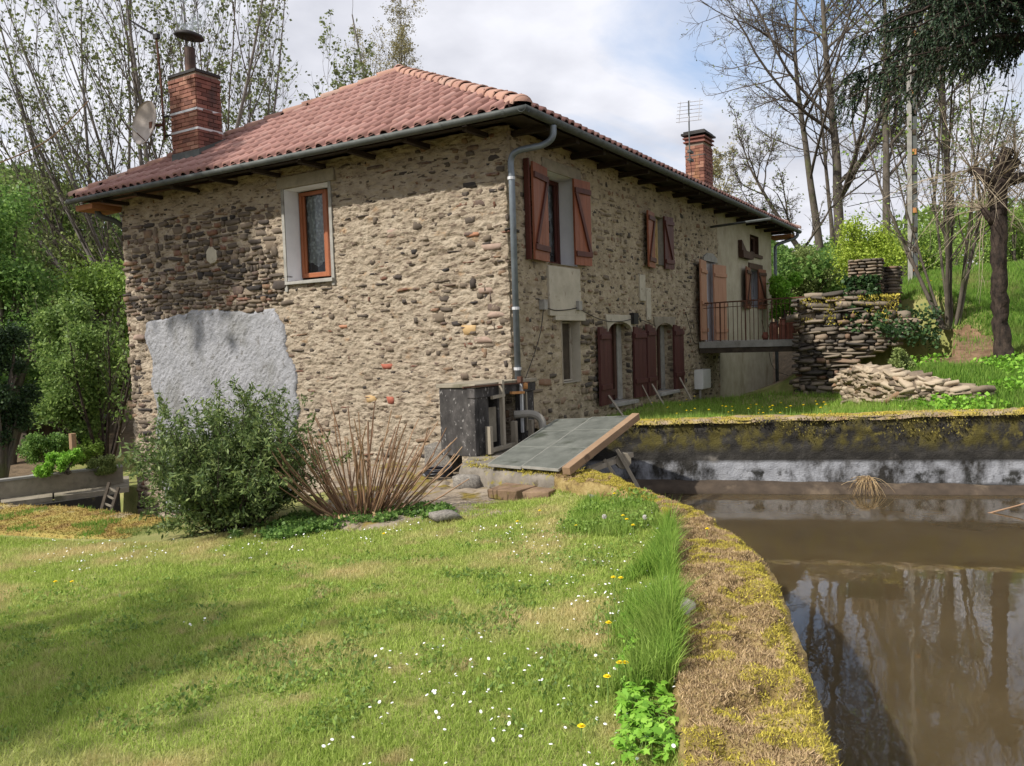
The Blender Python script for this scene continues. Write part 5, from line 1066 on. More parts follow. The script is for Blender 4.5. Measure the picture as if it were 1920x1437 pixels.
# paved patch
px4 = [(600, 988), (700, 990), (800, 986), (900, 980), (985, 976), (1050, 960), (1110, 938)]; A_ = resample(np.array([on_z(a, b, -.15)[:2] for a, b in px4]), 90); B_ = resample(np.array([[-.9, 2.6], [-.5, 1.6], [-.45, .9], [-1.0, .3], [-1.3, -.5], [-1.35, -1.3], [-1.5, -1.9]]), 90)
tt = np.linspace(0, 1, 60)[None, :, None]; G = A_[:, None]*(1-tt)+B_[:, None]*tt; q = p3(G[..., 0], G[..., 1], 0*G[..., 0]); Z = -.165+(fbm(q*2, 3, 81)-.5)*.07+(fbm(q*8, 3, 82)-.5)*.04-.1*np.clip(1-tt[..., 0]/.05, 0, 1)
cells = fbm(q*1.7, 2, 85); Z -= .05*np.exp(-((cells-.5)/.012)**2)
V, F = grid_mesh(np.stack([G[..., 0], G[..., 1], Z], -1)); o = np_obj('stone_paving', V, F, 'pavedirt', smooth=True); tag(o, kind='structure')
# box
bx = thing('sluice_box', 'black weathered concrete sluice housing against the corner of the stone house', 'sluice box', (-1.2, -.1, .1))
L_, Hh = 1.55, .9; Y1_ = .56
# walls: left slab (seen from the lawn), top, back, right post; open on the -y side
MB().box((0, 0, 0), (.09, Y1_, Hh), jit=.006).build('side_slab', 'black_concrete', bx, bevel=.012); MB().box((-.01, -.02, Hh-.13), (L_+.02, .11, Hh-.003), jit=.006).build('front_beam', 'black_concrete', bx, bevel=.01)
MB().box((-.025, -.04, Hh), (L_+.04, Y1_+.04, Hh+.05), jit=.008).build('lid', 'concrete_warm', bx, bevel=.01)
MB().box((.09, 0, 0), (.34, .1, Hh-.13)).build('front_post', 'black_concrete', bx, bevel=.01); MB().box((1.18, 0, 0), (L_, .1, Hh-.13)).build('front_post', 'black_concrete', bx, bevel=.01)
MB().box((.09, Y1_-.06, 0), (L_, Y1_, Hh)).build('back_slab', 'concrete', bx); MB().box((.72, .1, 0), (.8, .5, Hh-.13)).build('divider', 'black_concrete', bx)
MB().box((.36, .12, .12), (.7, .16, .6)).build('gate_board', 'concrete_warm', bx)
def bar(px, pt, pb, y, w_, mat, nm, x=None):
    a, b = on_y(px, pt, y), on_y(px, pb, y); o = MB().box((a[0]-w_/2, y-w_/2, b[2]), (a[0]+w_/2, y+w_/2, a[2]), jit=.003).build(nm, mat, bx); o.matrix_parent_inverse = Matrix.Translation((1.2, .1, -.1))
bar(940, 713, 840, -.19, .055, 'grey_wood', 'tall_post'); bar(917, 800, 852, -.19, .07, 'grey_wood', 'short_post'); bar(964, 790, 832, -.19, .07, 'grey_wood', 'short_post'); bar(995, 787, 822, -.19, .06, 'grey_wood', 'short_post')
bar(977, 716, 812, -.18, .035, 'alu', 'gate_rod'); bar(986, 735, 808, -.17, .03, 'concrete_warm', 'gate_rod')
for (a, b, c_, d_, w_, mat, nm) in ((922, 746, 945, 741, .04, 'grey_wood', 'cross_piece'), (958, 737, 982, 736, .035, 'rust_orange', 'rack_gear'), (918, 846, 968, 832, .05, 'grey_wood', 'threshold'), (868, 727, 992, 717, .02, 'rusty_iron', 'lever_rod')):
    yy = -.2; o = MB().beam(on_y(a, b, yy), on_y(c_, d_, yy), w_, w_).build(nm, mat, bx); o.matrix_parent_inverse = Matrix.Translation((1.2, .1, -.1))
q = on_y(985, 724, -.22); o = MB().lathe(q, [(.001, -.03), (.045, -.03), (.05, 0), (.045, .03), (.001, .03)], 10, axis=(.6, -.8, 0)).build('gear_knob', 'rust_orange', bx); o.matrix_parent_inverse = Matrix.Translation((1.2, .1, -.1))
q = on_y(975, 713, -.2); o = MB().box(q-np.array([.03, .03, .03]), q+np.array([.03, .03, .05])).build('rod_bracket', 'rusty_iron', bx); o.matrix_parent_inverse = Matrix.Translation((1.2, .1, -.1))
p0 = on_z(812, 897, -.2); gb = MB(); gb.box((-.16, -.14, 0), (.2, .3, .42), jit=.02); o = gb.build('granite_block', 'granite', bevel=.02); o.location = (p0[0]+.35, p0[1]+.0, -.22); o.rotation_euler = (0, 0, .12); tag(o, 'short rough granite block standing left of the black sluice box', 'stone block')
# hose coil
q = on_z(822, 896, -.17); t = thing('garden_hose', 'coil of glossy black hose lying by the granite block', 'hose', (q[0], q[1], -.16)); pts = [(.17*math.cos(a)*(1+.04*math.sin(a*1.7)), .19*math.sin(a), .02+.012*a/6.28*1.6+.01*math.sin(a*2.3)) for a in np.linspace(0, 6.28*5, 110)]; MB().tube(pts, .015, 6).build('coil', 'rubber', t, smooth=True)
MB().tube([(-.15, .1, .03), (-.19, .13, .06)], .02, 6).build('connector', 'alu', t)
# pvc elbow
q = on_y(1003, 790, -.35); o = MB().tube(pbez([(q[0]-.15, -.1, q[2]+.1), (q[0], -.3, q[2]+.1), (q[0]+.05, -.42, q[2]+.02), (q[0]+.03, -.46, q[2]-.12)]), .055, 10).build('drain_pipe', 'pvc'); tag(o, 'bent grey drain pipe poking out beside the sluice box', 'pipe')
# grating: two panels
A0, B0 = on_z(915, 872, .14), on_z(1052, 884, .14); A1, B1 = on_z(1043, 788, .44), on_z(1188, 783, .52)
gr = thing('metal_grating', 'two grey bar grating panels lying tilted over the mill race', 'grating', tuple(A0)); 
def quad(a0, b0, a1, b1, t0, t1): return [a0*(1-t0)+b0*t0, a0*(1-t1)+b0*t1, a1*(1-t1)+b1*t1, a1*(1-t0)+b1*t0]
nrm = np.cross(B0-A0, A1-A0); nrm /= np.linalg.norm(nrm); nrm = nrm if nrm[2] > 0 else -nrm
for (t0, t1, up_) in ((0, .47, .0), (.485, .97, .012)):
    c = [p-A0+nrm*up_ for p in quad(A0, B0, A1, B1, t0, t1)]
    pan = MB().prism([tuple(p) for p in c], (0, 0, 0), tuple(-nrm*.02)).build('grating_panel', 'grate', gr)
    mb = MB()
    for k in range(46): f = (k+.5)/46; a = c[0]*(1-f)+c[1]*f; b = c[3]*(1-f)+c[2]*f; mb.beam(a+nrm*.008, b+nrm*.008, .006, .016, up=tuple(nrm))
    tag(mb.build('bars', 'grate', pan), kind='stuff')
    mb = MB()
    for a, b in ((c[0], c[1]), (c[3], c[2]), (c[0], c[3]), (c[1], c[2])): mb.beam(a, b, .011, .03, up=tuple(nrm))
    mb.build('frame', 'concrete', pan)
    for f in (.35, .7):
        a, b = c[0]*(1-f)+c[3]*f, c[1]*(1-f)+c[2]*f; MB().beam(a+nrm*.012, b+nrm*.012, .012, .012, up=tuple(nrm)).build('crossbar', 'grate', pan)
bm = MB().beam(on_z(1062, 887, .13)+nrm*.02, on_z(1193, 781, .58), .1, .09).build('timber_beam', 'beam_wood', bevel=.006); tag(bm, 'brown timber beam running up the right edge of the grating', 'beam')
# loose slabs
st_ = thing('brown_slab', 'pair of mossy brown stone slabs lying flat in front of the grating', 'slab', tuple(on_z(985, 915, -.1)))
base = on_z(985, 915, -.1)
for k, (px, py, l, w_) in enumerate(((960, 922, .44, .34), (1008, 925, .42, .3), (985, 912, .5, .2))):
    q = on_z(px, py, -.1)-base; mb = MB(); mb.box((-w_/2, -l/2, -.08), (w_/2, l/2, .05-.012*k), jit=.018); o = mb.build('slab_piece', 'curve_rock' if k == 3 else 'pavebrown', st_, bevel=.012) if 'pavebrown' in MATS else None
    if o is None: M('pavebrown', [(.3, (.12, .075, .045)), (.7, (.25, .17, .11))], scale=6, bump=.6, over=[(5, .55, .65, (.16, .13, .03), X1)]); o = mb.build('slab_piece', 'pavebrown', st_, bevel=.012)
    o.location = tuple(q); o.rotation_euler = (0, 0, .15*k-.1)
q = on_z(1278, 1143, WT+.03); V0, Q0, T0 = LUMPS[7]; o = np_obj('small_rock', V0*np.array([.16, .1, .09]), [Q0, T0], 'plaster_pale'); o.location = tuple(q); tag(o, 'small pale rock on the inner edge of the mossy curved wall', 'rock')
# broken stones at the foot of the ledge
for k, (px, py, s_, lb) in enumerate(((880, 905, (.3, .42, .22), 'squat weathered stone directly left of the grating, below the sluice box'), (1130, 940, (.2, .3, .2), 'angular grey stone wedged at the end of the curved wall by the tall grass'), (835, 967, (.2, .3, .07), 'flat brown stone half buried in ivy by the dry stalks'))):
    q = on_z(px, py, -.1); V0, Q0, T0 = LUMPS[9+k]; o = np_obj('loose_stone', V0*np.array(s_), [Q0, T0], 'granite'); o.location = (q[0], q[1], -.1); o.rotation_euler = (0, 0, .5*k); tag(o, lb, 'stone')
# timber frame in the water
tf = thing('timber_frame', 'old grey timber sluice frame slanting out of the pond under the grating', 'timber frame', tuple(at(1150, 900, 10.2))); bq = at(1150, 900, 10.2)
for (a, b, c_, d_, w_, nm, D0_, D1_) in ((1104, 882, 1182, 852, .1, 'crossbar', 9.9, 10.5), (1157, 843, 1200, 920, .07, 'leg', 10.2, 10.2), (1133, 862, 1162, 905, .06, 'leg', 10.1, 10.1), (1102, 874, 1110, 892, .06, 'leg', 9.85, 9.85)):
    MB().beam(at(a, b, D0_)-bq, at(c_, d_, D1_)-bq, w_, w_*.6).build(nm, 'grey_wood', tf)
MB().lathe(at(1168, 864, 10.25)-bq, [(.001, -.04), (.1, -.04), (.11, 0), (.1, .04), (.001, .04)], 10, axis=(-.8, -.6, 0)).build('hub', 'concrete_warm', tf)
# branch in the water, twig tuft on the wall
q = on_z(1845, 962, WZ); o = MB().tube([tuple(q+np.array([0, 0, -.02])), tuple(q+np.array([.2, -.35, .08])), tuple(q+np.array([.35, -.7, .22]))], [.012, .01, .006], 5).build('fallen_branch', 'stalk'); tag(o, 'thin pale dead branch poking out of the brown pond water', 'branch')

# ------------------------------------------------------------------ tailrace walkway left of the house
cz = -1.0; a0, a1 = on_z(0, 943, cz), on_z(226, 915, cz); b0, b1 = on_z(0, 918, cz), on_z(226, 893, cz)
wk = thing('canal_walkway', 'concrete slab walkway with parapet along the sunken mill stream', 'walkway', tuple(a0)); ext = 1.8
for k, (t0, t1) in enumerate(((-1.8, .0), (.0, .42), (.425, 1.08))):
    f = lambda t, a, b: a*(1-t)+b*t
    c = [f(t0+.005, a0, a1), f(t1-.005, a0, a1), f(t1-.005, b0, b1), f(t0+.005, b0, b1)]; MB().prism([tuple(p-a0+np.array([0, 0, -.006*k])) for p in c], (0, 0, 0), (0, 0, -.09)).build('slab', 'concrete_warm', wk)
p0, p1 = on_z(0, 906, -.72), on_z(228, 878, -.72); d = (p1-p0)
MB().beam(p0-d*1.8-a0-np.array([0, 0, .2]), p1-a0-np.array([0, 0, .2]), .14, .46).build('parapet', 'concrete_warm', wk); MB().beam(p0-d*1.8-a0+np.array([0, 0, .05]), p1-a0+np.array([0, 0, .05]), .18, .04).build('coping', 'concrete', wk)
MB().beam(a0-d*1.8-a0-np.array([0, -.1, .45]), a1-a0-np.array([0, -.1, .45]), .3, .7).build('foundation', 'curve_rock', wk)
lad = thing('wooden_ladder', 'short old wooden ladder leaning in the sunken stream by the house corner', 'ladder', tuple(at(205, 930, 14.2))); lb = at(205, 930, 14.2)
r1a, r1b, r2a, r2b = at(205, 905, 14.2)-lb, at(188, 965, 13.9)-lb, at(222, 915, 14.2)-lb, at(205, 970, 13.9)-lb
MB().beam(r1a, r1b, .05, .04).build('rail', 'dark_timber', lad); MB().beam(r2a, r2b, .05, .04).build('rail', 'dark_timber', lad)
for f in (.15, .4, .65, .9): MB().beam(r1a*(1-f)+r1b*f, r2a*(1-f)+r2b*f, .03, .03).build('rung', 'grey_wood', lad)
fp = at(137, 838, 17); o = MB().tube([tuple(fp-np.array([0, 0, .35])), tuple(fp+np.array([0, 0, .28]))], .07, 8).build('fence_post', 'stalk'); tag(o, 'short round wooden post among bright green garden shrubs', 'post')
fp2 = at(75, 792, 22); sh_ = thing('low_shed', 'dark low shelter with sloping roof hidden under the trees on the left', 'shed', tuple(fp2)); MB().box((-1, -1.2, -.5), (1, 1.2, .05)).build('wall', 'dark_timber', sh_); MB().box((-1.2, -1.4, .05), (1.2, 1.4, .12)).build('roof', 'zinc', sh_)
# ------------------------------------------------------------------ trees
def gz(x, y): return float(height(np.array([x]), np.array([y]))[0])
def foot(px, D, dz=-.1):
    p = at(px, 640, D); return np.array([p[0], p[1], gz(p[0], p[1])+dz])
def top_z(px, py, D): return float(at(px, py, D)[2])
def screen_dir(right, up, fwd=0): v = np.array([RGT[0]*right+FWD[0]*fwd, RGT[1]*right+FWD[1]*fwd, up]); return v/np.linalg.norm(v)

# sycamores behind the house: many steep pale limbs, small opening leaves
def steep_tree(seed, px, D, ytop, stems, label, leafd=14, lsize=.12, lmat='bud', fan=1., n1=13, base=None):
    rng = np.random.default_rng(seed); b = foot(px, D) if base is None else base; Hh = top_z(px, ytop, D)-b[2]
    dirs = [screen_dir(fan*v, 1, rng.uniform(-.12, .12)) for v in stems]; Ls = [Hh*(1-.12*abs(v))*rng.uniform(.9, 1.02)/d[2]*(.98 if abs(v) < .3 else .8) for v, d in zip(stems, dirs)]
    br = grow(rng, b, dirs, Ls, [.1*Hh/14*(1-.25*abs(v)) for v in stems], [
        dict(n=n1, len=.46, ang=(20, 38), t0=.15, wander=.05, trop=.1, rr=.45, seg=7, sides=4, short=.5, rmin=.014),
        dict(n=8, len=.42, ang=(20, 44), t0=.2, wander=.09, trop=.06, rr=.55, seg=5, sides=3, rmin=.01),
        dict(n=5, len=.45, ang=(25, 55), t0=.3, wander=.1, trop=.06, rr=.55, seg=3, sides=3, rmin=.005)], nseg0=12, wander0=.025, trop0=.02, r_end0=.15)
    P_ = leaf_points(rng, br[-1], max(1, leafd//5), .06)
    return plant('sycamore_tree', label, 'tree', b, br, 'bark_pale', leaves(rng, P_, lsize, .2, .8), lmat, 'tall spring trees behind the house', twig='twig')
steep_tree(1, 330, 27, -190, [-.8, -.62, -.45, -.3, -.15, -.02, .12, .26], 'tall multi-stemmed tree with small opening leaves directly behind the smoking chimney', 10, n1=11)
steep_tree(2, 205, 30, -60, [-.75, -.55, -.38, -.2, -.05, .12], 'tall steep-limbed tree with opening leaves left of the satellite dish', 10, n1=9)
steep_tree(3, 445, 29, -30, [-.25, -.1, .05, .2, .36], 'upright tree with small green leaves just right of the smoking chimney', 12, .13, n1=9)
steep_tree(4, 570, 36, 165, [-.25, -.05, .2, .4], 'lower pale green tree behind the middle of the tiled roof', 20, .14, 'bud', n1=9)
# birch
rng = np.random.default_rng(14); b = foot(765, 42); Hh = top_z(765, 40, 42)-b[2]
br = grow(rng, b, [screen_dir(-.05, 1), screen_dir(.06, 1), screen_dir(0, 1)], [Hh, Hh*.97, Hh*.9], [.13, .12, .1], [dict(n=22, len=.3, ang=(16, 36), t0=.3, wander=.06, trop=.07, rr=.4, seg=6, sides=4, short=.6, rmin=.015), dict(n=8, len=.5, ang=(20, 45), t0=.2, wander=.1, trop=-.02, rr=.5, seg=4, sides=3, rmin=.008), dict(n=5, len=.6, ang=(25, 60), t0=.2, wander=.1, trop=-.2, rr=.5, seg=4, sides=3, rmin=.006)], nseg0=10, wander0=.02)
P_ = leaf_points(rng, br[-1], 10, .08); plant('birch_tree', 'pale wispy birch showing above the roof ridge', 'tree', b, br, 'bark_pale', leaves(rng, P_, .1, 0, .5), 'catkin', twig='twig')
# bare oaks on the right
def oak(seed, px, D, ytop, lean, label, crown_dir=None, n1=15, t0=.25, r=.26, leaf=False, lmat='bud', L1=.52, grp='tall bare trees on the bank', ang=(38, 72)):
    rng = np.random.default_rng(seed); b = foot(px, D); Hh = top_z(px, ytop, D)-b[2]; d = screen_dir(*lean)
    br = grow(rng, b, [d], [Hh/d[2]], [r*.78], [
        dict(n=n1, len=L1, ang=ang, t0=t0, wander=.1, trop=.06, rr=.5, seg=8, sides=5, short=.45, rmin=.03, flat=.5),
        dict(n=9, len=.48, ang=(28, 62), t0=.15, wander=.14, trop=.02, rr=.55, seg=6, sides=4, rmin=.014, flat=.7),
        dict(n=7, len=.5, ang=(30, 65), t0=.15, wander=.16, trop=.02, rr=.55, seg=4, sides=3, rmin=.011),
        dict(n=4, len=.55, ang=(30, 70), t0=.2, wander=.18, trop=0, rr=.6, seg=3, sides=3, rmin=.008)], nseg0=14, wander0=.03, trop0=.01, r_end0=.2)
    lf = None
    P_ = leaf_points(rng, br[-1], 1 if not leaf else leaf, .1); P_ = P_ if leaf else P_[rng.random(len(P_)) < .3]; lf = leaves(rng, P_, .14 if leaf else .09, 0, .7)
    return plant('oak_tree', label, 'tree', b, br, 'bark_grey', lf, lmat, grp, twig='twig')
oak(21, 1583, 33, -120, (-.02, 1), 'tallest bare oak with a thick grey trunk right behind the lime green bush', n1=17, r=.3, t0=.25)
oak(22, 1545, 34, -20, (-.06, 1), 'bare oak with slimmer trunk, left one of the close pair behind the house end', n1=15, r=.24, L1=.6, t0=.2)
oak(23, 1566, 36, 60, (.0, 1), 'thin bare tree squeezed between the pair of oak trunks', n1=9, r=.15)
oak(24, 1575, 31, 330, (-.75, .85), 'low tree leaning hard left towards the roof tip with ivy on its trunk', n1=10, r=.2, t0=.3, leaf=False)
oak(25, 1668, 30, -140, (-.03, 1), 'tall leafing tree with ivy-green trunk left of the concrete pole', n1=11, r=.21, leaf=1, lmat='bud', ang=(25, 50))
oak(26, 1690, 35, -120, (.03, 1), 'pale slender tree immediately behind the concrete pole', n1=9, r=.17, leaf=1, ang=(20, 45), L1=.32)
oak(27, 1790, 37, -150, (.01, 1), 'moss-green trunk seen between the shrub stems and the pollard', n1=9, r=.22, leaf=1, ang=(20, 45), L1=.3)
oak(29, 1745, 44, 40, (.03, 1), 'distant thin tree behind the multi-stemmed shrub', n1=9, r=.14, leaf=1, ang=(20, 45), L1=.3)
oak(30, 1850, 44, 60, (-.03, 1), 'distant thin tree behind the pollard trunk', n1=9, r=.14, leaf=1, ang=(20, 45), L1=.3)
# distant small trees
oak(31, 1372, 60, 345, (0, 1), 'distant blossoming tree beside the far chimney', n1=10, r=.14, leaf=3, lmat='catkin', ang=(25, 50), grp=None)

# hazel-like multi-stem shrub on the bank
def multi(seed, px, D, ytop, stems, label, r=.05, n=9, lm='leaf_spring', leafn=2, ls=.07, name='coppiced_shrub', bark='bark_grey', cat='shrub', basepy=None, trop0=.01, sub=.32):
    rng = np.random.default_rng(seed); b = foot(px, D) if basepy is None else at(px, basepy, D); Hh = top_z(px, ytop, D)-b[2]
    dirs = [screen_dir(v, 1, rng.uniform(-.2, .2)) for v in stems]; Ls = [Hh*rng.uniform(.75, 1.05)/max(.5, d[2]) for d in dirs]
    bases = np.array([b+np.array([*(RGT*v*.5), 0]) for v in stems])
    br = grow(rng, bases, dirs, Ls, [r*rng.uniform(.7, 1.2) for _ in stems], [dict(n=n, len=sub, ang=(20, 45), t0=.25, wander=.08, trop=.08, rr=.5, seg=5, sides=4, rmin=.006), dict(n=5, len=.5, ang=(25, 55), t0=.2, wander=.1, trop=.04, rr=.5, seg=4, sides=3, rmin=.003)], nseg0=10, wander0=.03, trop0=trop0)
    P_ = leaf_points(rng, br[-1], leafn, .05)
    return plant(name, label, cat, b, br, bark, leaves(rng, P_, ls, .2, .75), lm, twig='twig')
multi(41, 1782, 16.0, 150, [-.3, -.22, -.1, 0, .06, .18, .26, -.02], 'leafing multi-stemmed shrub on the grass bank left of the pollard', r=.04, n=10, leafn=2, ls=.07, basepy=618)
# pollard
rng = np.random.default_rng(51); b = at(1885, 690, 13.5); ft = at(1866, 335, 13.5)
t = thing('pollard_tree', 'dark pollarded trunk with long whippy shoots at the right edge', 'tree', tuple(b))
k = 26; pts = [tuple((b*(1-f)+ft*f)+np.array([rng.normal(0, .008)+.03*math.sin(f*7), rng.normal(0, .008)+.03*math.sin(f*5), 0])-b) for f in np.linspace(0, 1, k)]; rs = [(.15-.03*min(1, f*5)+.03*max(0, f-.85)*6)*random.uniform(.93, 1.08) for f in np.linspace(0, 1, k)]
q = MB().tube(pts, rs, 14); 
for (px, py) in ((1822, 318), (1905, 300), (1890, 280), (1925, 330)): e_ = at(px, py, 13.5)-b; q.tube([tuple(ft-b-np.array([0, 0, .1])), tuple((ft-b)*.5+e_*.5+np.array([0, 0, -.02])), tuple(e_)], [.13, .1, .075], 8)
e_ = at(1845, 393, 13.4)-b; q.tube([tuple((b*.35+ft*.65)*1.0-b+np.array([0, 0, .25])), tuple(e_)], [.08, .05], 7); q.v = [tuple(np.array(v)+(vnoise(np.array([np.array(v)*9]), 3)[0]-.5)*.08) for v in q.v]; q.build('trunk', 'bark_dark', t, smooth=True)
heads = [at(px, py, 13.5) for px, py in ((1822, 318), (1905, 300), (1925, 330), (1868, 335), (1845, 393))]; B_ = []; Dn = []
for h in heads:
    for _ in range(34): B_.append(h); Dn.append(rng.normal(0, 1, 3)+np.array([0, 0, .35]))
br = grow(rng, np.array(B_), Dn, rng.uniform(.6, 1.5, len(B_)), [.009]*len(B_), [dict(n=4, len=.45, ang=(15, 45), t0=.3, wander=.1, trop=-.06, rr=.6, seg=4, sides=3, rmin=.003)], nseg0=7, wander0=.08, trop0=-.05, r_end0=.3)
Vs, Fs, kk = [], [], 0
for Pt, Rd, sd in br: V, F = tubes(Pt-b, Rd, 3); Vs.append(V); Fs.append(F+kk); kk += len(V)
np_obj('shoots', np.concatenate(Vs), np.concatenate(Fs), 'whip', t)
# spruce boughs top right: a spruce whose trunk stands right of the frame
rng = np.random.default_rng(61); b = foot(1990, 13.5); t = thing('spruce_tree', 'dark spruce with drooping boughs hanging into the top right corner', 'tree', tuple(b))
MB().tube([(0, 0, 0), (.05, 0, 5), (.05, .05, 11)], [.3, .2, .05], 10).build('trunk', 'bark_dark', t)
Pts = []; bo = []; dirs = []
for z in np.arange(5.1, 11, .25):
    for _ in range(6):
        a = rng.uniform(0, 6.28); L = (3.15*(1-(z-4.5)/16))*rng.uniform(.75, 1.15)
        if rng.random() < .45: a = math.atan2(-RGT[1]*1+FWD[1]*-.1, -RGT[0])+rng.normal(0, .4)
        bo.append((z, a, L))
for (z, a, L) in bo:
    n = 12; s = np.linspace(0, 1, n); P_ = np.stack([np.cos(a)*L*s, np.sin(a)*L*s, z+.25*s*L*.4-.27*L*s**2+.1*L*np.maximum(s-.8, 0)], 1)+rng.normal(0, .03, (n, 3)); Pts.append(P_)
Pt = np.array(Pts); Rd = np.linspace(.045, .008, 12)[None]*np.ones((len(Pt), 1)); V, F = tubes(Pt, Rd, 4); np_obj('boughs', V, F, 'bark_dark', t)
# hanging sprays: twigs, then needles
tw = []
for P_ in Pt:
    for _ in range(46):
        i = rng.uniform(1.5, 11); i0 = min(int(i), 10); p = P_[i0]*(1-(i-i0))+P_[i0+1]*(i-i0); dr = (P_[i0+1]-P_[i0]); dr /= np.linalg.norm(dr); sd = np.cross(dr, [0, 0, 1])*rng.choice([-1, 1])
        d = dr*rng.uniform(.1, .7)+sd*rng.uniform(.2, .9)+np.array([0, 0, rng.uniform(-1.1, -.1)]); d /= np.linalg.norm(d); L = rng.uniform(.18, .5); s = np.linspace(0, 1, 4)[:, None]; tw.append(p+d*L*s+np.array([0, 0, -.35*L])*s**2)
tw = np.array(tw); V, F = tubes(tw, np.full((len(tw), 4), .006), 3); np_obj('twigs', V, F, 'bark_dark', t)
nn_ = 36; ii = rng.uniform(0, 3, (len(tw), nn_)); i0 = np.minimum(ii.astype(int), 2); ar = np.arange(len(tw))[:, None]; f = (ii-i0)[..., None]; P_ = (tw[ar, i0]*(1-f)+tw[ar, i0+1]*f).reshape(-1, 3); dd = (tw[ar, i0+1]-tw[ar, i0]).reshape(-1, 3); dd /= np.linalg.norm(dd, axis=1, keepdims=True)
V, F = leaves(rng, P_, .07, 0, .34, direc=dd+rng.normal(0, .25, dd.shape)); np_obj('crown', V, F, 'needle', t)
# small distant conifer
rng = np.random.default_rng(62); b = foot(1436, 62); Hh = top_z(1436, 395, 62)-b[2]; t = thing('distant_conifer', 'small distant conifer poking up behind the tip of the roof', 'tree', tuple(b)); MB().tube([(0, 0, 0), (0, 0, Hh)], [.15, .03], 6).build('trunk', 'bark_dark', t)
n = 5000; z = rng.random(n)**1.2; a = rng.uniform(0, 6.28, n); rr = (1-z)*Hh*.22*rng.random(n)**.4*(.75+.25*np.sin(z*60)); P_ = np.stack([rr*np.cos(a), rr*np.sin(a), z*Hh-.2*rr], 1); V, F = leaves(rng, P_, .3, 0, .35); np_obj('crown', V, F, 'leaf_dark', t)

# leafy bushes: crown volume of clumps
def bushy(name, label, seed, px, D, pytop, pybase, wpx, lm, n, ls, cat='shrub', bark='bark_grey', clumps=26, squash=1., group=None, stems=9, up=.2, drop=0., base=None, loose=.16):
    rng = np.random.default_rng(seed); b = at(px, pybase, D) if base is None else base; zt_ = top_z(px, pytop, D); Hh = zt_-b[2]; Wd = wpx/CF*D/2
    t = thing(name, label, cat, tuple(b), group)
    c = rng.normal(size=(clumps, 3)); c /= np.linalg.norm(c, axis=1, keepdims=True); rr = rng.uniform(.35, .9, clumps)[:, None]; c = c*rr*np.array([Wd, Wd*squash, Hh*.46]); c[:, 2] += Hh*(.54+drop); cr = rng.uniform(.16, .34, clumps)*min(Wd, Hh*.6)*1.35
    w_ = cr**2; pick = rng.choice(clumps, n, p=w_/w_.sum()); d = rng.normal(size=(n, 3)); d /= np.linalg.norm(d, axis=1, keepdims=True); rad = cr[pick]*(rng.random(n)**.45)*(1+rng.normal(0, loose, n)); P_ = c[pick]+d*rad[:, None]; P_[:, 2] = np.maximum(P_[:, 2], .02)
    V, F = leaves(rng, P_, ls, up, .65); np_obj('foliage' if cat == 'shrub' else 'crown', V, F, lm, t)
    # limbs reach towards the clumps
    k = min(clumps, stems*3); S0 = np.zeros((k, 3))+rng.normal(0, .06, (k, 3))*np.array([1, 1, 0]); s = np.linspace(0, 1, 7)[None, :, None]; E_ = c[:k, None]; Pt = S0[:, None]*(1-s)+E_*s; Pt[..., 0:2] *= s[..., 0:1]**.35; Pt[..., 2] += 0; Pt += rng.normal(0, .03*Wd, Pt.shape)*s
    V, F = tubes(Pt, np.linspace(1, .25, 7)[None]*np.full((k, 1), .018*Hh+.004), 5); np_obj('stem' if cat == 'shrub' else 'trunk', V, F, bark, t)
    return t
# left side greenery, far to near
bushy('lime_tree', 'broad mid green tree filling the upper left edge', 71, -20, 24, 215, 900, 330, 'leaf_mid', 20800, .13, 'tree', clumps=40)
bushy('leafy_tree', 'yellow-green leafing tree in front of the sky gap left of the house', 72, 150, 30, 300, 860, 240, 'leaf_olive', 12800, .15, 'tree', clumps=34, loose=.3)
bushy('leafy_tree', 'dark dense tree at the left edge at half height', 73, 20, 20, 330, 880, 210, 'leaf_green', 20800, .1, 'tree', clumps=36)
bushy('leafy_tree', 'spring green tree touching the left wall of the stone house', 74, 190, 24, 440, 870, 190, 'leaf_spring', 16000, .11, 'tree', clumps=34, loose=.3)
bushy('leafy_tree', 'round green tree low beside the left house wall above the stream', 75, 150, 19, 560, 860, 170, 'leaf_mid', 26000, .085, 'tree', clumps=36)
bushy('leafy_tree', 'mid green tree mass between the dark edge trees and the house', 76, 80, 22, 500, 880, 200, 'leaf_green', 22000, .1, 'tree', clumps=36)
bushy('yew_bush', 'very dark yew at the left edge above the walkway', 77, 5, 15.5, 560, 915, 130, 'leaf_dark', 26000, .06, clumps=30)
bushy('garden_shrub', 'bright green rounded shrub, larger one above the walkway', 78, 128, 15.3, 838, 890, 120, 'leaf_bright', 9000, .045, clumps=16, drop=-.16)
bushy('garden_shrub', 'bright green shrub behind the wooden fence post', 79, 85, 18, 800, 870, 90, 'leaf_green', 7000, .055, clumps=16, drop=-.16)
bushy('garden_shrub', 'small olive shrub next to the house corner above the parapet', 80, 192, 16, 850, 890, 55, 'leaf_olive', 5000, .04, clumps=12, drop=-.16)
bushy('garden_shrub', 'lighter green shrub under the thin trunks by the house corner', 81, 165, 18.5, 800, 870, 90, 'leaf_spring', 7000, .055, clumps=14, drop=-.16)
multi(82, 195, 18.5, 580, [-.5, -.3, -.15, 0, .1, .2, .3], 'cluster of thin dark trunks beside the left corner of the house', r=.045, n=9, lm='leaf_mid', leafn=4, ls=.085, basepy=880, bark='bark_dark')
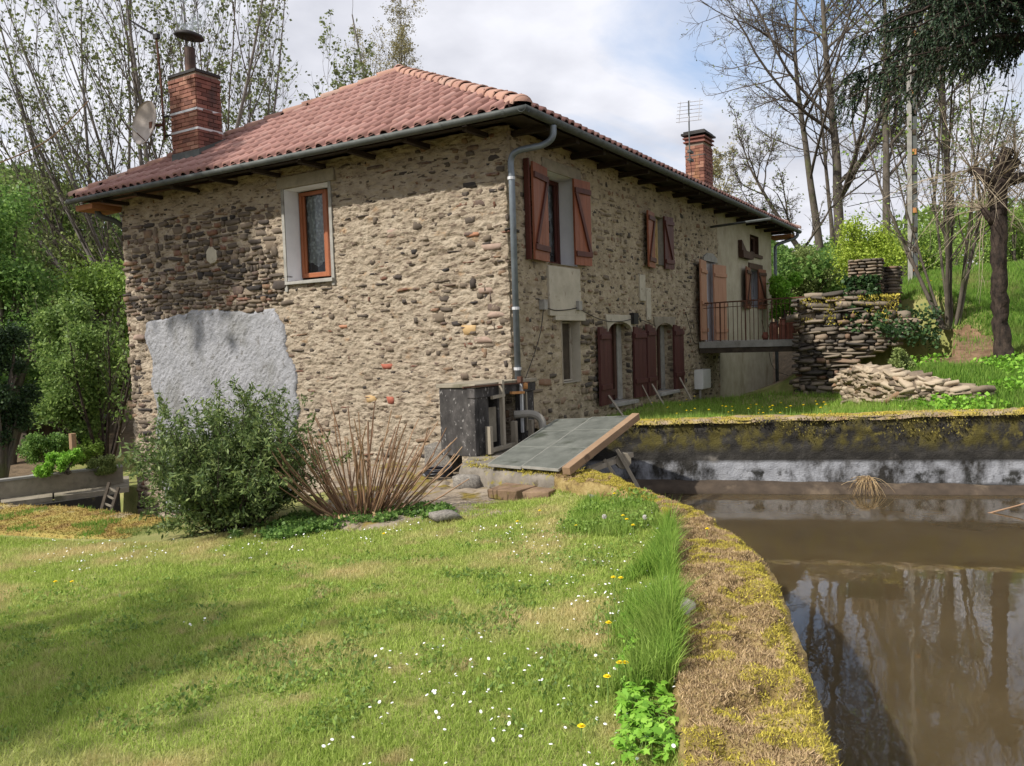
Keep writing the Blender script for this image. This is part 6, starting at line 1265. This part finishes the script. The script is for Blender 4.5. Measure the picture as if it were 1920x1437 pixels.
# filling wood behind, one mass
rng = np.random.default_rng(90); n = 90000
def mass(n, px0, px1, D0, D1, ytop, ybot, lm, ls, name, label):
    px = rng.uniform(px0, px1, n); D = rng.uniform(D0, D1, n); yt = ytop(px)+40*(fbm(p3(px/60, D/4, 0*px), 3, 91)-.5)*2; py = yt+(ybot-yt)*rng.random(n); P_ = np.array([CAM+ (RM.T@np.array([(a-960)/CF, -(c-718.5)/CF, 1.]))*d for a, c, d in zip(px, py, D)])
    k = fbm(P_*.45, 3, 92) > .43; V, F = leaves(rng, P_[k], ls, .2, .75); tag(np_obj(name, V, F, lm), label, 'wood' if False else None, None, 'stuff')
mass(60000, -80, 300, 30, 44, lambda p: 300+.4*p, 760, 'leaf_mid', .24, 'left_wood', 'hazy mid green wood closing the view left of the house')
mass(45000, 1380, 1960, 40, 62, lambda p: 470-.0*p-90*np.clip((p-1600)/200, 0, 1), 560, 'leaf_spring', .26, 'right_wood', 'distant spring green wood beyond the grass bank')
mass(16000, 1440, 1640, 26, 36, lambda p: 470+0*p, 565, 'leaf_green', .16, 'hedge_wood', 'dark green undergrowth behind the house end')
# right side bushes
bushy('lime_bush', 'large lime green bush behind the ruined pillar', 101, 1625, 24, 412, 570, 160, 'leaf_lime', 15000, .075, clumps=26, loose=.3)
bushy('green_bush', 'bright green bush at the far corner of the house behind the railing', 102, 1472, 23, 492, 620, 66, 'leaf_bright', 8000, .085, clumps=14)
bushy('grey_bush', 'grey green loose bush between the house end and the lime green bush', 103, 1520, 27, 460, 575, 110, 'leaf_olive', 9000, .07, clumps=18, loose=.3)
bushy('bank_shrub', 'yellow-green young tree beyond the pollard at the right edge', 104, 1905, 24, 380, 560, 130, 'leaf_spring', 9000, .08, clumps=20, loose=.35)
bushy('bank_shrub', 'spring green shrub behind the concrete pole', 105, 1740, 28, 400, 560, 160, 'leaf_spring', 9000, .085, clumps=22, loose=.35)
bushy('bank_shrub', 'dry tufted plant hanging under the overhanging bank', 106, 1690, 13.8, 655, 705, 55, 'leaf_olive', 2500, .04, clumps=10)
# trees out of the frame whose shade falls on the gable and on the lawn
def shade(seed, x, y, Hh, W_, label, n=9000, ls=.22, zc=.68, zh=.3):
    global _sh; b = np.array([x, y, gz(x, y)]); rng = np.random.default_rng(seed); t = thing('shade_tree', label, 'tree', tuple(b)); ln_2 = 3.2 if seed == 111 else 0; MB().tube([(0, ln_2, -.2), (.1, ln_2*.8, Hh*.45), (.1, .2, Hh*.8)], [.06, .04, .02], 8).build('trunk', 'bark_grey', t)
    c = rng.normal(size=(34, 3)); c /= np.linalg.norm(c, axis=1, keepdims=True); c = c*rng.uniform(.2, .9, 34)[:, None]*np.array([W_, W_, Hh*zh]); c[:, 2] += Hh*zc; pk = rng.integers(0, 34, n); P_ = c[pk]+rng.normal(0, W_*.19, (n, 3)); V, F = leaves(rng, P_, ls, .2, .8); np_obj('crown', V, F, 'leaf_mid', t)
shade(111, -6.2, 10.9, 15.0, 1.9, 'leafy tree standing left of the view whose shade dapples the upper gable', 3600, .24, .83, .08)
shade(112, -13.9, 2.6, 8.2, 1.8, 'leafy tree standing left of the view shading the lawn', 2800, .24)
shade(113, -15.4, 1.0, 6.6, 1.9, 'leafy tree behind the photographer on the left shading the near lawn corner', 3000, .24)

# ------------------------------------------------------------------ utility pole and wire
rb = at(1712, 530, 22); h = top_z(1712, 30, 22)-rb[2]; t = thing('utility_pole', 'pale concrete utility pole with rusty rungs standing on the grass bank', 'utility pole', tuple(rb))
MB().box((-.06, -.0, 0), (.06, .12, h)).build('shaft', 'concrete', t, bevel=.01); MB().box((-.02, -.12, 0), (.05, 0, h)).build('web', 'zinc', t)
for k in range(16): z = .3+k*.52; MB().box((-.05, -.1, z), (-.02, -.01, z+.14), jit=.01).build('rung', 'rust_orange' if k % 3 == 0 else 'dark_timber', t)
rw = MB().tube(pbez([tuple(at(1588, 388, 28)), tuple(at(1640, 377, 25)), tuple(at(1700, 366, 22))]), .012, 4).build('overhead_wire', 'black_iron'); tag(rw, 'single dark overhead wire running from the oaks to the pole', 'wire')
rw = MB().tube(pbez([tuple(at(-20, 313, 14)), tuple(at(60, 280, 14)), tuple(at(108, 248, 14)), tuple(at(165, 190, 14))]), .012, 4).build('dead_branch', 'stalk'); tag(rw, 'thin pale leaning branch crossing the upper left corner', 'branch')

# ------------------------------------------------------------------ foreground bush
rng = np.random.default_rng(121); b = np.array([-4.1, 1.1, -.4]); t = thing('leafy_bush', 'big dark green bush with narrow leaves in front of the gable', 'bush', tuple(b))
ns = 130; az = rng.uniform(0, 6.28, ns); tl = rng.uniform(0, 1, ns)**.7*.88; D_ = np.stack([np.cos(az)*tl, np.sin(az)*tl, np.full(ns, 1.)], 1); L_ = rng.uniform(.8, 1.5, ns)*(1-.16*tl)
br = grow(rng, b+np.stack([np.cos(az)*tl*.2, np.sin(az)*tl*.2, 0*az], 1), D_, L_, [.011]*ns, [dict(n=7, len=.42, ang=(20, 55), t0=.15, wander=.1, trop=.04, rr=.5, seg=4, sides=3, rmin=.003), dict(n=4, len=.5, ang=(20, 60), t0=.2, wander=.12, trop=0, rr=.6, seg=3, sides=3, rmin=.002)], nseg0=8, wander0=.07, trop0=-.015)
Vs, Fs, kk = [], [], 0
for Pt, Rd, sd in br: V, F = tubes(Pt-b, Rd, 3); Vs.append(V); Fs.append(F+kk); kk += len(V)
np_obj('stem', np.concatenate(Vs), np.concatenate(Fs), 'bark_dark', t)
P_ = np.concatenate([leaf_points(rng, br[-1], 11, .018), leaf_points(rng, br[1], 10, .02)]); V, F = leaves(rng, P_-b, .062, .1, .3); np_obj('foliage', V, F, 'leaf_bush', t)
# side sprays low on the left
# dry stalk shrub: every stalk a part
rng = np.random.default_rng(131); b = on_z(678, 985, -.3); t = thing('dry_stalk_shrub', 'leafless shrub of long brown stalks fanning out before the gable', 'shrub', tuple(b))
for k in range(96):
    f = (k+.5)/96*2-1; a = f*.78+rng.normal(0, .12); fw = rng.normal(0, .28); L = rng.uniform(.9, 1.4)*(1-.12*abs(f)); d = screen_dir(math.sin(a), math.cos(a)*.95+.02, fw)
    b0 = np.array([*(RGT*f*.24), 0])+np.array([rng.normal(0, .05), rng.normal(0, .05), 0]); pts = []; p = b0.copy(); dd = screen_dir(math.sin(a)*1.15, max(.12, math.cos(a)*.75), fw)
    for i in range(8): pts.append(tuple(p)); p = p+dd*L/7; dd = dd+np.array([0, 0, .05])+rng.normal(0, .055, 3); dd /= np.linalg.norm(dd)
    MB().tube(pts, list(np.linspace(.012, .0055, 8)), 5).build('stalk', 'stalk', t)
n = 1500; a = rng.uniform(0, 6.28, n); r_ = rng.random(n)**.6*.42; P_ = np.stack([r_*np.cos(a), r_*np.sin(a), rng.random(n)*.16], 1); V, F = leaves(rng, P_, .06, 0, .5); tag(np_obj('dead_leaves', V, F, 'dry_moss', t), kind='stuff')

# ------------------------------------------------------------------ ground cover
rng = np.random.default_rng(141)
def lawn_pts(n, rmin, rmax, amin, amax, p=1.):
    a = rng.uniform(amin, amax, n); D = rmin*(rmax/rmin)**(rng.random(n)**p); x = CAM[0]+FWD[0]*D+RGT[0]*D*a; y = CAM[1]+FWD[1]*D+RGT[1]*D*a
    return x, y
def on_lawn(x, y): 
    s = (x-FW0[0])*FWN[0]+(y-FW0[1])*FWN[1]; yi = curve_y(x, INN)
    return (y > yi+.0) & (y < curve_y(x, bank_back)-.2) & (x < -1.0)
front = np.array([on_z(a, c, -.36)[:2] for a, c in ((-300, 1000), (0, 1003), (100, 1010), (220, 1022), (345, 1032), (500, 1000), (620, 985), (700, 988), (800, 984), (900, 978), (985, 974), (1060, 956), (1180, 928))])
def before_bank(x, y): return y < curve_y(x, front)
x, y = lawn_pts(560000, 2.1, 12, -.72, .3, .8); k = on_lawn(x, y) & before_bank(x, y); x, y = x[k], y[k]; z = height(x, y); P_ = p3(x, y, z)
pat = fbm(P_*np.array([.8, .8, 0])+3, 4, 142); thin = rng.random(len(P_)) < np.clip(1.15-1.5*np.clip(pat-.5, 0, 1)*2, .35, 1); P_ = P_[thin]
D_ = (P_[:, 0]-CAM[0])*FWD[0]+(P_[:, 1]-CAM[1])*FWD[1]; hh = (.034+.022*fbm(P_*1.7, 3, 5)); hh = hh*rng.uniform(.5, 1.3, len(P_)); V, F = blades(rng, P_-[0, 0, .004], hh, .0055, 1.0, 1); V = V.reshape(-1, 3, 3); c = V.mean(1, keepdims=True); sc = np.clip(D_/4, 1, 2.6)[:, None, None]; base = V[:, :2].mean(1, keepdims=True); V[:, :2] = base+(V[:, :2]-base)*sc
tag(np_obj('lawn_grass', V.reshape(-1, 3), F, 'lawn_blade'), 'short mown lawn grass mottled green and straw coloured', None, None, 'stuff')
# taller grass along the curved wall
i = rng.integers(60, NA-40, 44000); off = np.abs(rng.normal(0, .22, 44000))+.0; xy = Ic[i]+edge[i]*(off[:, None]+.01); P_ = p3(xy[:, 0], xy[:, 1], height(xy[:, 0], xy[:, 1])-.02); c = fbm(P_*2.2, 3, 144); k = (c > .43) & (P_[:, 0] > -6.6) & (P_[:, 0] < -2.7); P_ = P_[k]; off = off[k]; hh = (.27*np.exp(-(off/.34)**2)+.035)*rng.uniform(.35, 1.15, len(P_))*np.clip(.35+1.5*fbm(P_*1.9+4, 2, 145), .5, 1.25)*np.clip((-P_[:, 0]-2.3)/1.6, .3, 1); V, F = blades(rng, P_, hh, .0065, .6, 2); tag(np_obj('tall_grass', V, F, 'tall_blade'), 'long fresh green grass along the inner side of the mossy wall', None, None, 'stuff')
A_ = [on_z(a_, c_, -.1) for a_, c_ in ((1040, 1005), (1245, 1040), (1225, 955), (1100, 945))]; u_, v_ = rng.random((2, 7000, 1)); Q = (A_[0]*(1-u_)+A_[1]*u_)*(1-v_)+(A_[3]*(1-u_)+A_[2]*u_)*v_; P_ = p3(Q[:, 0], Q[:, 1], height(Q[:, 0], Q[:, 1])-.01); c = fbm(P_*3.2, 3, 147); P_ = P_[c > .42]; V, F = blades(rng, P_, .13*rng.uniform(.3, 1.2, len(P_)), .007, .6, 2); tag(np_obj('tall_grass', V, F, 'tall_blade'), 'ragged fresh grass tuft at the corner where the curved wall starts', None, None, 'stuff')
# clump where wall meets ledge and ground ivy near the stalks
def patch_leaves(name, label, pxs, n, ls, lm, hmax, zz=-.2, narrow=.9, dens=.42):
    A_ = np.array([on_z(a, c, zz)[:2] for a, c in pxs]); lo, hi = A_.min(0), A_.max(0); q = rng.uniform(lo, hi, (n*4, 2)); inside = np.zeros(len(q), bool); m = len(A_)
    for i in range(m):
        a, b_ = A_[i], A_[(i+1) % m]; cnd = ((a[1] > q[:, 1]) != (b_[1] > q[:, 1])) & (q[:, 0] < (b_[0]-a[0])*(q[:, 1]-a[1])/(b_[1]-a[1]+1e-12)+a[0]); inside ^= cnd
    q = q[inside][:n]; P_ = p3(q[:, 0], q[:, 1], height(q[:, 0], q[:, 1])); P_ = P_[fbm(P_*3.5, 3, 6) > dens]; cl = fbm(P_*5, 2, 9); P_[:, 2] += rng.random(len(P_))*hmax*np.clip(cl*1.6, .2, 1); V, F = leaves(rng, P_, ls, .7, narrow); return tag(np_obj(name, V, F, lm), label, None, None, 'stuff')
patch_leaves('ground_ivy', 'dark ground ivy creeping around the foot of the dry stalks', [(430, 1015), (560, 975), (760, 970), (830, 976), (860, 990), (820, 998), (640, 1010), (520, 1030)], 12000, .04, 'leaf_green', .09, -.3)
patch_leaves('wild_clover', 'low leafy plants among the long grass by the end of the wall', [(1040, 1000), (1085, 960), (1170, 950), (1235, 975), (1230, 1025), (1100, 1020)], 4200, .028, 'leaf_spring', .12, -.12, .8, .45)
patch_leaves('lawn_weeds', 'broad-leaved weeds scattered in the lawn', [(0, 1437), (0, 1100), (700, 1040), (1200, 1000), (1180, 1437)], 26000, .03, 'leaf_spring', .03, -.2, .5, .53)
patch_leaves('lawn_leaves', 'darker broad leaves mixed into the lawn', [(0, 1437), (0, 1180), (700, 1120), (1150, 1080), (1180, 1437)], 14000, .036, 'leaf_mid', .02, -.2, .45, .56)
# leafy plant bottom right of the lawn: every larger leaf cut in three
pl = thing('leafy_weed', 'bright green leafy weed with cut leaves beside the mossy wall at the bottom', 'plant', tuple(on_z(1225, 1330, -.1))); pb = on_z(1225, 1330, -.1)
Vs, Fs, kk = [], [], 0; SV, SF, sk = [], [], 0
for k in range(520):
    f = rng.random(); c = on_z(1222-20*f+rng.uniform(-62, 52)*(1-.5*f), 1437-235*f+rng.normal(0, 14), -.02)-pb; c[2] = .05+rng.random()*.13; a0 = rng.uniform(0, 6.28); s_ = rng.uniform(.026, .048); tilt = rng.normal(0, .35, 2)
    SV.append(np.array([[c*[1, 1, 0]+np.array([rng.normal(0, .02), rng.normal(0, .02), -.02]), c*.6+[0, 0, .02], c]]))
    for j in range(3):
        a = a0+(j-1)*1.05; d = np.array([math.cos(a), math.sin(a), tilt[0]]); w_ = np.array([-math.sin(a), math.cos(a), tilt[1]])
        V = [c, c+d*s_*.3+w_*s_*.28, c+d*s_*.62+w_*s_*.2, c+d*s_*.72+w_*s_*.36, c+d*s_*.85+w_*s_*.12, c+d*s_*1.15+np.array([0, 0, -.008]), c+d*s_*.85-w_*s_*.12, c+d*s_*.72-w_*s_*.36, c+d*s_*.62-w_*s_*.2, c+d*s_*.3-w_*s_*.28]
        Vs += V; Fs.append([kk+i for i in range(10)]); kk += 10
np_obj('leaves', np.array(Vs), np.array(Fs), 'leaf_bright', pl); V, F = tubes(np.concatenate(SV), np.full((len(SV), 3), .0015), 3); np_obj('stem', V, F, 'stem_green', pl)
# moss bank on the left
fr2 = resample(np.array([on_z(a, c, -.38)[:2] for a, c in ((-260, 1000), (0, 1004), (100, 1010), (220, 1020), (345, 1030), (420, 1010))]), 150); bk2 = resample(np.array([on_z(a, c, -.38)[:2] for a, c in ((-260, 925), (0, 947), (150, 954), (240, 965), (330, 976), (440, 985))]), 150)
tt = np.linspace(0, 1, 40)[None, :, None]; G = fr2[:, None]*(1-tt)+bk2[:, None]*tt; q = p3(G[..., 0], G[..., 1], 0*G[..., 0]); Z = height(G[..., 0], G[..., 1])*0-.355+(fbm(q*2.5, 4, 151)-.5)*.05+(fbm(q*12, 3, 152)-.5)*.025-.12*np.clip(1-tt[..., 0]/.03, 0, 1)-.6*np.clip((tt[..., 0]-.98)/.02, 0, 1)
M('moss_orange', [(.25, (.1, .07, .03)), (.4, (.3, .2, .06)), (.55, (.38, .3, .08)), (.75, (.32, .33, .09))], scale=4, detail=9, bump=1, bscale=45, bdist=.02, over=[(2, .58, .66, (.36, .29, .2), X1)])
bank = thing('moss_bank', 'low mossy stone bank edging the lawn above the sunken stream', 'bank', (fr2[60][0], fr2[60][1], -.4)); OB = np.array([fr2[60][0], fr2[60][1], -.4]); V, F = grid_mesh(np.stack([G[..., 0], G[..., 1], Z], -1)-OB); np_obj('masonry', V, F, 'moss_orange', bank, smooth=True)
n = 26000; i = rng.integers(0, 150, n); j = rng.integers(0, 39, n); P_ = np.stack([G[i, j, 0], G[i, j, 1], Z[i, j]], 1)+rng.normal(0, .012, (n, 3))*[1, 1, .3]; cc = fbm(P_*2+9, 3, 153)
V, F = blades(rng, P_[cc < .6]-OB, .025, .011, 1.2, 1); tag(np_obj('moss', V, F, 'moss_orange', bank), kind='stuff'); Q = P_[cc > .55]; V, F = blades(rng, Q-OB, .05, .008, .7, 1); tag(np_obj('grass_tuft', V, F, 'bank_blade', bank), kind='stuff')
# terrace and bank grass
def ground_grass(name, label, n, a0, a1, D0, D1, hgt, wd, mt, cond, seg=1, pw=1.):
    x, y = lawn_pts(n, D0, D1, a0, a1, pw); s = (x-FW0[0])*FWN[0]+(y-FW0[1])*FWN[1]; k = (s < -.32) & cond(x, y); x, y = x[k], y[k]; z = height(x, y); P_ = p3(x, y, z-.01); h_ = hgt*rng.uniform(.4, 1.2, len(P_))*(.5+fbm(P_*1.2, 3, 8)); D_ = (x-CAM[0])*FWD[0]+(y-CAM[1])*FWD[1]
    V, F = blades(rng, P_, h_, wd, .5, seg); return tag(np_obj(name, V, F, mt), label, None, None, 'stuff')
_be = at(1800, 648, 14.6)
def earth(x, y): return ((x-_be[0])/1.5)**2+((y-_be[1])/.65)**2+1.4*(fbm(p3(x*2, y*2, 0*x), 3, 181)-.5) < 1
xe_ = np.arange(_be[0]-2, _be[0]+2, .06); ye_ = np.arange(_be[1]-1.2, _be[1]+1.2, .06); X_, Y_ = np.meshgrid(xe_, ye_, indexing='ij'); V, F = grid_mesh(p3(X_, Y_, height(X_, Y_)+.015+.06*fbm(p3(X_*5, Y_*5, 0*X_), 3, 182))); cc = V[F].mean(1); M('red_earth', [(.3, (.13, .075, .04)), (.7, (.28, .18, .105))], scale=5, bump=1, bscale=20, bdist=.04); o = np_obj('bare_earth', V, F[earth(cc[:, 0], cc[:, 1])], 'red_earth', smooth=True); tag(o, kind='structure')
outh = lambda x, y: ~((x > -.2) & (y > -.06)) & ~((x > 7.55) & (x < 8.6) & (y > -4.3) & (y < -2.25))
ground_grass('terrace_grass', 'green grass on the terrace between the house and the pond wall', 90000, -.02, .7, 10.5, 19, .12, .013, 'tall_blade', lambda x, y: outh(x, y) & (x < 7.7) & (height(x, y) < .5))
ground_grass('bank_grass', 'bright grass covering the sloping bank on the right', 210000, .36, .72, 11, 34, .15, .02, 'bank_blade', lambda x, y: outh(x, y) & (height(x, y) > .42) & (~earth(x, y) | (np.random.default_rng(3).random(len(x)) < .12)) & (fbm(p3(x*1.1, y*1.1, 0*x), 3, 7) > .22))
patch = lambda x, y: outh(x, y) & (height(x, y) > .3) & (x < 6)
x, y = lawn_pts(12000, 10.8, 15.5, .46, .68); k = (((x-FW0[0])*FWN[0]+(y-FW0[1])*FWN[1]) < -.35) & (height(x, y) > .28) & (height(x, y) < 1.0); x, y = x[k], y[k]; P_ = p3(x, y, height(x, y)); P_ = P_[fbm(P_*1.1, 3, 77) > .5]; P_[:, 2] += rng.random(len(P_))*.16; V, F = leaves(rng, P_, .06, .5, .9); tag(np_obj('nettles', V, F, 'leaf_bright'), 'leafy green weeds growing around the stone heap', None, None, 'stuff')
# roots and ivy curtain on the overhanging bank
n = 800; px = rng.uniform(1640, 1760, n); P_ = np.array([at(a, c, d) for a, c, d in zip(px, 598+.2*(px-1640)+rng.normal(0, 8, n)+rng.random(n)**2*26, rng.uniform(15.2, 16.2, n))]); V, F = leaves(rng, P_, .07, .2, .9); iv = np_obj('ivy', V, F, 'ivy'); tag(iv, 'ivy curtain hanging over the dark hollow right of the ruined wall', 'ivy')
# tuft on the pond wall
q = on_y(1600, 893, -4.3); w0 = FW0+FWD_*4.6+FWN*.16; b = np.array([w0[0], w0[1], -.42]); n = 90; d = rng.normal(0, 1, (n, 3)); P_ = np.repeat(b[None], n, 0)+rng.normal(0, .02, (n, 3)); s = np.linspace(0, 1, 5)[None, :, None]; dv = np.stack([rng.normal(-.12, .1, n), rng.normal(0, .15, n), rng.uniform(.08, .22, n)], 1); Pt = P_[:, None]+dv[:, None]*s+np.array([0, 0, -.34])*s**2; V, F = tubes(Pt-b, np.linspace(1, .3, 5)[None]*np.full((n, 1), .004), 3); tu = thing('grass_tuft', 'drooping half-dry grass tuft growing from the foot of the far pond wall', 'grass tuft', tuple(b)); np_obj('blades', V, F, 'dry_moss', tu)
# flowers
n = 620; x, y = lawn_pts(n*3, 2.4, 11, -.62, .22, .6); k = on_lawn(x, y) & before_bank(x, y); x, y = x[k], y[k]; z = height(x, y); c = fbm(p3(x*.7, y*.7, 0*x)+2, 3, 161); nearw = np.exp(-np.abs(y-curve_y(x, INN)-.9)/.8)*.1; k = c+nearw > .5; P_ = p3(x, y, z+.045)[k][:520]
m = len(P_); th = np.arange(8)*2*math.pi/8; rr = rng.uniform(.0055, .0085, m)[:, None, None]; nrm_ = rng.normal(0, .35, (m, 2)); V = np.zeros((m, 9, 3)); V[:, :8, 0] = rr[..., 0]*np.cos(th); V[:, :8, 1] = rr[..., 0]*np.sin(th); V[:, :8, 2] = V[:, :8, 0]*nrm_[:, :1]+V[:, :8, 1]*nrm_[:, 1:]; V[:, 8, 2] = .004; V += P_[:, None]; i = np.arange(m)[:, None, None]*9; a = np.arange(8); F = (i+np.stack([a, (a+1) % 8, np.full(8, 8)], 1)[None]).reshape(-1, 3); tag(np_obj('daisies', V.reshape(-1, 3), F, 'petal_white'), 'tiny white daisies sprinkled over the lawn', None, None, 'stuff')
def dandelion_parts(t, h, seed_=False):
    MB().tube([(0, 0, 0), (.004, .002, h*.5), (0, 0, h)], .002, 4).build('stem', 'stem_green', t)
    n_ = 22; mb = MB()
    if not seed_:
        for lay_, (r_, up_) in enumerate(((.017, .002), (.012, .006), (.007, .009))):
            for k in range(n_): a = 2*math.pi*(k+lay_*.5)/n_; c_, s_ = math.cos(a), math.sin(a); mb.add([(c_*.002-s_*.0016, s_*.002+c_*.0016, h), (c_*.002+s_*.0016, s_*.002-c_*.0016, h), (c_*r_+s_*.002, s_*r_-c_*.002, h+up_), (c_*r_-s_*.002, s_*r_+c_*.002, h+up_)], [(0, 1, 2, 3)])
        mb.build('petals', 'petal_yellow', t)
    else:
        for k in range(140):
            v = Vector((random.gauss(0, 1), random.gauss(0, 1), random.gauss(0, 1))).normalized(); sd = v.orthogonal().normalized(); s2 = v.cross(sd); c = Vector((0, 0, h)); mb.add([c+v*.004, c+v*.019+sd*.003, c+v*.02-sd*.003], [(0, 1, 2)]); mb.add([c+v*.018+s2*.003, c+v*.02-s2*.003, c+v*.019+sd*.003], [(0, 1, 2)])
        mb.build('seed_ball', 'seedhead', t)
def dup(root, loc, rz, label, group=None, sc=1):
    r = root.copy(); COL.objects.link(r); r.location = loc; r.rotation_euler = (0, 0, rz); r.scale = (sc, sc, sc); r['label'] = label
    if group: r['group'] = group
    for c_ in list(root.children): c = c_.copy(); COL.objects.link(c); c.parent = r
    return r
dl = [(1152, 926, 'at the tip of the grass wedge by the pond corner'), (1168, 967, 'left one of the touching pair near the two seed heads'), (1175, 974, 'right one of the touching pair near the two seed heads'), (1187, 985, 'just below the touching pair beside the seed head'), (1150, 1083, 'left one of the pair in the middle of the long grass'), (1164, 1084, 'right one of the pair in the middle of the long grass'), (1141, 1168, 'alone at the edge of the long grass below the middle'), (1162, 1243, 'wide open right above the leafy weed, left half'), (1172, 1243, 'ragged one right above the leafy weed, right half'), (1138, 1269, 'left of the leafy weed, small and round'), (1090, 1362, 'lowest one, alone on the short lawn near the bottom'), (1326, 992, 'on the water edge of the mossy curved wall'), (1250, 947, 'in the gap where the grass meets the curved wall'), (970, 978, 'at the top of the lawn below the loose brown slabs'), (1012, 958, 'on the lawn close to the paving edge'), (1080, 986, 'halfway between the paving and the long grass'), (520, 962, 'under the right side of the big bush'), (466, 965, 'under the middle of the big bush'), (720, 1001, 'below the dry stalk shrub'), (104, 1091, 'far left in the sunny strip of lawn, left one'), (135, 1091, 'far left in the sunny strip of lawn, right one')]
first = None
for k, (px, py, lb) in enumerate(dl):
    zt_ = WT+.06 if px in (1326,) else -.0; hgt = .14 if 1100 < px < 1260 else .07; gzv = None; p = on_z(px, py, -.1+hgt if px > 900 else -.3+hgt); g0_ = gz(p[0], p[1])
    if px == 1326: p = on_z(px, py, WT+.09); g0_ = WT
    else: p = on_z(px, py, g0_+hgt)
    if first is None: first = thing('dandelion', 'yellow dandelion '+lb, 'dandelion', (p[0], p[1], g0_), 'yellow dandelions around the lawn'); dandelion_parts(first, .14); first.scale = (1, 1, 1)
    else: o = dup(first, (p[0], p[1], p[2]-.14), k*1.3, 'yellow dandelion '+lb)
sh_first = None
for (px, py, lb) in ((1249, 1086, 'large white dandelion seed head in the long grass beside the mossy wall'), (1209, 970, 'white dandelion seed head right of the yellow dandelion pair'), (1133, 969, 'ragged white seed head left of the yellow dandelion pair')):
    p = on_z(px, py, .1)
    if sh_first is None: sh_first = thing('dandelion_seed_head', lb, 'seed head', (p[0], p[1], p[2]-.25)); dandelion_parts(sh_first, .25, True)
    else: dup(sh_first, (p[0], p[1], p[2]-.25), 1, lb, sc=1)
rng = np.random.default_rng(171)
for k in range(46):
    px = rng.uniform(1215, 1570); py = rng.uniform(752, 786); p = on_z(px, py, .36); 
    if k > 38: px, py = rng.uniform(1655, 1790), rng.uniform(538, 552); p = at(px, py, 20)
    o = dup(first, (p[0], p[1], gz(p[0], p[1])+.02), k, 'small yellow dandelion in the grass of the terrace' if k <= 38 else 'yellow flower on the high grass bank right of the ruined pillar', 'dandelions of the terrace grass' if k <= 38 else 'yellow flowers on the bank', random.uniform(.9, 1.5))
# ------------------------------------------------------------------ chimney smoke
m = bpy.data.materials.new('smoke'); m.use_nodes = True; MATS['smoke'] = m; nt = m.node_tree; nt.nodes.remove(P(m)); pv = nt.nodes.new('ShaderNodeVolumePrincipled'); pv.inputs['Color'].default_value = (.8, .88, 1, 1)
gg = nt.nodes.new('ShaderNodeNewGeometry'); nn = nt.nodes.new('ShaderNodeTexNoise'); nn.inputs['Scale'].default_value = 2.6; nn.inputs['Detail'].default_value = 5; nn.inputs['Distortion'].default_value = .8; nt.links.new(gg.outputs['Position'], nn.inputs['Vector'])
mr = nt.nodes.new('ShaderNodeMapRange'); mr.inputs['From Min'].default_value = .46; mr.inputs['From Max'].default_value = .7; mr.inputs['To Max'].default_value = 2.4; nt.links.new(nn.outputs['Fac'], mr.inputs[0]); nt.links.new(mr.outputs[0], pv.inputs['Density']); nt.links.new(pv.outputs[0], nt.nodes['Material Output'].inputs['Volume'])
sm = MB().lathe((cx, cy, CZ1+.82), [(.001, 0), (.2, .0), (.26, .2), (.34, .6), (.38, 1.0), (.3, 1.4), (.001, 1.6)], 14, axis=(.1, -.12, 1)).build('smoke', 'smoke', smooth=True); tag(sm, 'faint bluish smoke rising from the chimney cowl', None, None, 'stuff')
